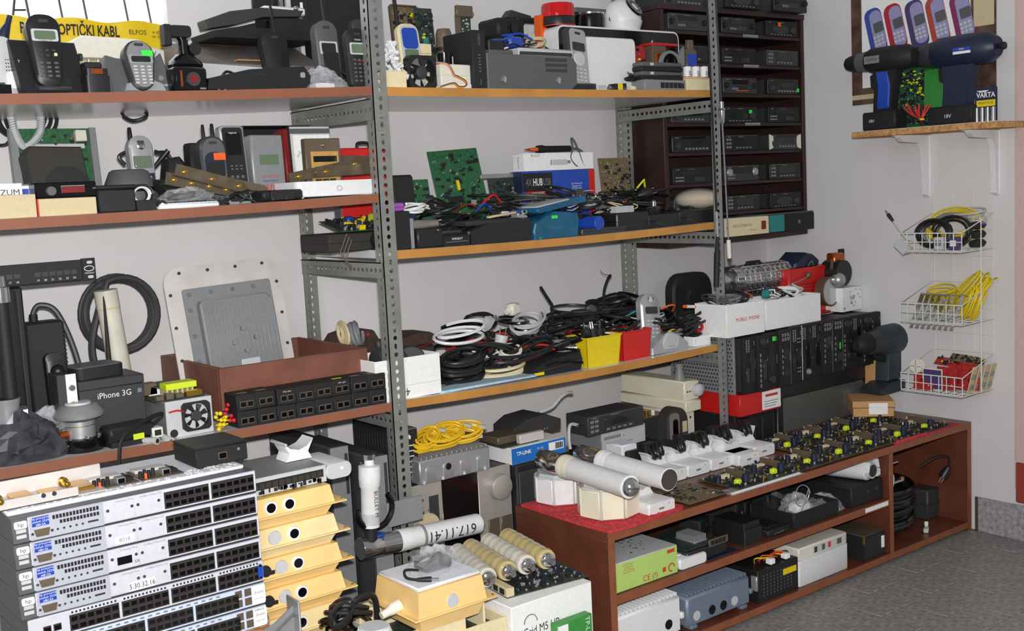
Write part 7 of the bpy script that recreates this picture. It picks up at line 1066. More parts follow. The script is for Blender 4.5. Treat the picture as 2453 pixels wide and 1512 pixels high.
E_ = [('top cream enclosure with two dark holes in the stack','encl',((.22,'hole'),(.44,'hole'))),('second cream enclosure with a grey plug and a dark hole','enclpale',((.22,'plug'),(.45,'hole'))),('third cream enclosure with sideways black lock lever','encl',((.06,'lock'),(.25,'plug'),(.45,'hole'))),('fourth cream enclosure with hanging black lock lever','encl',((.05,'lock'),(.25,'plug'),(.45,'hole'))),('lowest cream enclosure half hidden by a grey bracket','enclpale',((.4,'hole'),))]
for k,(lb,m,ho) in enumerate(E_): enclosure(lb,ex0+.004*k,ex1+.004*k,EY,ez0-ep*(k+1),m,holes=ho,h=ep-.0008)
t_ = bpy.data.objects[E_ and 'enclosure']; zc = ez0-ep*5
crate('plain wooden crate under the cream enclosures',ex0+.01,ex1+.03,EY+.005,EY+.18,zc-.0006)
one('name_plate','ochre label plate on the top cream enclosure','label',B(-.05,.045,0,.03,0,.0008,0),'brass' if 0 else mat('ochre',(190,150,40),.5,0,.1),(ex0+.085,EY+.014,ez0-.0006))
# silver switch lying on the enclosures
f = fit(612,776,1128,2.06,ez0,1145); t = T('broken_switch','worn silver rack switch with peeled front on the enclosures','switch',((ex0+ex1)/2-.005,2.055,ez0+.001)); w = .19; t.p('body',B(-w/2,w/2,.004,.17,0,.036,.001),'grey'); t.p('front_frame',B(-w/2,w/2,0,.004,0,.036,.001),'lgrey'); bk = t.p('port_strip',B(-w*.47,w*.46,-.001,.001,.012,.028,0),'matblack')
for k in range(12): t.p('port',B(-w*.45+.0145*k,-w*.45+.0145*k+.011,-.002,-.0008,.014,.025,0),'portgold',bk)
q = random.Random(2); g = G()
for k in range(40): x = q.uniform(-.09,.08); g.box(x,x+q.uniform(.002,.008),-.0022,-.001,q.uniform(0,.008),q.uniform(.009,.013),0)
t.p('peeled_label',g,'ink',kind=ST); t.p('rounded_ear',PR(rr(.06,.034,.014,4,w/2+.03,.018),-.001,.12,ins=.002),'lgrey'); t.p('ear_screw',CL((w/2+.036,-.002,.022),(w/2+.036,0,.022),.004),'white')
x = 1.02; t = T('pipe_clip','white curved pipe clip on the worn silver switch','clip',(1.065,2.13,ez0+.038)); t.p('cradle',PR([(-.03,0),(.03,0),(.022,.016),(.036,.042),(.02,.028),(0,.022),(-.02,.028),(-.036,.042),(-.022,.016)],0,.05,ins=.001),'white'); t.p('wing',B(-.036,-.03,-.01,.06,.036,.042),'lgrey')
# ================================================================ dark cases around the front post foot
for k,(x,y,h,lb) in enumerate(((1.342,2.275,W(915,1090,Y=2.275).z,'thin dark grey rack server standing on end'),(1.285,2.36,W(860,1050,Y=2.40).z,'second thin dark grey rack server behind the first'))):
    t = T('rack_server',lb,'server',(x,y,.0)); t.p('case',B(-.024,.024,.004,.33,0,h,.004),'charcoal'); t.p('front_plate',B(-.022,.026,0,.004,0,h-.002,.001),'grey'); t.p('screw',SP((-.025,.04,h-.02),.003),'chrome'); t.p('light_strip',B(.014,.022,-.001,0,h-.12,h-.02,0),'charcoal')
# silver hi-fi amplifier on its side, with a black finned case, heat sink box, cable
AY = 2.37; ax0,ax1 = W(984,1200,Y=AY).x,W(1226,1200,Y=AY).x; aw = ax1-ax0; ah = W(1100,1140,Y=AY).z
t = T('amplifier','silver hi-fi amplifier standing on its side with large round knob','amplifier',((ax0+ax1)/2,AY,0)); t.p('case',B(-aw/2,aw/2,.006,.3,0,ah-.004,.003),'charcoal'); mat('hifi',(178,172,164),.38,.35,.03,30); t.p('left_plate',B(-aw/2,-aw*.2,0,.006,0,ah,.001),'hifi'); t.p('right_plate',B(aw*.16,aw/2,0,.006,0,ah,.001),'hifi'); t.p('dark_window',B(-aw*.2,aw*.16,.001,.006,0,ah,.0005),'glossblack'); zk = W(1190,1165,Y=AY).z; xk = aw*.36
t.p('volume_knob',LF([((xk,.0,zk),.036),((xk,-.022,zk),.033),((xk,-.024,zk),.030)],28),'hifi')
for r_ in range(2):
    for c_ in range(2): x = aw*(.24+.13*c_); z = zk-.085-.062*r_; t.p('push_button',B(x,x+aw*.115,-.005,0,z-.05,z,.002),'brownmetal')
for k in range(3): z = ah-.045-.032*k; t.p('slider_slot',B(-aw*.48,-aw*.38,-.001,.001,z,z+.007,0),'brownmetal')
t.p('level_window',B(-aw*.33,-aw*.24,-.0012,.001,ah-.12,ah-.035,0),'charcoal'); zd = W(1022,1258,Y=AY).z; t.p('small_dial',LF([((-aw*.34,.0,zd),.03),((-aw*.34,-.008,zd),.027)],22),'beige'); g = G()
for k in range(9): a = PI*(-.1+.15*k); g.tube([(-aw*.34+.034*cos(a),-.001,zd+.034*sin(a)),(-aw*.34+.04*cos(a),-.001,zd+.04*sin(a))],.0009,4)
t.p('dial_marks',g,'ink',kind=ST)
x0 = W(1004,1100,Y=AY+.03).x; x1 = x0-.05; hz = W(985,1030,Y=AY+.03).z-ah; t = T('finned_case','dusty black finned case with white printed lines behind the post','case',((x0+x1)/2-.002,AY+.03,ah+.0006)); t.p('case',B(-.026,.026,.003,.24,0,hz,.002),'matblack'); t.p('front',B(-.026,.026,0,.003,0,hz,.001),'black'); t.p('top',B(-.026,.026,.0,.24,hz,hz+.003,.001),'dustgrey')
for k in range(16): y = .02+.0135*k; t.p('fin',B(-.032,-.026,y,y+.004,.01,hz-.01,.0004),'black')
g = G()
for k in range(6): g.box(-.014,.012,-.0008,0,hz*(.2+.1*k),hz*(.2+.1*k)+.0025,0)
g.prism([(-.004,hz*.86),(.004,hz*.82),(.006,hz*.88),(0,hz*.92)],-.0008,0); t.p('white_print',g,'whiteink',kind=ST); text(t.o,'SV',.012,(.006,-.001,hz*.1),'whiteink'); q = random.Random(6); tz = ah+hz+.004
for k in range(4): t = T('small_component','small electronic part on top of the finned case','component',((x0+x1)/2-.016+.012*k,AY+.07+.03*k,tz),q.uniform(0,3),group='small parts on the finned case'); t.p('body',CL((0,0,0),(0,0,.016),.005),['matblack','blue','darkred','lgrey'][k]); t.p('lead',CL((.002,0,.016),(.004,0,.024),.0008,n=5),'steel')
f = fit(1010,1180,1096,AY,ah,1120); t = T('heat_sink_box','cast aluminium box with arched bosses and top fins','case',(W(1093,1120,Y=AY-.01).x,AY-.008,ah+.0006)); w = f.w*1.0; h = .062; t.p('body',B(-w/2,w/2,0,.12,0,h,.003),'alu')
for k in range(14): x = -w*.46+w*.92*k/13; t.p('fin',B(x-.0015,x+.0015,.002,.118,h,h+.008,.0004),'alu')
for k in range(4): x = -w*.35+w*.24*k; n = 10; t.p('arch_boss',PR([(x-.016,.002)]+[(x+.016*cos(PI-PI*i/n),h*.5+.016*sin(PI-PI*i/n)) for i in range(n+1)]+[(x+.016,.002)],-.003,0,ins=.001),'alu'); t.p('port_hole',LF([((x,-.0036,h*.55),.009),((x,-.002,h*.55),.009)],16),'lens' if k == 1 else 'alu')
for x in (-.46,-.2,.1,.4): t.p('lug',CL((w*x,-.005,.004),(w*x,-.005,.012),.004,n=8),'lgrey')
zz = ah+.071; mat('cabyellow',(228,186,30),.4); cx_ = W(1085,1060,Y=AY).x
for k,(dx,R,e1,asp,turns,lb) in enumerate(((-.055,.045,(.8,.2,.2),.55,7,'bundle of yellow network cable next to the finned case'),(.0,.06,(1,.1,.1),.5,8,'middle bundle of yellow network cable on the aluminium box'),(.06,.05,(.9,-.3,.1),.5,7,'bundle of yellow network cable nearest the blue carton'))): P = coilpts((cx_+dx,AY+.045,zz+.028),R,turns,.006,Vector(e1).normalized(),Vector((-.1,.7,.5)).normalized(),.12,50+k,asp); P = [Vector((p.x,p.y,max(p.z,zz+.004))) for p in P]; t = cable(lb,P,.0034,'cabyellow','cable_coil',plug=[(P[-1],(.3,-.8,-.1),'rj'),(P[0],(-.3,-.8,0),'rj')])
# black subwoofer with blue carton and drive on top
SX0 = W(1226,1118,Y=2.345).x; sz = W(1226,1120,Y=2.345).z; t = T('subwoofer','matt black subwoofer cabinet under the blue carton','speaker',(max(SX0,ax1+.004)+.10,2.345,0)); t.p('cabinet',B(-.10,.10,.004,.28,0,sz,.004),'matblack'); t.p('front_cloth',B(-.094,.094,0,.005,.02,sz-.02,.002),'charcoal'); t.p('foot',B(-.09,.09,.01,.27,0,.012,.003),'charcoal')
f = fit(1227,1357,1075,2.36,sz,1095); t = T('retail_box','flat blue and white carton lettered TP-LINK','box',(W(1292,1095,Y=2.36).x,2.36,sz+.0006)); w = f.w; h = .045; t.p('body',B(-w/2,w/2,0,.16,0,h,.001),'paper'); mat('tpblue',(30,110,190),.4,0,.08,12); t.p('blue_front',B(-w/2,w/2,-.0008,0,.001,h-.001,0),'tpblue'); text(t.o,'TP-LINK',.014,(-w*.28,-.0014,h*.6),'whiteink',bold=.0004); q = t.p('barcode_label',B(w*.18,w*.46,-.0014,0,h*.34,h*.84,0),'paper'); g = G()
for k in range(12): g.box(w*(.3+.012*k),w*(.3+.012*k)+.0008+.0006*(k % 3),-.002,-.0013,h*.4,h*.78,0)
t.p('barcode',g,'ink',q,kind=ST); text(t.o,'FC CE',.008,(w*.02,-.0014,h*.66),'whiteink'); tz = sz+.0006+h
x = W(1255,1065,Y=2.38).x; t = T('disk_drive','bare disk drive with silver bracket on the blue carton','drive',(x,2.375,tz+.0006)); t.p('board',B(-.075,.05,0,.12,0,.004),'pcbdark'); t.p('silver_bracket',B(-.02,.065,-.004,.012,.004,.028,.001),'antplate'); t.p('frame',B(-.07,.045,.03,.115,.004,.024,.002),'brownmetal')
x = W(1310,1055,Y=2.40).x; t = T('black_adapter','dusty black humped adapter on the blue carton','adapter',(x,2.44,tz+.0006)); t.p('body',PR([(-.08,0),(.09,0),(.092,.03),(.03,.055),(-.04,.05),(-.08,.03)],0,.1,ins=.005),'dustblack'); t.p('pin',CL((.02,-.008,.014),(.02,0,.014),.003),'chrome'); t.p('pin',CL((.03,-.008,.014),(.03,0,.014),.003),'chrome')
P = spline([(x+.05,2.49,tz+.05),(x+.09,2.48,tz+.06),(x+.115,2.47,tz+.085),(x+.14,2.47,tz+.095),(x+.17,2.48,tz+.09)]); cable('white and black cord arching behind the blue carton',P,.005,'lgrey')
# ================================================================ bullet radios on the post
BYB = 2.225; c0,c1 = W(862,1316,Y=BYB),W(1146,1254,Y=BYB); d = (c1-c0).normalized(); L = (c1-c0).length
t = T('tube_antenna','white tube antenna numbered 617.11.41 clamped to the front post','antenna',c0); R = .0262; t.p('chrome_head',LF([((0,0,0),R*.96),(d*.002,R),(d*L*.16,R),(d*L*.162,R*.98),(d*L*.30,R*1.0)],24),'chrome'); t.p('white_tube',LF([(d*L*.30,R*1.02),(d*L*.40,R*1.02),(d*L*.41,R*.97),(d*L*.985,R*.97),(d*L,R*.9)],24),'white'); t.p('end_plug',LF([(d*L,R*.5),(d*(L+.012),R*.45)],14),'steel'); q = t.p('hose_clamp',LF([(d*L*.485,R*1.06),(d*L*.505,R*1.06)],24),'steel'); t.p('clamp_bracket',B(-.05,.05,-.002,.002,-.03,.03,.001).mv(L*.44,.035,.05),'grey',q); t.p('blue_seal',CL((d*L*.155) + Vector((0,0,R*.9)),(d*L*.155)+Vector((0,0,R*1.05)),.015),'blue')
an = -math.asin(d.z); xa = Vector((d.x,0,d.z)); tx = text(t.o,'617.11.41',.038,tuple(d*L*.72+Vector((0,-R*1.0,.004))),'ink',(PI/2,PI+an*-1,0),sx=.95); tx.rotation_euler = Matrix(((-xa.x,0,0),(0,0,-1),(-xa.z,0,0))).to_3x3().to_euler() if 0 else (PI/2,math.pi-math.atan2(d.z,d.x),0); tx.location = d*L*.72+Vector((0,-R*1.01,.0))
import bmesh
bm = bmesh.new(); bm.from_mesh(tx.data)
for k in range(-8,9): bmesh.ops.bisect_plane(bm,geom=bm.verts[:]+bm.edges[:]+bm.faces[:],plane_co=(0,k*.0025,0),plane_no=(0,1,0))
bm.to_mesh(tx.data); bm.free()
for v_ in tx.data.vertices:                       # wrap the marking round the tube
    a_ = v_.co.y/R; v_.co.z = -(1-cos(a_))*R; v_.co.y = sin(a_)*R
b0,b1 = W(888,1262,Y=BYB-.01),W(884,1092,Y=BYB-.01); d = (b1-b0).normalized(); L = (b1-b0).length; t = T('bullet_radio','white bullet radio standing upright with black cable strap','radio',b0); t.p('lower_body',LF([((0,0,0),.021),(d*L*.55,.0215),(d*L*.58,.0245),(d*L*.68,.0255)],22),'white'); t.p('upper_cap',LF([(d*L*.68,.0258),(d*L*.86,.0255),(d*L*.87,.018),(d*L*.88,.0115),(d*L*.98,.0115)],22),'white'); t.p('chrome_nut',LF([(d*L*.95,.014),(d*L*1.02,.014)],8),'chrome'); tx = text(t.o,'BULLET M',.014,d*L*.34+Vector((.003,-.0225,0)),'ink',(PI/2,PI/2,0)); t.p('grey_label',LF([(d*L*.04,.0216),(d*L*.2,.0218)],22),'lgrey'); t.p('cable_loop',TU([Vector((.012+.046*cos(a),-.004,.04+.045*sin(a))) for a in [PI*(.95+k*.055) for k in range(24)]],.007,8),'glossblack'); t.p('strap',CL((0,0,-.03),(0,0,.004),.014),'matblack')
# ================================================================ floor corner in front: cartons, enclosure, tubes
GY = 1.86; x0,x1 = W(1224,1450,Y=GY).x,W(1417,1405,Y=GY).x; gz = (W(1224,1447,Y=GY).z+W(1417,1402,Y=GY).z)/2; w = x1-x0
t = carton('retail_box','white carton lettered Grid M5 HP',(x0+x1)/2,GY,0,w,.26,gz,'paper'); text(t.o,'airGrid M5 HP',.026,(-w*.2,-.001,gz-.066),'ink',sx=.8); t.p('emblem',TU([(-w*.28+.018*cos(a),-.001,gz-.046+.018*sin(a)) for a in [PI*k/12 for k in range(13)]],.0012,4),'greyink'); text(t.o,'Ubiquiti airGrid',.014,(-w/2-.001,.1,gz-.05),'greyink',(PI/2,0,-PI/2)); gx = (x0+x1)/2
t = pcb('circuit_board','large grey motherboard lying on the white carton',.22,.17,(gx+.02,GY+.035,gz+.003),81,-.12,-PI/2,board='pcbdark',dens=1.4,cols='grey',tall=.012); t.p('socket_row',B(-.11,-.09,-.02,0,.0,.15,.001),'beige')
for k in range(5): t.p('socket',B(-.112,-.098,-.016,-.004,.01+.028*k,.028+.028*k,0),'matblack')
ends = [((1172,1388),(1092,1325),'frosted'),((1222,1372),(1128,1318),'beige'),((1268,1357),(1170,1303),'frosted'),((1316,1344),(1212,1290),'beige')]; mat('frostwhite',(206,202,188),.35,0,.05,30,.15); mat('frosttan',(190,172,122),.35,0,.06,30,.15)
for k,((ua,va),(ub,vb),m) in enumerate(ends):
    a = W(ua,va,Z=gz+.035+.006*k); b = W(ub,vb,Z=gz+.03+.006*k); b.z = a.z; d = (b-a).normalized(); L = .20; t = T('wrapped_tube',['white wrapped tube antenna nearest the cream enclosure','tan wrapped tube antenna second from the cream enclosure','white wrapped tube antenna third from the cream enclosure','tan wrapped tube antenna beside the bench side'][k],'antenna',a); st = []
    for j in range(24): s = j/23; st.append((d*(.012+L*s),.0225+.0016*sin(j*1.9)+.0006*(j % 2)))
    t.p('wrapping',LF(st,16),'frostwhite' if k % 2 == 0 else 'frosttan'); t.p('chrome_end',LF([(-d*.004,.010),(Vector((0,0,0)),.016),(d*.014,.0175)],18),'chrome'); t.p('connector',LF([(-d*.02,.006),(-d*.004,.008)],12),'chrome'); t.p('film_seam',TU([d*(.02+L*s/12)+Vector((.002,0,.0238+.001*sin(s*2))) for s in range(12)],.0012,4),'lgrey')
# support under the tubes: cream carton
x2 = max(1.14,W(895,1440,Y=GY+.02).x); cw = x0-.006-x2; cx = (x0-.006+x2)/2; cz_ = .318; t = T('open_carton','large cream open carton with dark board inside','box',(cx,GY+.01,0)); tray(t,cw,.30,cz_-.03,.004,'cream'); t.p('dark_content',B(-cw*.3,cw*.46,.02,.2,.01,cz_-.05,.002),'pcbdark'); t.p('grey_end',B(-cw/2-.001,-cw/2,.0,.3,0,cz_-.03,0),'lgrey'); t.p('knob',LF([((cw*.16,-.001,.235),.014),((cw*.16,-.014,.235),.011)],14),'offwhite'); t.p('inner_wall',B(cw*.32,cw*.34,.02,.28,0,cz_+.01,.001),'cream'); t.p('rail',B(-cw/2+.004,cw/2-.004,.19,.21,cz_-.06,cz_-.004,.002),'cream'); t.p('rail',B(-cw/2+.004,cw*.1,.005,.02,cz_-.06,cz_-.004,.002),'cream')
bxl,bxr = W(1003,1440,Y=GY).x,W(1155,1400,Y=GY).x; ez = W(1003,1421,Y=GY).z-.062; t = enclosure('cream enclosure with white foam on top in front of the tubes',bxl-.006,bxr+.006,GY-.006,cz_-.004,'encl',.17,((.5,'plug'),),h=W(1003,1423,Y=GY).z-cz_+.004); eh = t.h; w = bxr-bxl+.012; t.p('cable_gland',LF([((-w/2+.0,.07,eh*.55),.013),((-w/2-.02,.07,eh*.5),.013),((-w/2-.03,.07,eh*.46),.009),((-w/2-.045,.07,eh*.42),.008)],12),'offwhite')
ft = cz_-.004+eh; t = T('foam_sheet','white foam pad on the front cream enclosure','foam',((bxl+bxr)/2,GY,ft+.0004)); t.p('pad',B(-w/2+.008,w/2-.006,.004,.155,0,.008,.003),'foamwhite'); t.p('crease',B(-w/2+.02,w/2-.02,.06,.062,.0078,.0084,0),'lgrey')
bag('plastic_bag','clear bag with a black adapter on the white foam pad',((bxl+bxr)/2+.02,GY+.035,ft+.0086),.12,.1,.045,33,inner=[(B(-.04,.03,.025,.075,.001,.026,.006),'matblack')]); P = spline([((bxl+bxr)/2-.03,GY+.07,ft+.02),((bxl+bxr)/2-.06,GY+.075,ft+.026),((bxl+bxr)/2-.068,GY+.06,ft+.016),((bxl+bxr)/2-.055,GY+.04,ft+.013)]); cable('short black lead with barrel plug on the white foam pad',P,.003,'black',plug=[(P[-1],(.7,-.6,0),'jack')])
c = W(1377,1490,Y=GY-.03); gh = W(1377,1484,Y=GY-.03).z; t = carton('retail_box','bright green and white carton lettered TP-LINK in front',c.x,GY-.03,0,.102,.024,gh,'green'); t.p('white_band',B(-.049,-.02,-.0008,0,0,gh-.004,0),'paper'); text(t.o,'TP-LINK',.018,(.036,-.001,gh-.035),'whiteink',(PI/2,PI/2,0))
c = W(915,1505,Y=GY-.10); t = T('white_bottle','white plastic bottle top beside the cream carton','bottle',(c.x,GY-.07,0)); bh = W(915,1496,Y=GY-.07).z; t.p('body',LF([((0,0,0),.04),((0,0,bh-.05),.04),((0,0,bh-.02),.038),((0,0,bh),.03)],22),'white'); t.p('rim',LF([((0,0,bh),.028),((0,0,bh+.003),.027)],20),'lgrey')
c = W(705,1480,Y=1.93); t = T('hinge_bracket','folded grey steel bracket leaning before the cream enclosures','bracket',(c.x,1.93,0)); bh = W(715,1440,Y=1.93).z; t.p('upright',B(.01,.014,0,.05,0,bh,.001),'alu'); t.p('wing',PR([(-.06,0),(.012,0),(.012,bh-.015),(-.03,bh-.04),(-.06,bh-.05)],.024,.027),'grey'); t.p('pin',CL((-.04,.02,bh-.06),(.01,.02,bh-.03),.003),'chrome')
tangle('black cord piled at the foot of the cream enclosures',7,(1.02,1.10,1.93,1.98,lambda x: .30,lambda x,y: .37),0,.0045,['black','glossblack'],'black cords beside the cream enclosures',31,R=(.025,.045),flat=1.0)
crate('plain wooden crate holding the black cords',.99,1.125,1.92,2.0,.297)
cable('thick black cable arching beside the cream enclosures',spline([(1.04,1.96,.36),(1.09,1.96,.385),(1.13,1.97,.375),(1.14,1.98,.32),(1.135,1.99,.26)]),.007,'black')
# ================================================================ on the bench top
NZ = .365; mat('redfoam',(196,54,60),.9,0,.12,90,.6)
t = T('foam_sheet','pinkish red bubble foam sheet under the white drums','foam',(1.875,YB-.004,NZ+.0005)); t.p('sheet',PR([(-.104,.0),(-.02,-.006),(.0,-.002),(.15,.004),(.17,.02),(.12,.20),(.06,.34),(-.106,.34),(-.112,.1)],0,.007,'z'),'redfoam'); q = random.Random(11); g = G()
for k in range(260): x,y = q.uniform(-.1,.12),q.uniform(.0,.3); g.sph((x,y,.007),.0042,6,3,.6)
t.p('bubbles',g,'redfoam',kind=ST)
mat('drumcream',(226,220,196),.45,0,.04,8); DRUM = []
for k,(u,v,m,lb,R,h) in enumerate(((1345,1196,'white','white eight-sided drum farther from the bench edge',.070,.072),(1458,1228,'drumcream','cream eight-sided drum at the bench corner',.077,.078))):
    c = W(u,v,Z=NZ+.008); t = T('drum_antenna',lb,'antenna',(c.x,c.y,NZ+.008),.2); n = 8; P = [(R*cos(2*PI*(i+.5)/n),R*sin(2*PI*(i+.5)/n)) for i in range(n)]; t.p('core',PR([(p[0]*.97,p[1]*.97) for p in P],0,h,'z',ins=.002),'lgrey'); DRUM.append((c,h,R))
    for i in range(n):
        a = 2*PI*i/n; W2 = R*sin(PI/n)*.94; g = B(-W2,W2,-.004,.003,.003,h*.95,.002).rot('Z',a+PI/2).mv(R*.93*cos(a),R*.93*sin(a),0); t.p('side_panel',g,m)
    t.p('lid',PR([(p[0]*.9,p[1]*.9) for p in P],h,h+.008,'z'),'lgrey'); t.p('latch',B(-.025,.025,-.012,.012,h+.008,h+.018,.002),m); t.p('grip',B(-.03,.012,-.03,-.016,h+.008,h+.016,.002),'lgrey')
zt_ = NZ+.008+.082+.034
for k,(ua,va,ub,vb,lb,m) in enumerate(((1512,1168,1300,1100,'white tube antenna with chrome ball end lying over both drums','ball'),(1606,1150,1390,1090,'white tube antenna with open chrome end beside the antennas','cup'))):
    a,b = W(ua,va,Z=zt_),W(ub,vb,Z=zt_); d = (a-b).normalized(); L = (a-b).length; t = T('tube_antenna',lb,'antenna',b); R = .027; ac = 'drumcream' if k == 0 else 'white'
    t.p('chrome_head',LF([((0,0,0),R*.95),(d*.003,R*1.02),(d*L*.16,R*1.02),(d*L*.165,R*.98),(d*L*.27,R*.98)],24),'chrome'); t.p('collar',LF([(d*L*.27,R*1.12),(d*L*.31,R*1.14),(d*L*.32,R*1.06),(d*L*.35,R*1.1),(d*L*.37,R)],24),ac); t.p('white_tube',LF([(d*L*.36,R),(d*L*.95,R*1.0),(d*L*.97,R*1.03),(d*L*.985,R*1.03)],24),'white'); 
    if m == 'ball': t.p('chrome_end',SP(d*L*.985,R*.86,18,12),'chrome')
    else: t.p('chrome_end',LF([(d*L*.98,R*.94),(d*L*.99,R*.94)],24),'chrome')
t = T('support_block','white foam block under the open ended tube','block',(W(1500,1140,Z=NZ).x,W(1500,1140,Z=NZ).y,NZ+.0005)); t.p('block',B(-.03,.03,-.02,.05,0,zt_-NZ-.029,.004),'foamwhite'); t.p('notch',B(-.012,.012,-.021,-.019,.02,.03,0),'lgrey')
# white sector antennas with cable bundles
def sector(label,x,y,grp=None,ca=True,z=NZ):
    t = T('sector_antenna',label,'antenna',(x,y,z+.0006),group='white sector antennas on the bench'); w = .094; t.p('body',PR(rr(w,.034,.008,3,0,.017),0,.11,ins=.003),'drumcream' if 0 else 'white'); t.p('front_label',B(-.012,.006,-.0006,.0,.014,.019,0),'greyink'); t.p('seam',B(-w/2-.0003,w/2+.0003,.012,.013,.001,.033,0),'lgrey'); t.p('saddle',PR([(-.040,.034),(.040,.034),(.030,.048),(.042,.076),(.02,.056),(0,.05),(-.02,.056),(-.042,.076),(-.030,.048)],.07,.10,ins=.001),'white'); t.p('saddle_lip',B(-.044,.0,.066,.1,.07,.076,.001).rot('Y',.5,(-.04,0,.073)),'lgrey'); t.p('mark',TU([(.022,-.0006,.024),(.024,-.0006,.027),(.026,-.0006,.024)],.0007,4),'greyink'); return t
rx = [W(u,v,Z=NZ).x for u,v in ((1655,1152),(1713,1132),(1766,1116),(1818,1103),(1868,1089))]; nm = ['first','second','third','fourth','fifth']
for k in range(5):
    x = rx[4]-.047-.0955*(4-k); sector('white sector antenna, %s in the row from the television' % nm[4-k],x,2.15)
    P = coilpts((x+.0,2.222,NZ+.078),.022,5,.005,Vector((.5,.6,.3)).normalized(),Vector((-.3,.2,.8)).normalized(),.2,70+k,.7); cable('black cord bundle in the saddle of the %s antenna from the television' % nm[4-k],P,.0038,'black','cord_bundle','cord')
c = W(1570,1236,Z=NZ); sector('white sector antenna lying alone at the bench front edge',c.x+.02,c.y-.006)
c = W(1490,1195,Z=NZ); sector('cream tinted sector antenna between the drums and the row',x-.105,2.12)
for k in range(8):
    u = 1498+47*k; x = rx[4]-.47+.071*k; t = T('power_brick','black power brick standing behind the antenna row, %s from the subwoofer' % (nm+['sixth','seventh','eighth'])[k],'adapter',(x,2.268,NZ+.0006),.1*(k % 3-1)); t.p('body',PR(rr(.052,.038,.008,3,0,.019),0,.075+.006*(k % 2),'z',ins=.002),'matblack'); t.p('top',PR(rr(.046,.03,.006,3,0,.019),.075+.006*(k % 2),.078+.006*(k % 2),'z'),'black'); t.p('edge_strip',B(.021,.024,-.0008,.002,.01,.066,0),'charcoal')  # narrow charcoal band runs up one edge of each brick
# rows of circuit boards
def bigboard(label,x,y,seed):
    t = pcb('circuit_board',label,.146,.155,(x,y,NZ+.004),seed,0,-PI/2,board='pcbbench',dens=1.3,cols='brownmetal',tall=.014); q = random.Random(seed)
    t.p('yellow_transformer',B(-.05,-.03,-.016,0,.03,.046,.003),'lime'); t.p('heat_sink',B(.012,.018,-.022,0,.06,.13,.001),'brownmetal'); t.p('brass_trimmer',CL((.045,-.012,.02),(.045,0,.02),.006),'gold'); t.p('blue_capacitor',CL((-.012,-.026,.034),(-.012,0,.034),.0095,n=12),'navy'); t.p('blue_capacitor',CL((-.06,-.02,.09),(-.06,0,.09),.008,n=12),'navy'); t.p('cream_socket',B(-.045,.0,-.012,0,.1,.115,.001),'cream'); t.p('white_terminal',B(.03,.06,-.014,0,.135,.148,.001),'beige')
    return t
mat('pcbbench',(74,70,52),.55,0,.25,140); n8 = ['first','second','third','fourth','fifth','sixth','seventh','eighth','ninth']
b0 = bigboard('x',0,0,91); b1 = bigboard('x',0,0,92); bases = [b0.o,b1.o]
slots = [('front',2.33+.1495*k,YB+.008) for k in range(7)]+[('back',2.752+.1485*k,YB+.175) for k in range(4)]; cnt = {'front': 0,'back': 0}
for k,(r_,x,y) in enumerate(slots):
    lb = 'populated circuit board on the bench, %s row, %s from the side wall' % (r_,n8[(6 if r_ == 'front' else 3)-cnt[r_]]); cnt[r_] += 1; q = random.Random(k); loc = (x,y,NZ+.0045+.0007*(k % 2))
    if k < 2: bases[k].location = loc; bases[k]['label'] = lb; bases[k]['group'] = 'circuit boards laid out on the bench'
    else: dup(bases[k % 2],loc,rz=q.uniform(-.03,.03),label=lb,group='circuit boards laid out on the bench')
pcb('circuit_board','bare speckled circuit board lying solder side up at the edge',.15,.15,(2.14,YB+.012,NZ+.006),95,0,-PI/2,board='pcbbrown',dens=.5,tall=.004,cols='beige')
t = T('bubble_wrap','strip of clear bubble wrap under the bench front boards','wrap',(2.4,YB-.006,NZ+.0004)); t.p('sheet',B(-.19,.11,0,.05,0,.003,.001),'clearbag'); g = G()
for i in range(40): g.sph((-.185+.0072*i,.005,.003),.0035,6,3,.6); g.sph((-.182+.0072*i,.012,.003),.0035,6,3,.6)
t.p('bubbles',g,'foamwhite',kind=ST)
t = T('foam_sheet','strip of red bubble foam under the rear boards at the bench edge','foam',(3.02,YB-.003,NZ+.0004)); t.p('strip',B(-.06,.3,0,.04,0,.004,.001),'redfoam'); t.p('fold',B(-.06,.1,-.003,.003,.002,.012,.002),'redfoam')
# cardboard box and drill at the wall
c = W(2112,968,Z=NZ+.022); bxz = NZ+.024; bh = .052; t = T('cardboard_box','flat brown cardboard box under the upright drill','box',(3.275,2.20,bxz),.0); t = t; t.o.rotation_euler[2] = .75; t.p('body',B(-.07,.07,-.0,.13,0,bh*.55,.001),'cardboard'); t.p('lid',B(-.072,.072,-.002,.132,bh*.55+.002,bh,.001),'cardboard'); t.p('label',B(-.071,-.07,.02,.08,.008,bh-.006,0).box(-.0725,-.072,.02,.08,bh*.6,bh-.006,0),'paper'); 
t.o.location = (3.262,2.165,bxz); dz = bxz+bh
t = drill('cordless_drill','dark green-grey cordless drill standing on the cardboard box',2050,2184,815,940,0,dz+.0006,1,mat('drillgrey',(44,54,60),.5),'matblack',None,False,0,2.235); t.p('label_plate',B(t.L*.18,t.L*.34,-t.R*1.03,-t.R*.9,t.H-.012,t.H+.004,0),'blue')
t = T('cardboard_box','plain tall cardboard piece behind the upright drill','box',(3.355,2.27,NZ+.02)); t.p('panel',B(-.025,.035,0,.04,0,.16,.002),'cardboard'); t.p('fold',B(-.0255,.0355,-.0005,.0,.05,.052,0),'greyink')
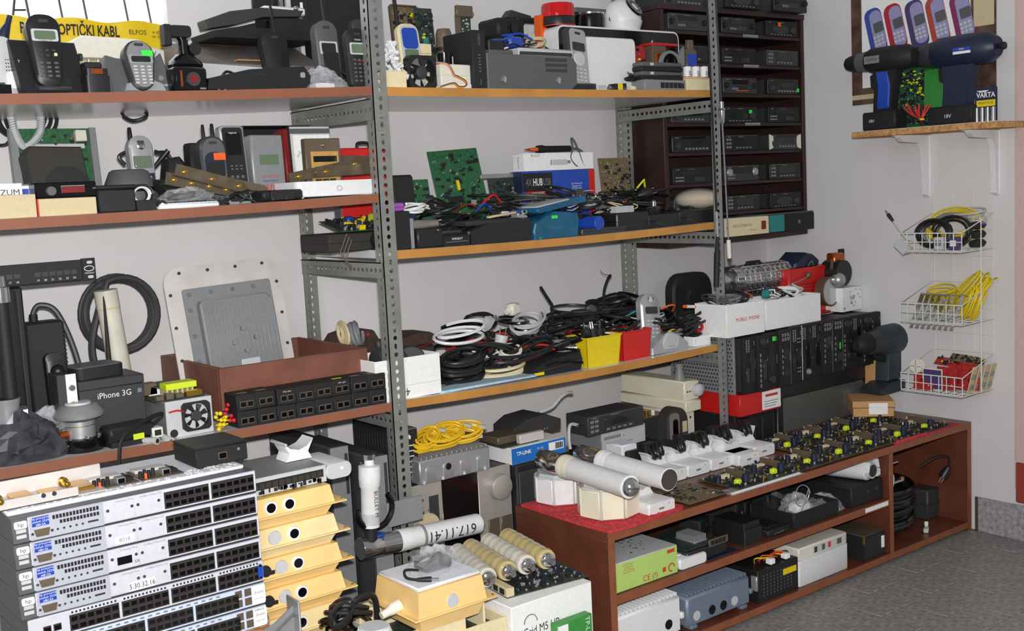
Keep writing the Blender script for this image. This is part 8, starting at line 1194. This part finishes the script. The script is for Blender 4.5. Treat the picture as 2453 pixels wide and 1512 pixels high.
# ================================================================ television, upright radios and what lies above
RZ0 = .531; mat('crt',(88,88,86),.22,0,.02)
t = T('television','old black television with dull grey screen behind the bench','television',(3.12,2.315,0)); t.p('cabinet',B(-.265,.262,.01,.40,.02,RZ0,.006),'matblack'); t.p('bezel_top',B(-.265,.262,-.006,.012,RZ0-.055,RZ0-.002,.004),'black'); t.p('bezel_left',B(-.265,-.235,-.006,.012,.1,RZ0-.055,.003),'black'); t.p('bezel_right',B(.21,.262,-.006,.012,.1,RZ0-.055,.003),'black'); t.p('screen',PR(rr(.446,.32,.02,4,-.0125,.32),.002,.010),'crt'); t.p('stand',B(-.2,.2,.02,.36,0,.02),'matblack')
t = T('black_cabinet','plain black cabinet beside the television','cabinet',(2.755,2.32,0)); t.p('body',B(-.095,.095,0,.3,0,.455,.003),'matblack'); t.p('front_panel',B(-.088,.088,-.003,0,.02,.44,.002),'black'); t.p('strip',B(.03,.036,-.004,0,.03,.43,0),'charcoal')
t = T('retail_box','red carton with white printed label under the upright radios','box',(2.752,2.29,.4556)); t.p('body',B(-.1,.095,0,.26,0,.068,.0015),'red'); t.p('white_label',B(.005,.095,-.0008,0,.006,.064,0),'paper'); t.p('red_print',B(.02,.08,-.0014,0,.046,.054,0),'redink'); g = G()
for k in range(3): g.box(.014,.07+.006*k,-.0014,0,.014+.008*k,.016+.008*k,0)
t.p('small_print',g,'greyink',kind=ST)
stk = {2: 'with a bright green tag near its top',8: 'with a green tag at mid height',10: 'with a green tag low down',5: 'with a white edge line and silver knob'}
for k in range(13):
    x = 2.664+.0548*k; e = stk.get(k); zz = RZ0-.006 if k < 4 else RZ0+.001; lb = 'car radio standing upright, %s from the perforated case' % (n8+['tenth','eleventh','twelfth','thirteenth'])[k] if not e else 'upright car radio '+e; r_ = random.Random(k)
    t = radio('car_radio',lb,(x,2.272+r_.uniform(0,.012),zz+.0905),400+k*3,.178,.053,.14,0,PI/2,grp=None)
    if k == 2: sticker(t,-.07,.03,-.008,'neon',.014,.016)
    if k in (8,10): sticker(t,[.0,.03][k == 10],.03,-.008,'neon',.022,.007)
    if k == 5: t.p('white_edge',B(-.088,.088,-.0065,-.003,.001,.0045,0),'lgrey'); t.p('silver_knob',LF([((.066,-.004,.036),.010),((.066,-.010,.036),.008)],16),'alu')
    if k == 4:
        g = G()
        for a in (-.05,-.038,.045,.057):
            for b in (.03,.04): g.sph((a,-.006,b),.002,6,4)
        t.p('bright_studs',g,'lgrey',kind=ST)
t = T('perforated_case','light grey perforated metal case beside the upright radios','case',(2.6495,2.335,.4556+.069)); g = G(); cs = G(); w = .24
def mesh_panel(y0,y1,z0,z1,x,p=.012):
    g = G(); ny = int((y1-y0)/p); nz = int((z1-z0)/p)
    for i in range(ny):
        for j in range(nz): y = y0+p*(i+.5+(.25 if j % 2 else -.25)); z = z0+p*(j+.5); g.cyl((x-.0006,y,z),(x+.0004,y,z),.0036,n=6)
    return g
t.p('side_panel',B(-.004,.004,-.03,.24,0,.185,.001),'swface' if 0 else 'grey'); t.p('perforations',mesh_panel(-.024,.234,.006,.18,-.004),'charcoal',kind=ST)
tz = RZ0+.1815
t = carton('open_carton','white carton lettered MOBILE PHONE on the upright radios',0,0,0,.1,.1,.1,'paper') if 0 else T('open_carton','white carton lettered MOBILE PHONE on the upright radios','box',((W(1741,760,Y=2.275).x+W(1831,760,Y=2.275).x)/2,2.275,tz)); b1w = W(1831,760,Y=2.275).x-W(1741,760,Y=2.275).x; h1 = W(1785,725,Y=2.275).z-tz; b1x = t.o.location.x; tray(t,b1w,.13,h1,.003,'paper'); text(t.o,'MOBILE  PHONE',.0165,(.008,-.001,h1*.5),'redink',sx=.92); mz = tz
t = T('open_carton','long white open carton of leads on the upright radios','box',((W(1835,740,Y=2.29).x+W(1966,730,Y=2.29).x)/2,2.29,tz)); b2w = W(1966,730,Y=2.29).x-W(1835,740,Y=2.29).x; b2x = t.o.location.x; h2 = W(1900,712,Y=2.29).z-tz; tray(t,b2w,.12,h2,.003,'paper')
tangle('grey lead coiled in the MOBILE PHONE carton',9,(b1x-.06,b1x+.06,2.31,2.37,lambda x: tz+h1*.6,lambda x,y: tz+h1+.02),0,.0038,['grey','dgrey','charcoal'],'grey leads in the MOBILE PHONE carton',41,R=(.025,.045)); tangle('white lead coiled in the long white carton',7,(b2x-.07,b2x+.07,2.31,2.37,lambda x: tz+h2*.6,lambda x,y: tz+h2+.028),0,.003,['white','paper','lgrey'],'white leads in the long white carton',42,R=(.03,.05)); tangle('black lead coiled in the long white carton',5,(b2x-.06,b2x+.07,2.32,2.37,lambda x: tz+h2*.5,lambda x,y: tz+h2+.014),0,.003,['black','charcoal'],'black leads in the long white carton',43,R=(.02,.04))
t = T('teal_plug','teal green connector block among the white leads','connector',(b2x-.085,2.33,tz+h2+.004),.3); t.p('body',B(-.016,.016,-.01,.012,0,.026,.003),'teal'); t.p('collar',CL((.016,0,.012),(.026,0,.012),.009),'offwhite')
t = T('orange_tip','small orange test probe tip lying over the cartons','probe',(b1x+.07,2.32,tz+h1+.016),.2,0,.4); t.p('probe',LF([((-.025,0,0),.002),((0,0,0),.004),((.02,0,0),.004)],10),'orange'); t.p('lead',TU(spline([(.02,0,0),(.04,.01,.004),(.06,.02,-.01)]),.0018),'grey')
# chrome lantern behind the cartons
bz2 = .76; t = T('black_case','black case behind the cartons under the chrome lantern','case',(2.83,2.445,.5245)); t.p('body',B(-.16,.17,0,.14,0,.23,.004),'matblack'); t.p('edge',B(-.161,.171,-.001,0,.21,.222,0),'charcoal')
a,b = W(1738,676,Y=2.50),W(1893,656,Y=2.50); d = (b-a).normalized(); L = (b-a).length; R = .05; a.z = max(a.z,.7555+R+.004); t = T('chrome_lantern','ribbed chrome cylinder lamp lying behind the cartons','lamp',a); st = []
for k in range(41): s = k/40; rr2 = R*(.78 if s < .02 else 1.0 if (s < .14 or s > .86) else .92)+(.003 if int(s*40) % 3 == 0 and .14 < s < .86 else 0); st.append((d*L*s,rr2))
t.p('barrel',LF(st,28),'chrome')
for s in (.14,.45,.55,.86): t.p('ring',LF([(d*L*(s-.012),R*1.02),(d*L*s,R*1.06),(d*L*(s+.012),R*1.02)],28),'chrome')
for k in range(10): an = 2*PI*k/10; e1 = d.orthogonal().normalized(); e2 = d.cross(e1); o = (e1*cos(an)+e2*sin(an))*R*1.0; t.p('rod',CL(d*L*.15+o,d*L*.85+o,.003,n=6),'chrome')
t.p('clip',B(-.035,.035,-.006,.006,R*.95,R*1.22,.003).mv(*(d*L*.42)),'matblack'); t.p('shaft',CL(d*L,d*(L+.05),.006),'steel')
# red machine with horn
rzb = tz; x0,x1 = W(1908,690,Y=2.40).x,W(2012,690,Y=2.40).x; h = W(1960,640,Y=2.40).z-rzb; w = x1-x0; t = T('red_lantern','red metal box lamp with round reflector facing out','lamp',((x0+x1)/2,2.43,rzb)); t.p('housing',B(-w/2,w/2,0,.13,0,h,.004),'red')
for k in range(7): t.p('groove',B(-w/2-.0008,w*.4,-.0012,0,h*(.2+.075*k),h*(.2+.075*k)+.0022,0),'darkred')
hx,hz2 = w*.22,h*.46; t.p('reflector_rim',LF([((hx,-.01,hz2),.050),((hx,-.045,hz2),.052),((hx,-.047,hz2),.048),((hx,-.03,hz2),.035),((hx,-.012,hz2),.012)],28,False),'brownmetal'); t.p('reflector',LF([((hx,-.044,hz2),.046),((hx,-.03,hz2),.036),((hx,-.014,hz2),.014)],26),'chrome'); t.p('knob',SP((-w*.1,-.006,h*.84),.011),'brownmetal'); t.p('stay',TU(spline([(-w*.1,-.01,h*.83),(-w*.3,-.014,h*.76),(-w*.5,-.006,h*.7)]),.002),'steel'); t.p('foot',B(-w*.2,w*.6,-.02,.1,0,.006),'red'); lz = rzb+h
t = T('blue_pouch','dark blue padded pouch lying on the red lamp','pouch',((x0+x1)/2-.01,2.44,lz+.0006)); t.p('pouch',PR([(-.065,0),(.07,0),(.075,.018),(.04,.042),(.0,.05),(-.03,.03),(-.06,.015)],0,.09,ins=.008),'navy'); t.p('green_cord',TU(spline([(.0,-.004,.002),(.02,-.006,.02),(.03,-.004,.004)]),.0018),'green')
# patterned carton and dark apparatus at the wall
x0,x1 = W(2018,700,Y=2.36).x,min(XR-.006,W(2102,700,Y=2.36).x); w = x1-x0; t = carton('retail_box','pale patterned carton marked N7 against the side wall',(x0+x1)/2,2.36,tz,w,.13,W(2060,685,Y=2.36).z-tz,'paper'); ph_ = W(2060,685,Y=2.36).z-tz; text(t.o,'N7',.024,(0,-.001,ph_*.55),'greyink'); g = G(); q = random.Random(2)
for k in range(14): x = q.uniform(-.45,.45)*w; z = q.uniform(.1,.9)*ph_; g.prism(rr(.012,.006,.003,2,x,z),-.0006,0)
t.p('pattern',g,'lgrey',kind=ST); pz = tz+ph_
t = T('motor_assembly','dark motor assembly with brown coil and upright plate','motor',((x0+x1)/2-.005,2.40,pz+.0006)); k9 = W(2075,590,Y=2.42).z-pz; t.p('plate',B(w*.2,w*.45,.02,.03,0,k9,.002),'matblack'); t.p('coil',B(-w*.3,w*.22,.0,.04,k9*.55,k9*.92,.006),'copper'); t.p('drum',LF([((-w*.1,-.02,.05),.045),((-w*.1,.05,.05),.045)],22),'black'); t.p('chrome_cap',SP((-w*.36,-.016,.028),.026,14,8),'alu'); t.p('arm',CL((-w*.5,.0,k9*.5),(-w*.2,.02,k9*.8),.006),'brownmetal')
# black chair back behind the post
cxx = W(1693,690,Y=2.62).x; cz9 = W(1690,655,Y=2.62).z; t = T('chair','black padded chair back behind the right front post','chair',(cxx,2.68,0)); t.p('backrest',PR(rr(.2,.26,.06,5,0,cz9-.13),0,.04,ins=.008),'matblack'); t.p('stem',CL((0,.03,.02),(0,.03,cz9-.2),.018),'black'); t.p('foot',B(-.12,.05,.0,.06,0,.03,.006),'black')
# ================================================================ low plank behind the bench with set-top boxes
t = T('plank_shelf','hidden low plank behind the bench carrying set-top boxes','shelf',(2.30,2.33,0)); t.p('plank',B(-.27,.29,0,.4,NZ-.022,NZ-.004),'chip')
for x in (-.25,.27): t.p('leg',B(x-.015,x+.015,.02,.38,0,NZ-.022),'chip')
pl = NZ-.0035
f0,f1 = W(1440,1050,Y=2.42).x,W(1546,1040,Y=2.42).x; w = f1-f0; zb_ = W(1440,1083,Y=2.42).z; hb = zb_-pl
t = T('black_case','low black case under the grey set-top box','case',((f0+f1)/2+.02,2.37,pl)); t.p('body',B(-w*.62,w*.6,0,.2,0,hb-.0006,.003),'matblack'); t.p('groove',B(-w*.6,w*.58,-.0006,0,(hb)*.5,hb*.56,0),'charcoal')
t = T('set_top_box','light grey set-top box under the black front unit','set-top box',((f0+f1)/2,2.42,pl+hb)); h = W(1490,1025,Y=2.42).z-(pl+hb); t.p('body',B(-w/2,w/2,0,.15,0,h,.002),'grey'); t.p('front',B(-w*.49,w*.49,-.001,0,.002,h-.002,0),'lgrey'); g = G()
for k in range(14): g.box(-w*.44+k*w*.027,-w*.44+k*w*.027+.0018,-.0016,0,h*.55,h*.72,0)
t.p('slots',g,'charcoal',kind=ST); t.p('light',SP((0,-.001,h*.6),.0022),'red'); t.p('print',B(-w*.2,w*.2,-.0016,0,h*.25,h*.28,0),'greyink'); sz_ = pl+hb+h
f0,f1 = W(1408,1000,Y=2.40).x,W(1542,985,Y=2.40).x; t = radio('car_radio','wide black front unit with ribbon cable on the set-top box',((f0+f1)/2,2.405,sz_+.0006),503,f1-f0,.058,.1,style=4); t.p('ribbon',PR([(0,0),(.016,0),(.016,.002),(0,.002)],0,.02).mv(-.12,.02,.03),'charcoal'); t.p('cable',TU(spline([(-(f1-f0)/2,.04,.03),(-(f1-f0)/2-.03,.04,.035),(-(f1-f0)/2-.045,.03,.0),(-(f1-f0)/2-.05,.02,-.03)]),.005),'lgrey')
x = W(1625,1020,Y=2.36).x; t = T('clamp','old bronze G-shaped clamp standing behind the power bricks','clamp',(x,2.36,pl)); H = W(1625,962,Y=2.36).z-pl; n = 12; t.p('arch',PR([(-.045,0),(.045,0),(.045,H*.62)]+[(.045*cos(PI*i/n),H*.62+.045*sin(PI*i/n)) for i in range(n+1)],0,.045,ins=.004),'dustblack'); t.p('face_plate',PR(rr(.04,H*.62,.016,4,-.018,H*.5),-.004,.0),'dustgrey'); t.p('opening',PR(rr(.022,H*.4,.010,4,-.016,H*.5),-.0048,-.003),'lens'); t.p('casting_marks',B(.018,.036,-.002,0,H*.42,H*.62,0),'beige')
f0,f1 = W(1668,940,Y=2.40).x,2.59; w = max(.07,f1-f0); z0 = W(1690,978,Y=2.40).z; t = T('alarm_box','cream plastic enclosure with round white lens and three dots','enclosure',(f1-w/2,2.40,z0)); h = W(1690,905,Y=2.40).z-z0; t.p('lower_shell',B(-w/2,w/2,-.006,.29,0,h*.36,.003),'drumcream'); t.p('upper_shell',B(-w/2+.002,w/2,.0,.285,h*.36,h,.004),'drumcream'); t.p('lens',LF([((w*.3,-.002,h*.68),.021),((w*.3,-.016,h*.68),.019),((w*.3,-.022,h*.68),.010)],20),'lgrey')
for k in range(3): t.p('dot',CL((-w*.28+.011*k,-.0012,h*.66),(-w*.28+.011*k,.0005,h*.66),.0028,n=8),'matblack')
t.p('top_mount',LF([((-.0,.05,h),.02),((0,.05,h+.03),.012),((0,.05,h+.05),.014)],14),'grey'); ab = z0
t = T('white_box','white plastic box under the cream enclosure','box',(f1-w/2-.0,2.41,pl)); t.p('body',B(-w*.55,w*.3,0,.2,0,ab-pl-.0006,.004),'offwhite'); t.p('mark',CL((0,-.001,ab-pl-.02),(0,.0,ab-pl-.02),.004,n=8),'ink')
t = T('metal_board','dusty metal chassis board with brass parts behind the clamp','circuit board',(W(1565,985,Y=2.47).x,2.46,pl)); zz = W(1560,1000,Y=2.46).z-pl; t.p('chassis',B(-.07,.05,0,.12,0,zz,.002),'charcoal'); t.p('top_board',B(-.07,.05,0,.12,zz,zz+.003),'pcbbrown'); t.p('brass_part',CL((-.03,.01,zz),(-.03,.01,zz+.022),.008),'brass'); t.p('white_part',CL((.0,.012,zz),(.0,.012,zz+.02),.006),'offwhite')
# ================================================================ inside the bench, middle shelf
MZ = .2046
def in_(u0,u1,v0,Y,z): return fit(u0,u1,v0,Y,z,v0+20)
f = in_(1463,1622,1330,YB+.012,MZ); t = T('retail_box','lime green and grey carton with CE marks in the bench','box',((1.79+f.x+f.w/2)/2,YB+.012,MZ)); w,h = f.x+f.w/2-1.79,min(f.h,.13); mat('limebox',(176,206,110),.55,0,.02); t.p('body',B(-w/2,w/2,0,.2,0,h,.0015),'lgrey'); t.p('green_front',B(-w*.5,w*.5,-.0008,0,.001,h*.97,0),'limebox'); t.p('red_edge',B(-w*.5,-w*.47,-.0014,0,.001,h*.95,0),'red'); text(t.o,'CE (!)',.022,(w*.06,-.0014,h*.18),'redink'); text(t.o,'- AV-Funktionen\n- 16 Kanaele\n- LED-Anzeige\n- Fernbedienung',.0065,(-w*.28,-.0014,h*.74),'redink'); t.p('stamp',B(w*.34,w*.46,-.0014,0,h*.78,h*.9,0),'redink'); t.p('bin_mark',B(w*.26,w*.31,-.0014,0,h*.18,h*.34,0),'redink'); t.p('ring_mark',TU([(w*.40+.010*cos(a*.4),-.0014,h*.26+.010*sin(a*.4)) for a in range(13)],.0018,4),'redink'); g = G(); q = random.Random(1)
for k in range(40): x,y = q.gauss(.02,.03),q.uniform(.03,.13); g.cyl((x,y,h),(x,y,h+.0005),q.uniform(.001,.004),n=6)
t.p('flower_print',g,'brownmetal',kind=ST)
f = in_(1626,1692,1330,YB+.012,MZ); t = T('white_box','white rounded power box beside the lime carton','box',(f.x+.004,YB+.012,MZ)); t.p('body',PR(rr(f.w,f.h*.9,.008,3,0,f.h*.45),0,.12,ins=.003),'white'); t.p('knob',CL((-.02,.04,f.h*.9),(-.02,.04,f.h*.98),.012),'offwhite')
f = in_(1694,1768,1330,YB+.014,MZ); t = carton('retail_box','dark blue carton under the open black router',f.x+.004,YB+.014,MZ,f.w,.16,f.h*.8,'navy'); bt2 = MZ+f.h*.8; t.p('logo',B(-.004,.004,-.0008,0,f.h*.3,f.h*.4,0),'blue')
f2 = in_(1680,1766,1290,YB+.018,bt2); t = T('router','opened black router with silver heat sink on the blue carton','router',(W(1690,1300,Y=YB+.03).x,YB+.02,bt2+.0006)); t.p('lower_shell',B(-.08,.075,0,.17,0,.034,.004),'black'); t.p('front_panel',B(-.0,.075,-.002,0,.03,.05,.001),'brownmetal')
for k in range(4): t.p('port',B(.008+.015*k,.02+.015*k,-.003,-.001,.034,.046,0),'matblack')
t.p('board',B(-.075,.07,.01,.165,.034,.037),'pcbdark'); hs = t.p('heat_sink',B(-.02,.03,.03,.1,.037,.042),'alu')
for k in range(7): t.p('fin',B(-.018+.007*k,-.0155+.007*k,.032,.098,.042,.056,0),'alu',hs)
t.p('bay_window',PR(rr(.05,.018,.006,3,-.045,.018),-.001,.001),'darkred')
t = wart('power_brick','black power brick lying between router and tray in the bench',(W(1800,1290,Y=YB+.03).x,YB+.02,MZ+.0004),.075,.12,.06); f = in_(1830,1900,1262,YB+.02,MZ); t = T('switch_box','black labelled power box in the middle of the bench','box',(f.x,YB+.02,MZ)); t.p('body',B(-.045,.05,0,.12,0,f.h*.8,.003),'matblack'); text(t.o,'AC ADAPTER',.007,(0,-.001,f.h*.3),'greyink'); t.p('cap',B(-.03,.035,.02,.1,f.h*.8,f.h*.98,.004),'black')
f = in_(1903,2010,1240,YB+.016,MZ); t = T('black_tray','low black tray holding clear bags and lenses','tray',(f.x,YB+.016,MZ)); tray(t,f.w*1.0,.16,.045,.004,'matblack'); bx_ = f.x
bag('plastic_bag','clear bag of white parts in the black bench tray',(bx_-.01,YB+.03,MZ+.02),.09,.1,.05,61,inner=[(B(-.03,.03,.02,.06,.002,.03,.006),'paper')]); bag('plastic_bag','flat clear bag beside the black tray in the bench',(bx_+.12,YB+.03,MZ),.13,.12,.04,62,inner=[(B(-.04,.02,.03,.07,.002,.012,.003),'lgrey')])
cable('loop of stiff silver wire standing in the bench tray',[Vector((W(1922,1195,Y=YB+.05).x+.036*cos(a*.22),YB+.05+.004*sin(a*.3),MZ+.075+.03*sin(a*.22))) for a in range(32)]+[Vector((W(1922,1195,Y=YB+.05).x-.03,YB+.03,MZ+.04))],.0016,'silver','wire_loop','wire')
t = T('grey_flat_bar','grey plastic bar slanting behind the silver wire loop','bar',(W(1880,1195,Y=YB+.12).x,YB+.12,MZ+.045),.2,0,.45); t.p('bar',B(-.06,.06,0,.02,0,.016,.004),'dgrey'); t.p('tip',LF([((.06,.01,.008),.006),((.08,.01,.008),.003)],10),'charcoal'); t.p('prop',B(-.05,-.03,.0,.02,-.06,0),'matblack')
for k in range(6): q = random.Random(k+20); x = 2.28+.075*k; t = T('dark_part','dark small device lying at the back of the bench middle shelf','device',(x,YB+.16+.03*(k % 2),MZ+.0004),q.uniform(-.4,.4),group='dark devices at the back of the middle shelf'); t.p('body',B(-.033,.033,0,.07,0,.05+.012*(k % 3),.005),'matblack'); t.p('button',CL((.01,-.001,.03),(.01,.001,.03),.005),'purple' if k == 2 else 'charcoal')
f = in_(1995,2128,1190,YB+.015,MZ); t = T('black_box','black metal box under the white camera housing','box',(DX-.085,YB+.02,MZ)); t.p('body',B(-.08,.08,0,.25,0,.062,.003),'matblack'); t.p('dial',CL((.0,-.002,.036),(.0,0,.036),.006),'charcoal'); t.p('dial',CL((.045,-.002,.038),(.045,0,.038),.006),'charcoal')
a = (DX-.06,YB+.03,MZ+.0632+.034); t = T('camera_housing','white outdoor camera housing with round lens window','camera',a,0,0,0); R = .036; dd_ = Vector((-.09,.24,0)); t.p('shell',PR([(R*1.12*cos(2*PI*i/20),R*.92*sin(2*PI*i/20)) for i in range(20)],0,.24,ins=.004).rot('Z',.22),'white'); t.p('hood',PR([(-R*1.2,.0),(-R*.9,R*.8),(0,R*1.02),(R*.9,R*.8),(R*1.2,0),(R*1.1,0),(R*.82,R*.74),(0,R*.95),(-R*.82,R*.74),(-R*1.1,0)],-.016,.2).rot('Z',.22),'white'); t.p('lens_ring',LF([((.0,-.012,-.002),.024),((0,.0,-.002),.026)],22),'lgrey'); t.p('lens',CL((0,-.013,-.002),(0,-.010,-.002),.019,n=20),'lens'); t.p('side_fin',B(R*.9,R*1.5,-.004,.03,-R*.8,-R*.1,.003),'white')
# bottom shelf
LZ = .0326
def finbox(label,u0,u1,v0,m,hole):
    f = in_(u0,u1,v0,YB+.02,LZ); xl_ = max(1.791,f.x-f.w/2); f.w = f.x+f.w/2-xl_; f.x = xl_+f.w/2; t = T('cast_box',label,'case',(f.x,YB+.02,LZ)); w,h = f.w,f.h; t.p('body',B(-w/2,w/2,0,.2,.008,h-.008,.006),m)
    for k in range(16): x = -w*.46+w*.92*k/15; t.p('fin',B(x-.0016,x+.0016,.006,.195,h-.008,h,.0004),m)
    for x in (-.4,.4): t.p('foot',B(w*x-.012,w*x+.012,.0,.03,0,.01),m)
    for k,x in enumerate(hole): t.p('knockout',LF([((w*x,-.001,h*.35),.013),((w*x,.0005,h*.35),.013)],16),['lens','lens','lgrey','lgrey'][k] if m != 'white' else 'lens')
    t.p('lug',B(w/2,w/2+.012,.0,.02,h*.35,h*.5,.002),m); return t
f = in_(1640,1805,1395,YB+.02,LZ); mat('slateblue',(112,124,140),.45,.1,.04); finbox('white cast box with finned top low in the bench',1470,1632,1448,'white',(.3,)); finbox('slate blue cast box with dark round knockouts in the bench',1645,1797,1400,'slateblue',(-.12,.06,.24,-.36))
f = in_(1815,1912,1352,YB+.014,LZ); t = T('power_supply','black computer power supply with yellow label and loose wires','power supply',(f.x,YB+.014,LZ)); w,h = f.w,f.h; t.p('case',B(-w/2,w/2,0,.14,0,h,.001),'black'); g = G()
for i in range(9):
    for j in range(7): g.cyl((-w*.36+w*.085*i,-.0006,h*(.2+.1*j)),(-w*.36+w*.085*i,.0004,h*(.2+.1*j)),.0026,n=6)
t.p('vent_holes',g,'dgrey',kind=ST); t.p('yellow_label',B(w*.12,w*.45,-.001,0,h*.6,h*.78,0),'yellow'); t.p('silver_side',B(-w/2-.006,-w/2,.0,.02,h*.4,h*.85,.001),'alu'); tzz = LZ+h
for k in range(8): q = random.Random(k); P = spline([(-.04+.01*k,.05,h),(-.06+.014*k,.03,h+.015+.01*q.random()),(-.03+.012*k,.015,h+.022),(.0+.01*k,.02,h+.012)]); t.p('wire',TU(P,.002),['yellow','red','orange','matblack'][k % 4])
for x in (-.02,.045): t.p('plug',B(x-.01,x+.01,.0,.02,h+.004,h+.02,.002),'paper')
f = in_(1912,2034,1325,YB+.014,LZ); t = T('white_box','tall smooth white device under the small white router','device',(f.x,YB+.014,LZ)); w,h = f.w,f.h; t.p('body',PR(rr(w,.14,.012,4,0,.07),0,h,'z',ins=.002),'white'); t.p('seam',PR(rr(w+.0006,.1406,.012,4,0,.07),h*.88,h*.89,'z'),'lgrey'); wz2 = LZ+h
t = T('router','small white router with grey sockets on the tall white device','router',(f.x+.004,YB+.02,wz2+.0006)); t.p('body',B(-w*.47,w*.48,0,.11,0,.034,.003),'offwhite'); t.p('front_strip',B(-w*.2,w*.46,-.001,0,.005,.028,0),'lgrey')
for k,(x,m) in enumerate(((-.15,'charcoal'),(.0,'brownmetal'),(.12,'redink'),(.3,'brownmetal'))): t.p('socket',B(w*x-.006,w*x+(.006 if k < 3 else .014),-.002,0,.008,.024,0),m)
f = in_(2042,2128,1282,YB+.014,LZ); t = T('power_supply','black mesh sided computer power supply beside the divider','power supply',(DX-.005-.056,YB+.014,LZ)); w,h = .108,f.h; t.p('case',B(-w/2,w/2,0,.15,0,h,.001),'matblack'); g = G()
for i in range(13):
    for j in range(11): g.cyl((-w*.44+w*.073*i,-.0006,h*(.08+.078*j)),(-w*.44+w*.073*i,.0004,h*(.08+.078*j)),.0026,n=6)
t.p('mesh',g,'charcoal',kind=ST); t.p('gold_corner',B(-w/2-.003,-w/2+.002,-.002,.004,h*.7,h,0),'brass'); t.p('white_plug',B(w*.3,w*.42,-.004,0,h*.3,h*.8,.001),'paper'); t.p('roof_mesh',B(-w/2,w/2,.0,.15,h,h+.002),'brownmetal')
# right compartment
RC = (DX+.035,BX1-.04)
for k in range(6): P = coilpts(((RC[0]+RC[1])/2-.06+.01*k,YB+.15,LZ+.04+.02*k),.115-.005*k,2.6,.008,(1,0,.05),(0,1,.1),.06,81+k,.75); P = [Vector((min(max(p.x,RC[0]),RC[1]),min(max(p.y,YB+.03),YB+.31),max(p.z,LZ+.008))) for p in P]; cable('thick black cable coil in the right bay of the bench',P,.008,['black','glossblack'][k % 2],'cable_coil','cable','black cable coils in the right bay')
t = T('metal_plate','dark metal plate on a thin rod lying on the cable coils','plate',(RC[0]+.075,YB+.10,LZ+.176)); t.p('plate',B(-.075,.085,-.02,.1,0,.004,.001),'charcoal'); t.p('rim',B(-.075,.085,-.0215,-.02,-.002,.005,0),'silver'); t.p('rod',CL((.0,.03,.004),(.0,.03,.06),.0025),'silver'); t.p('upper_plate',B(-.08,.07,-.01,.1,.06,.063,.001),'dgrey'); t.p('upper_rim',B(-.08,.07,-.011,-.01,.059,.064,0),'silver'); t.p('orange_stud',SP((.088,-.012,.004),.009),'copper')
cable('white curved cable over the metal plate in the right bay',spline([(RC[0]-.01,YB+.03,LZ+.25),(RC[0]+.02,YB+.03,LZ+.235),(RC[0]+.035,YB+.035,LZ+.21),(RC[0]+.036,YB+.04,LZ+.185)]),.004,'offwhite')
t = T('mains_plug','black mains plug dangling near the bench side in the right bay','plug',(RC[1]-.03,YB+.06,LZ+.15),0,.4,.3); t.p('body',LF([((0,0,.04),.008),((0,0,.02),.014),((0,0,0),.016)],14),'black'); t.p('pin',CL((.008,0,0),(.008,0,-.02),.0022),'chrome'); t.p('pin',CL((-.008,0,0),(-.008,0,-.02),.0022),'chrome'); t.p('cord',TU(spline([(0,0,.04),(-.02,.01,.07),(-.05,.03,.05),(-.07,.05,.0)]),.004),'black')
t = T('black_adapter','dark grey adapter block standing in the right bay corner','adapter',(RC[1]-.02,YB+.1,LZ)); t.p('body',B(-.035,.035,0,.08,0,.1,.004),'charcoal'); t.p('seam',B(-.0355,.0355,-.0005,.0805,.05,.052,0),'matblack')
t = T('white_clip','small white plastic clip on the floor of the right bay','clip',((RC[0]+RC[1])/2+.03,YB+.04,LZ),.5); t.p('body',B(-.02,.02,-.008,.008,0,.014,.003),'lgrey'); t.p('tab',B(.01,.016,-.006,.006,.014,.03,.002),'offwhite')
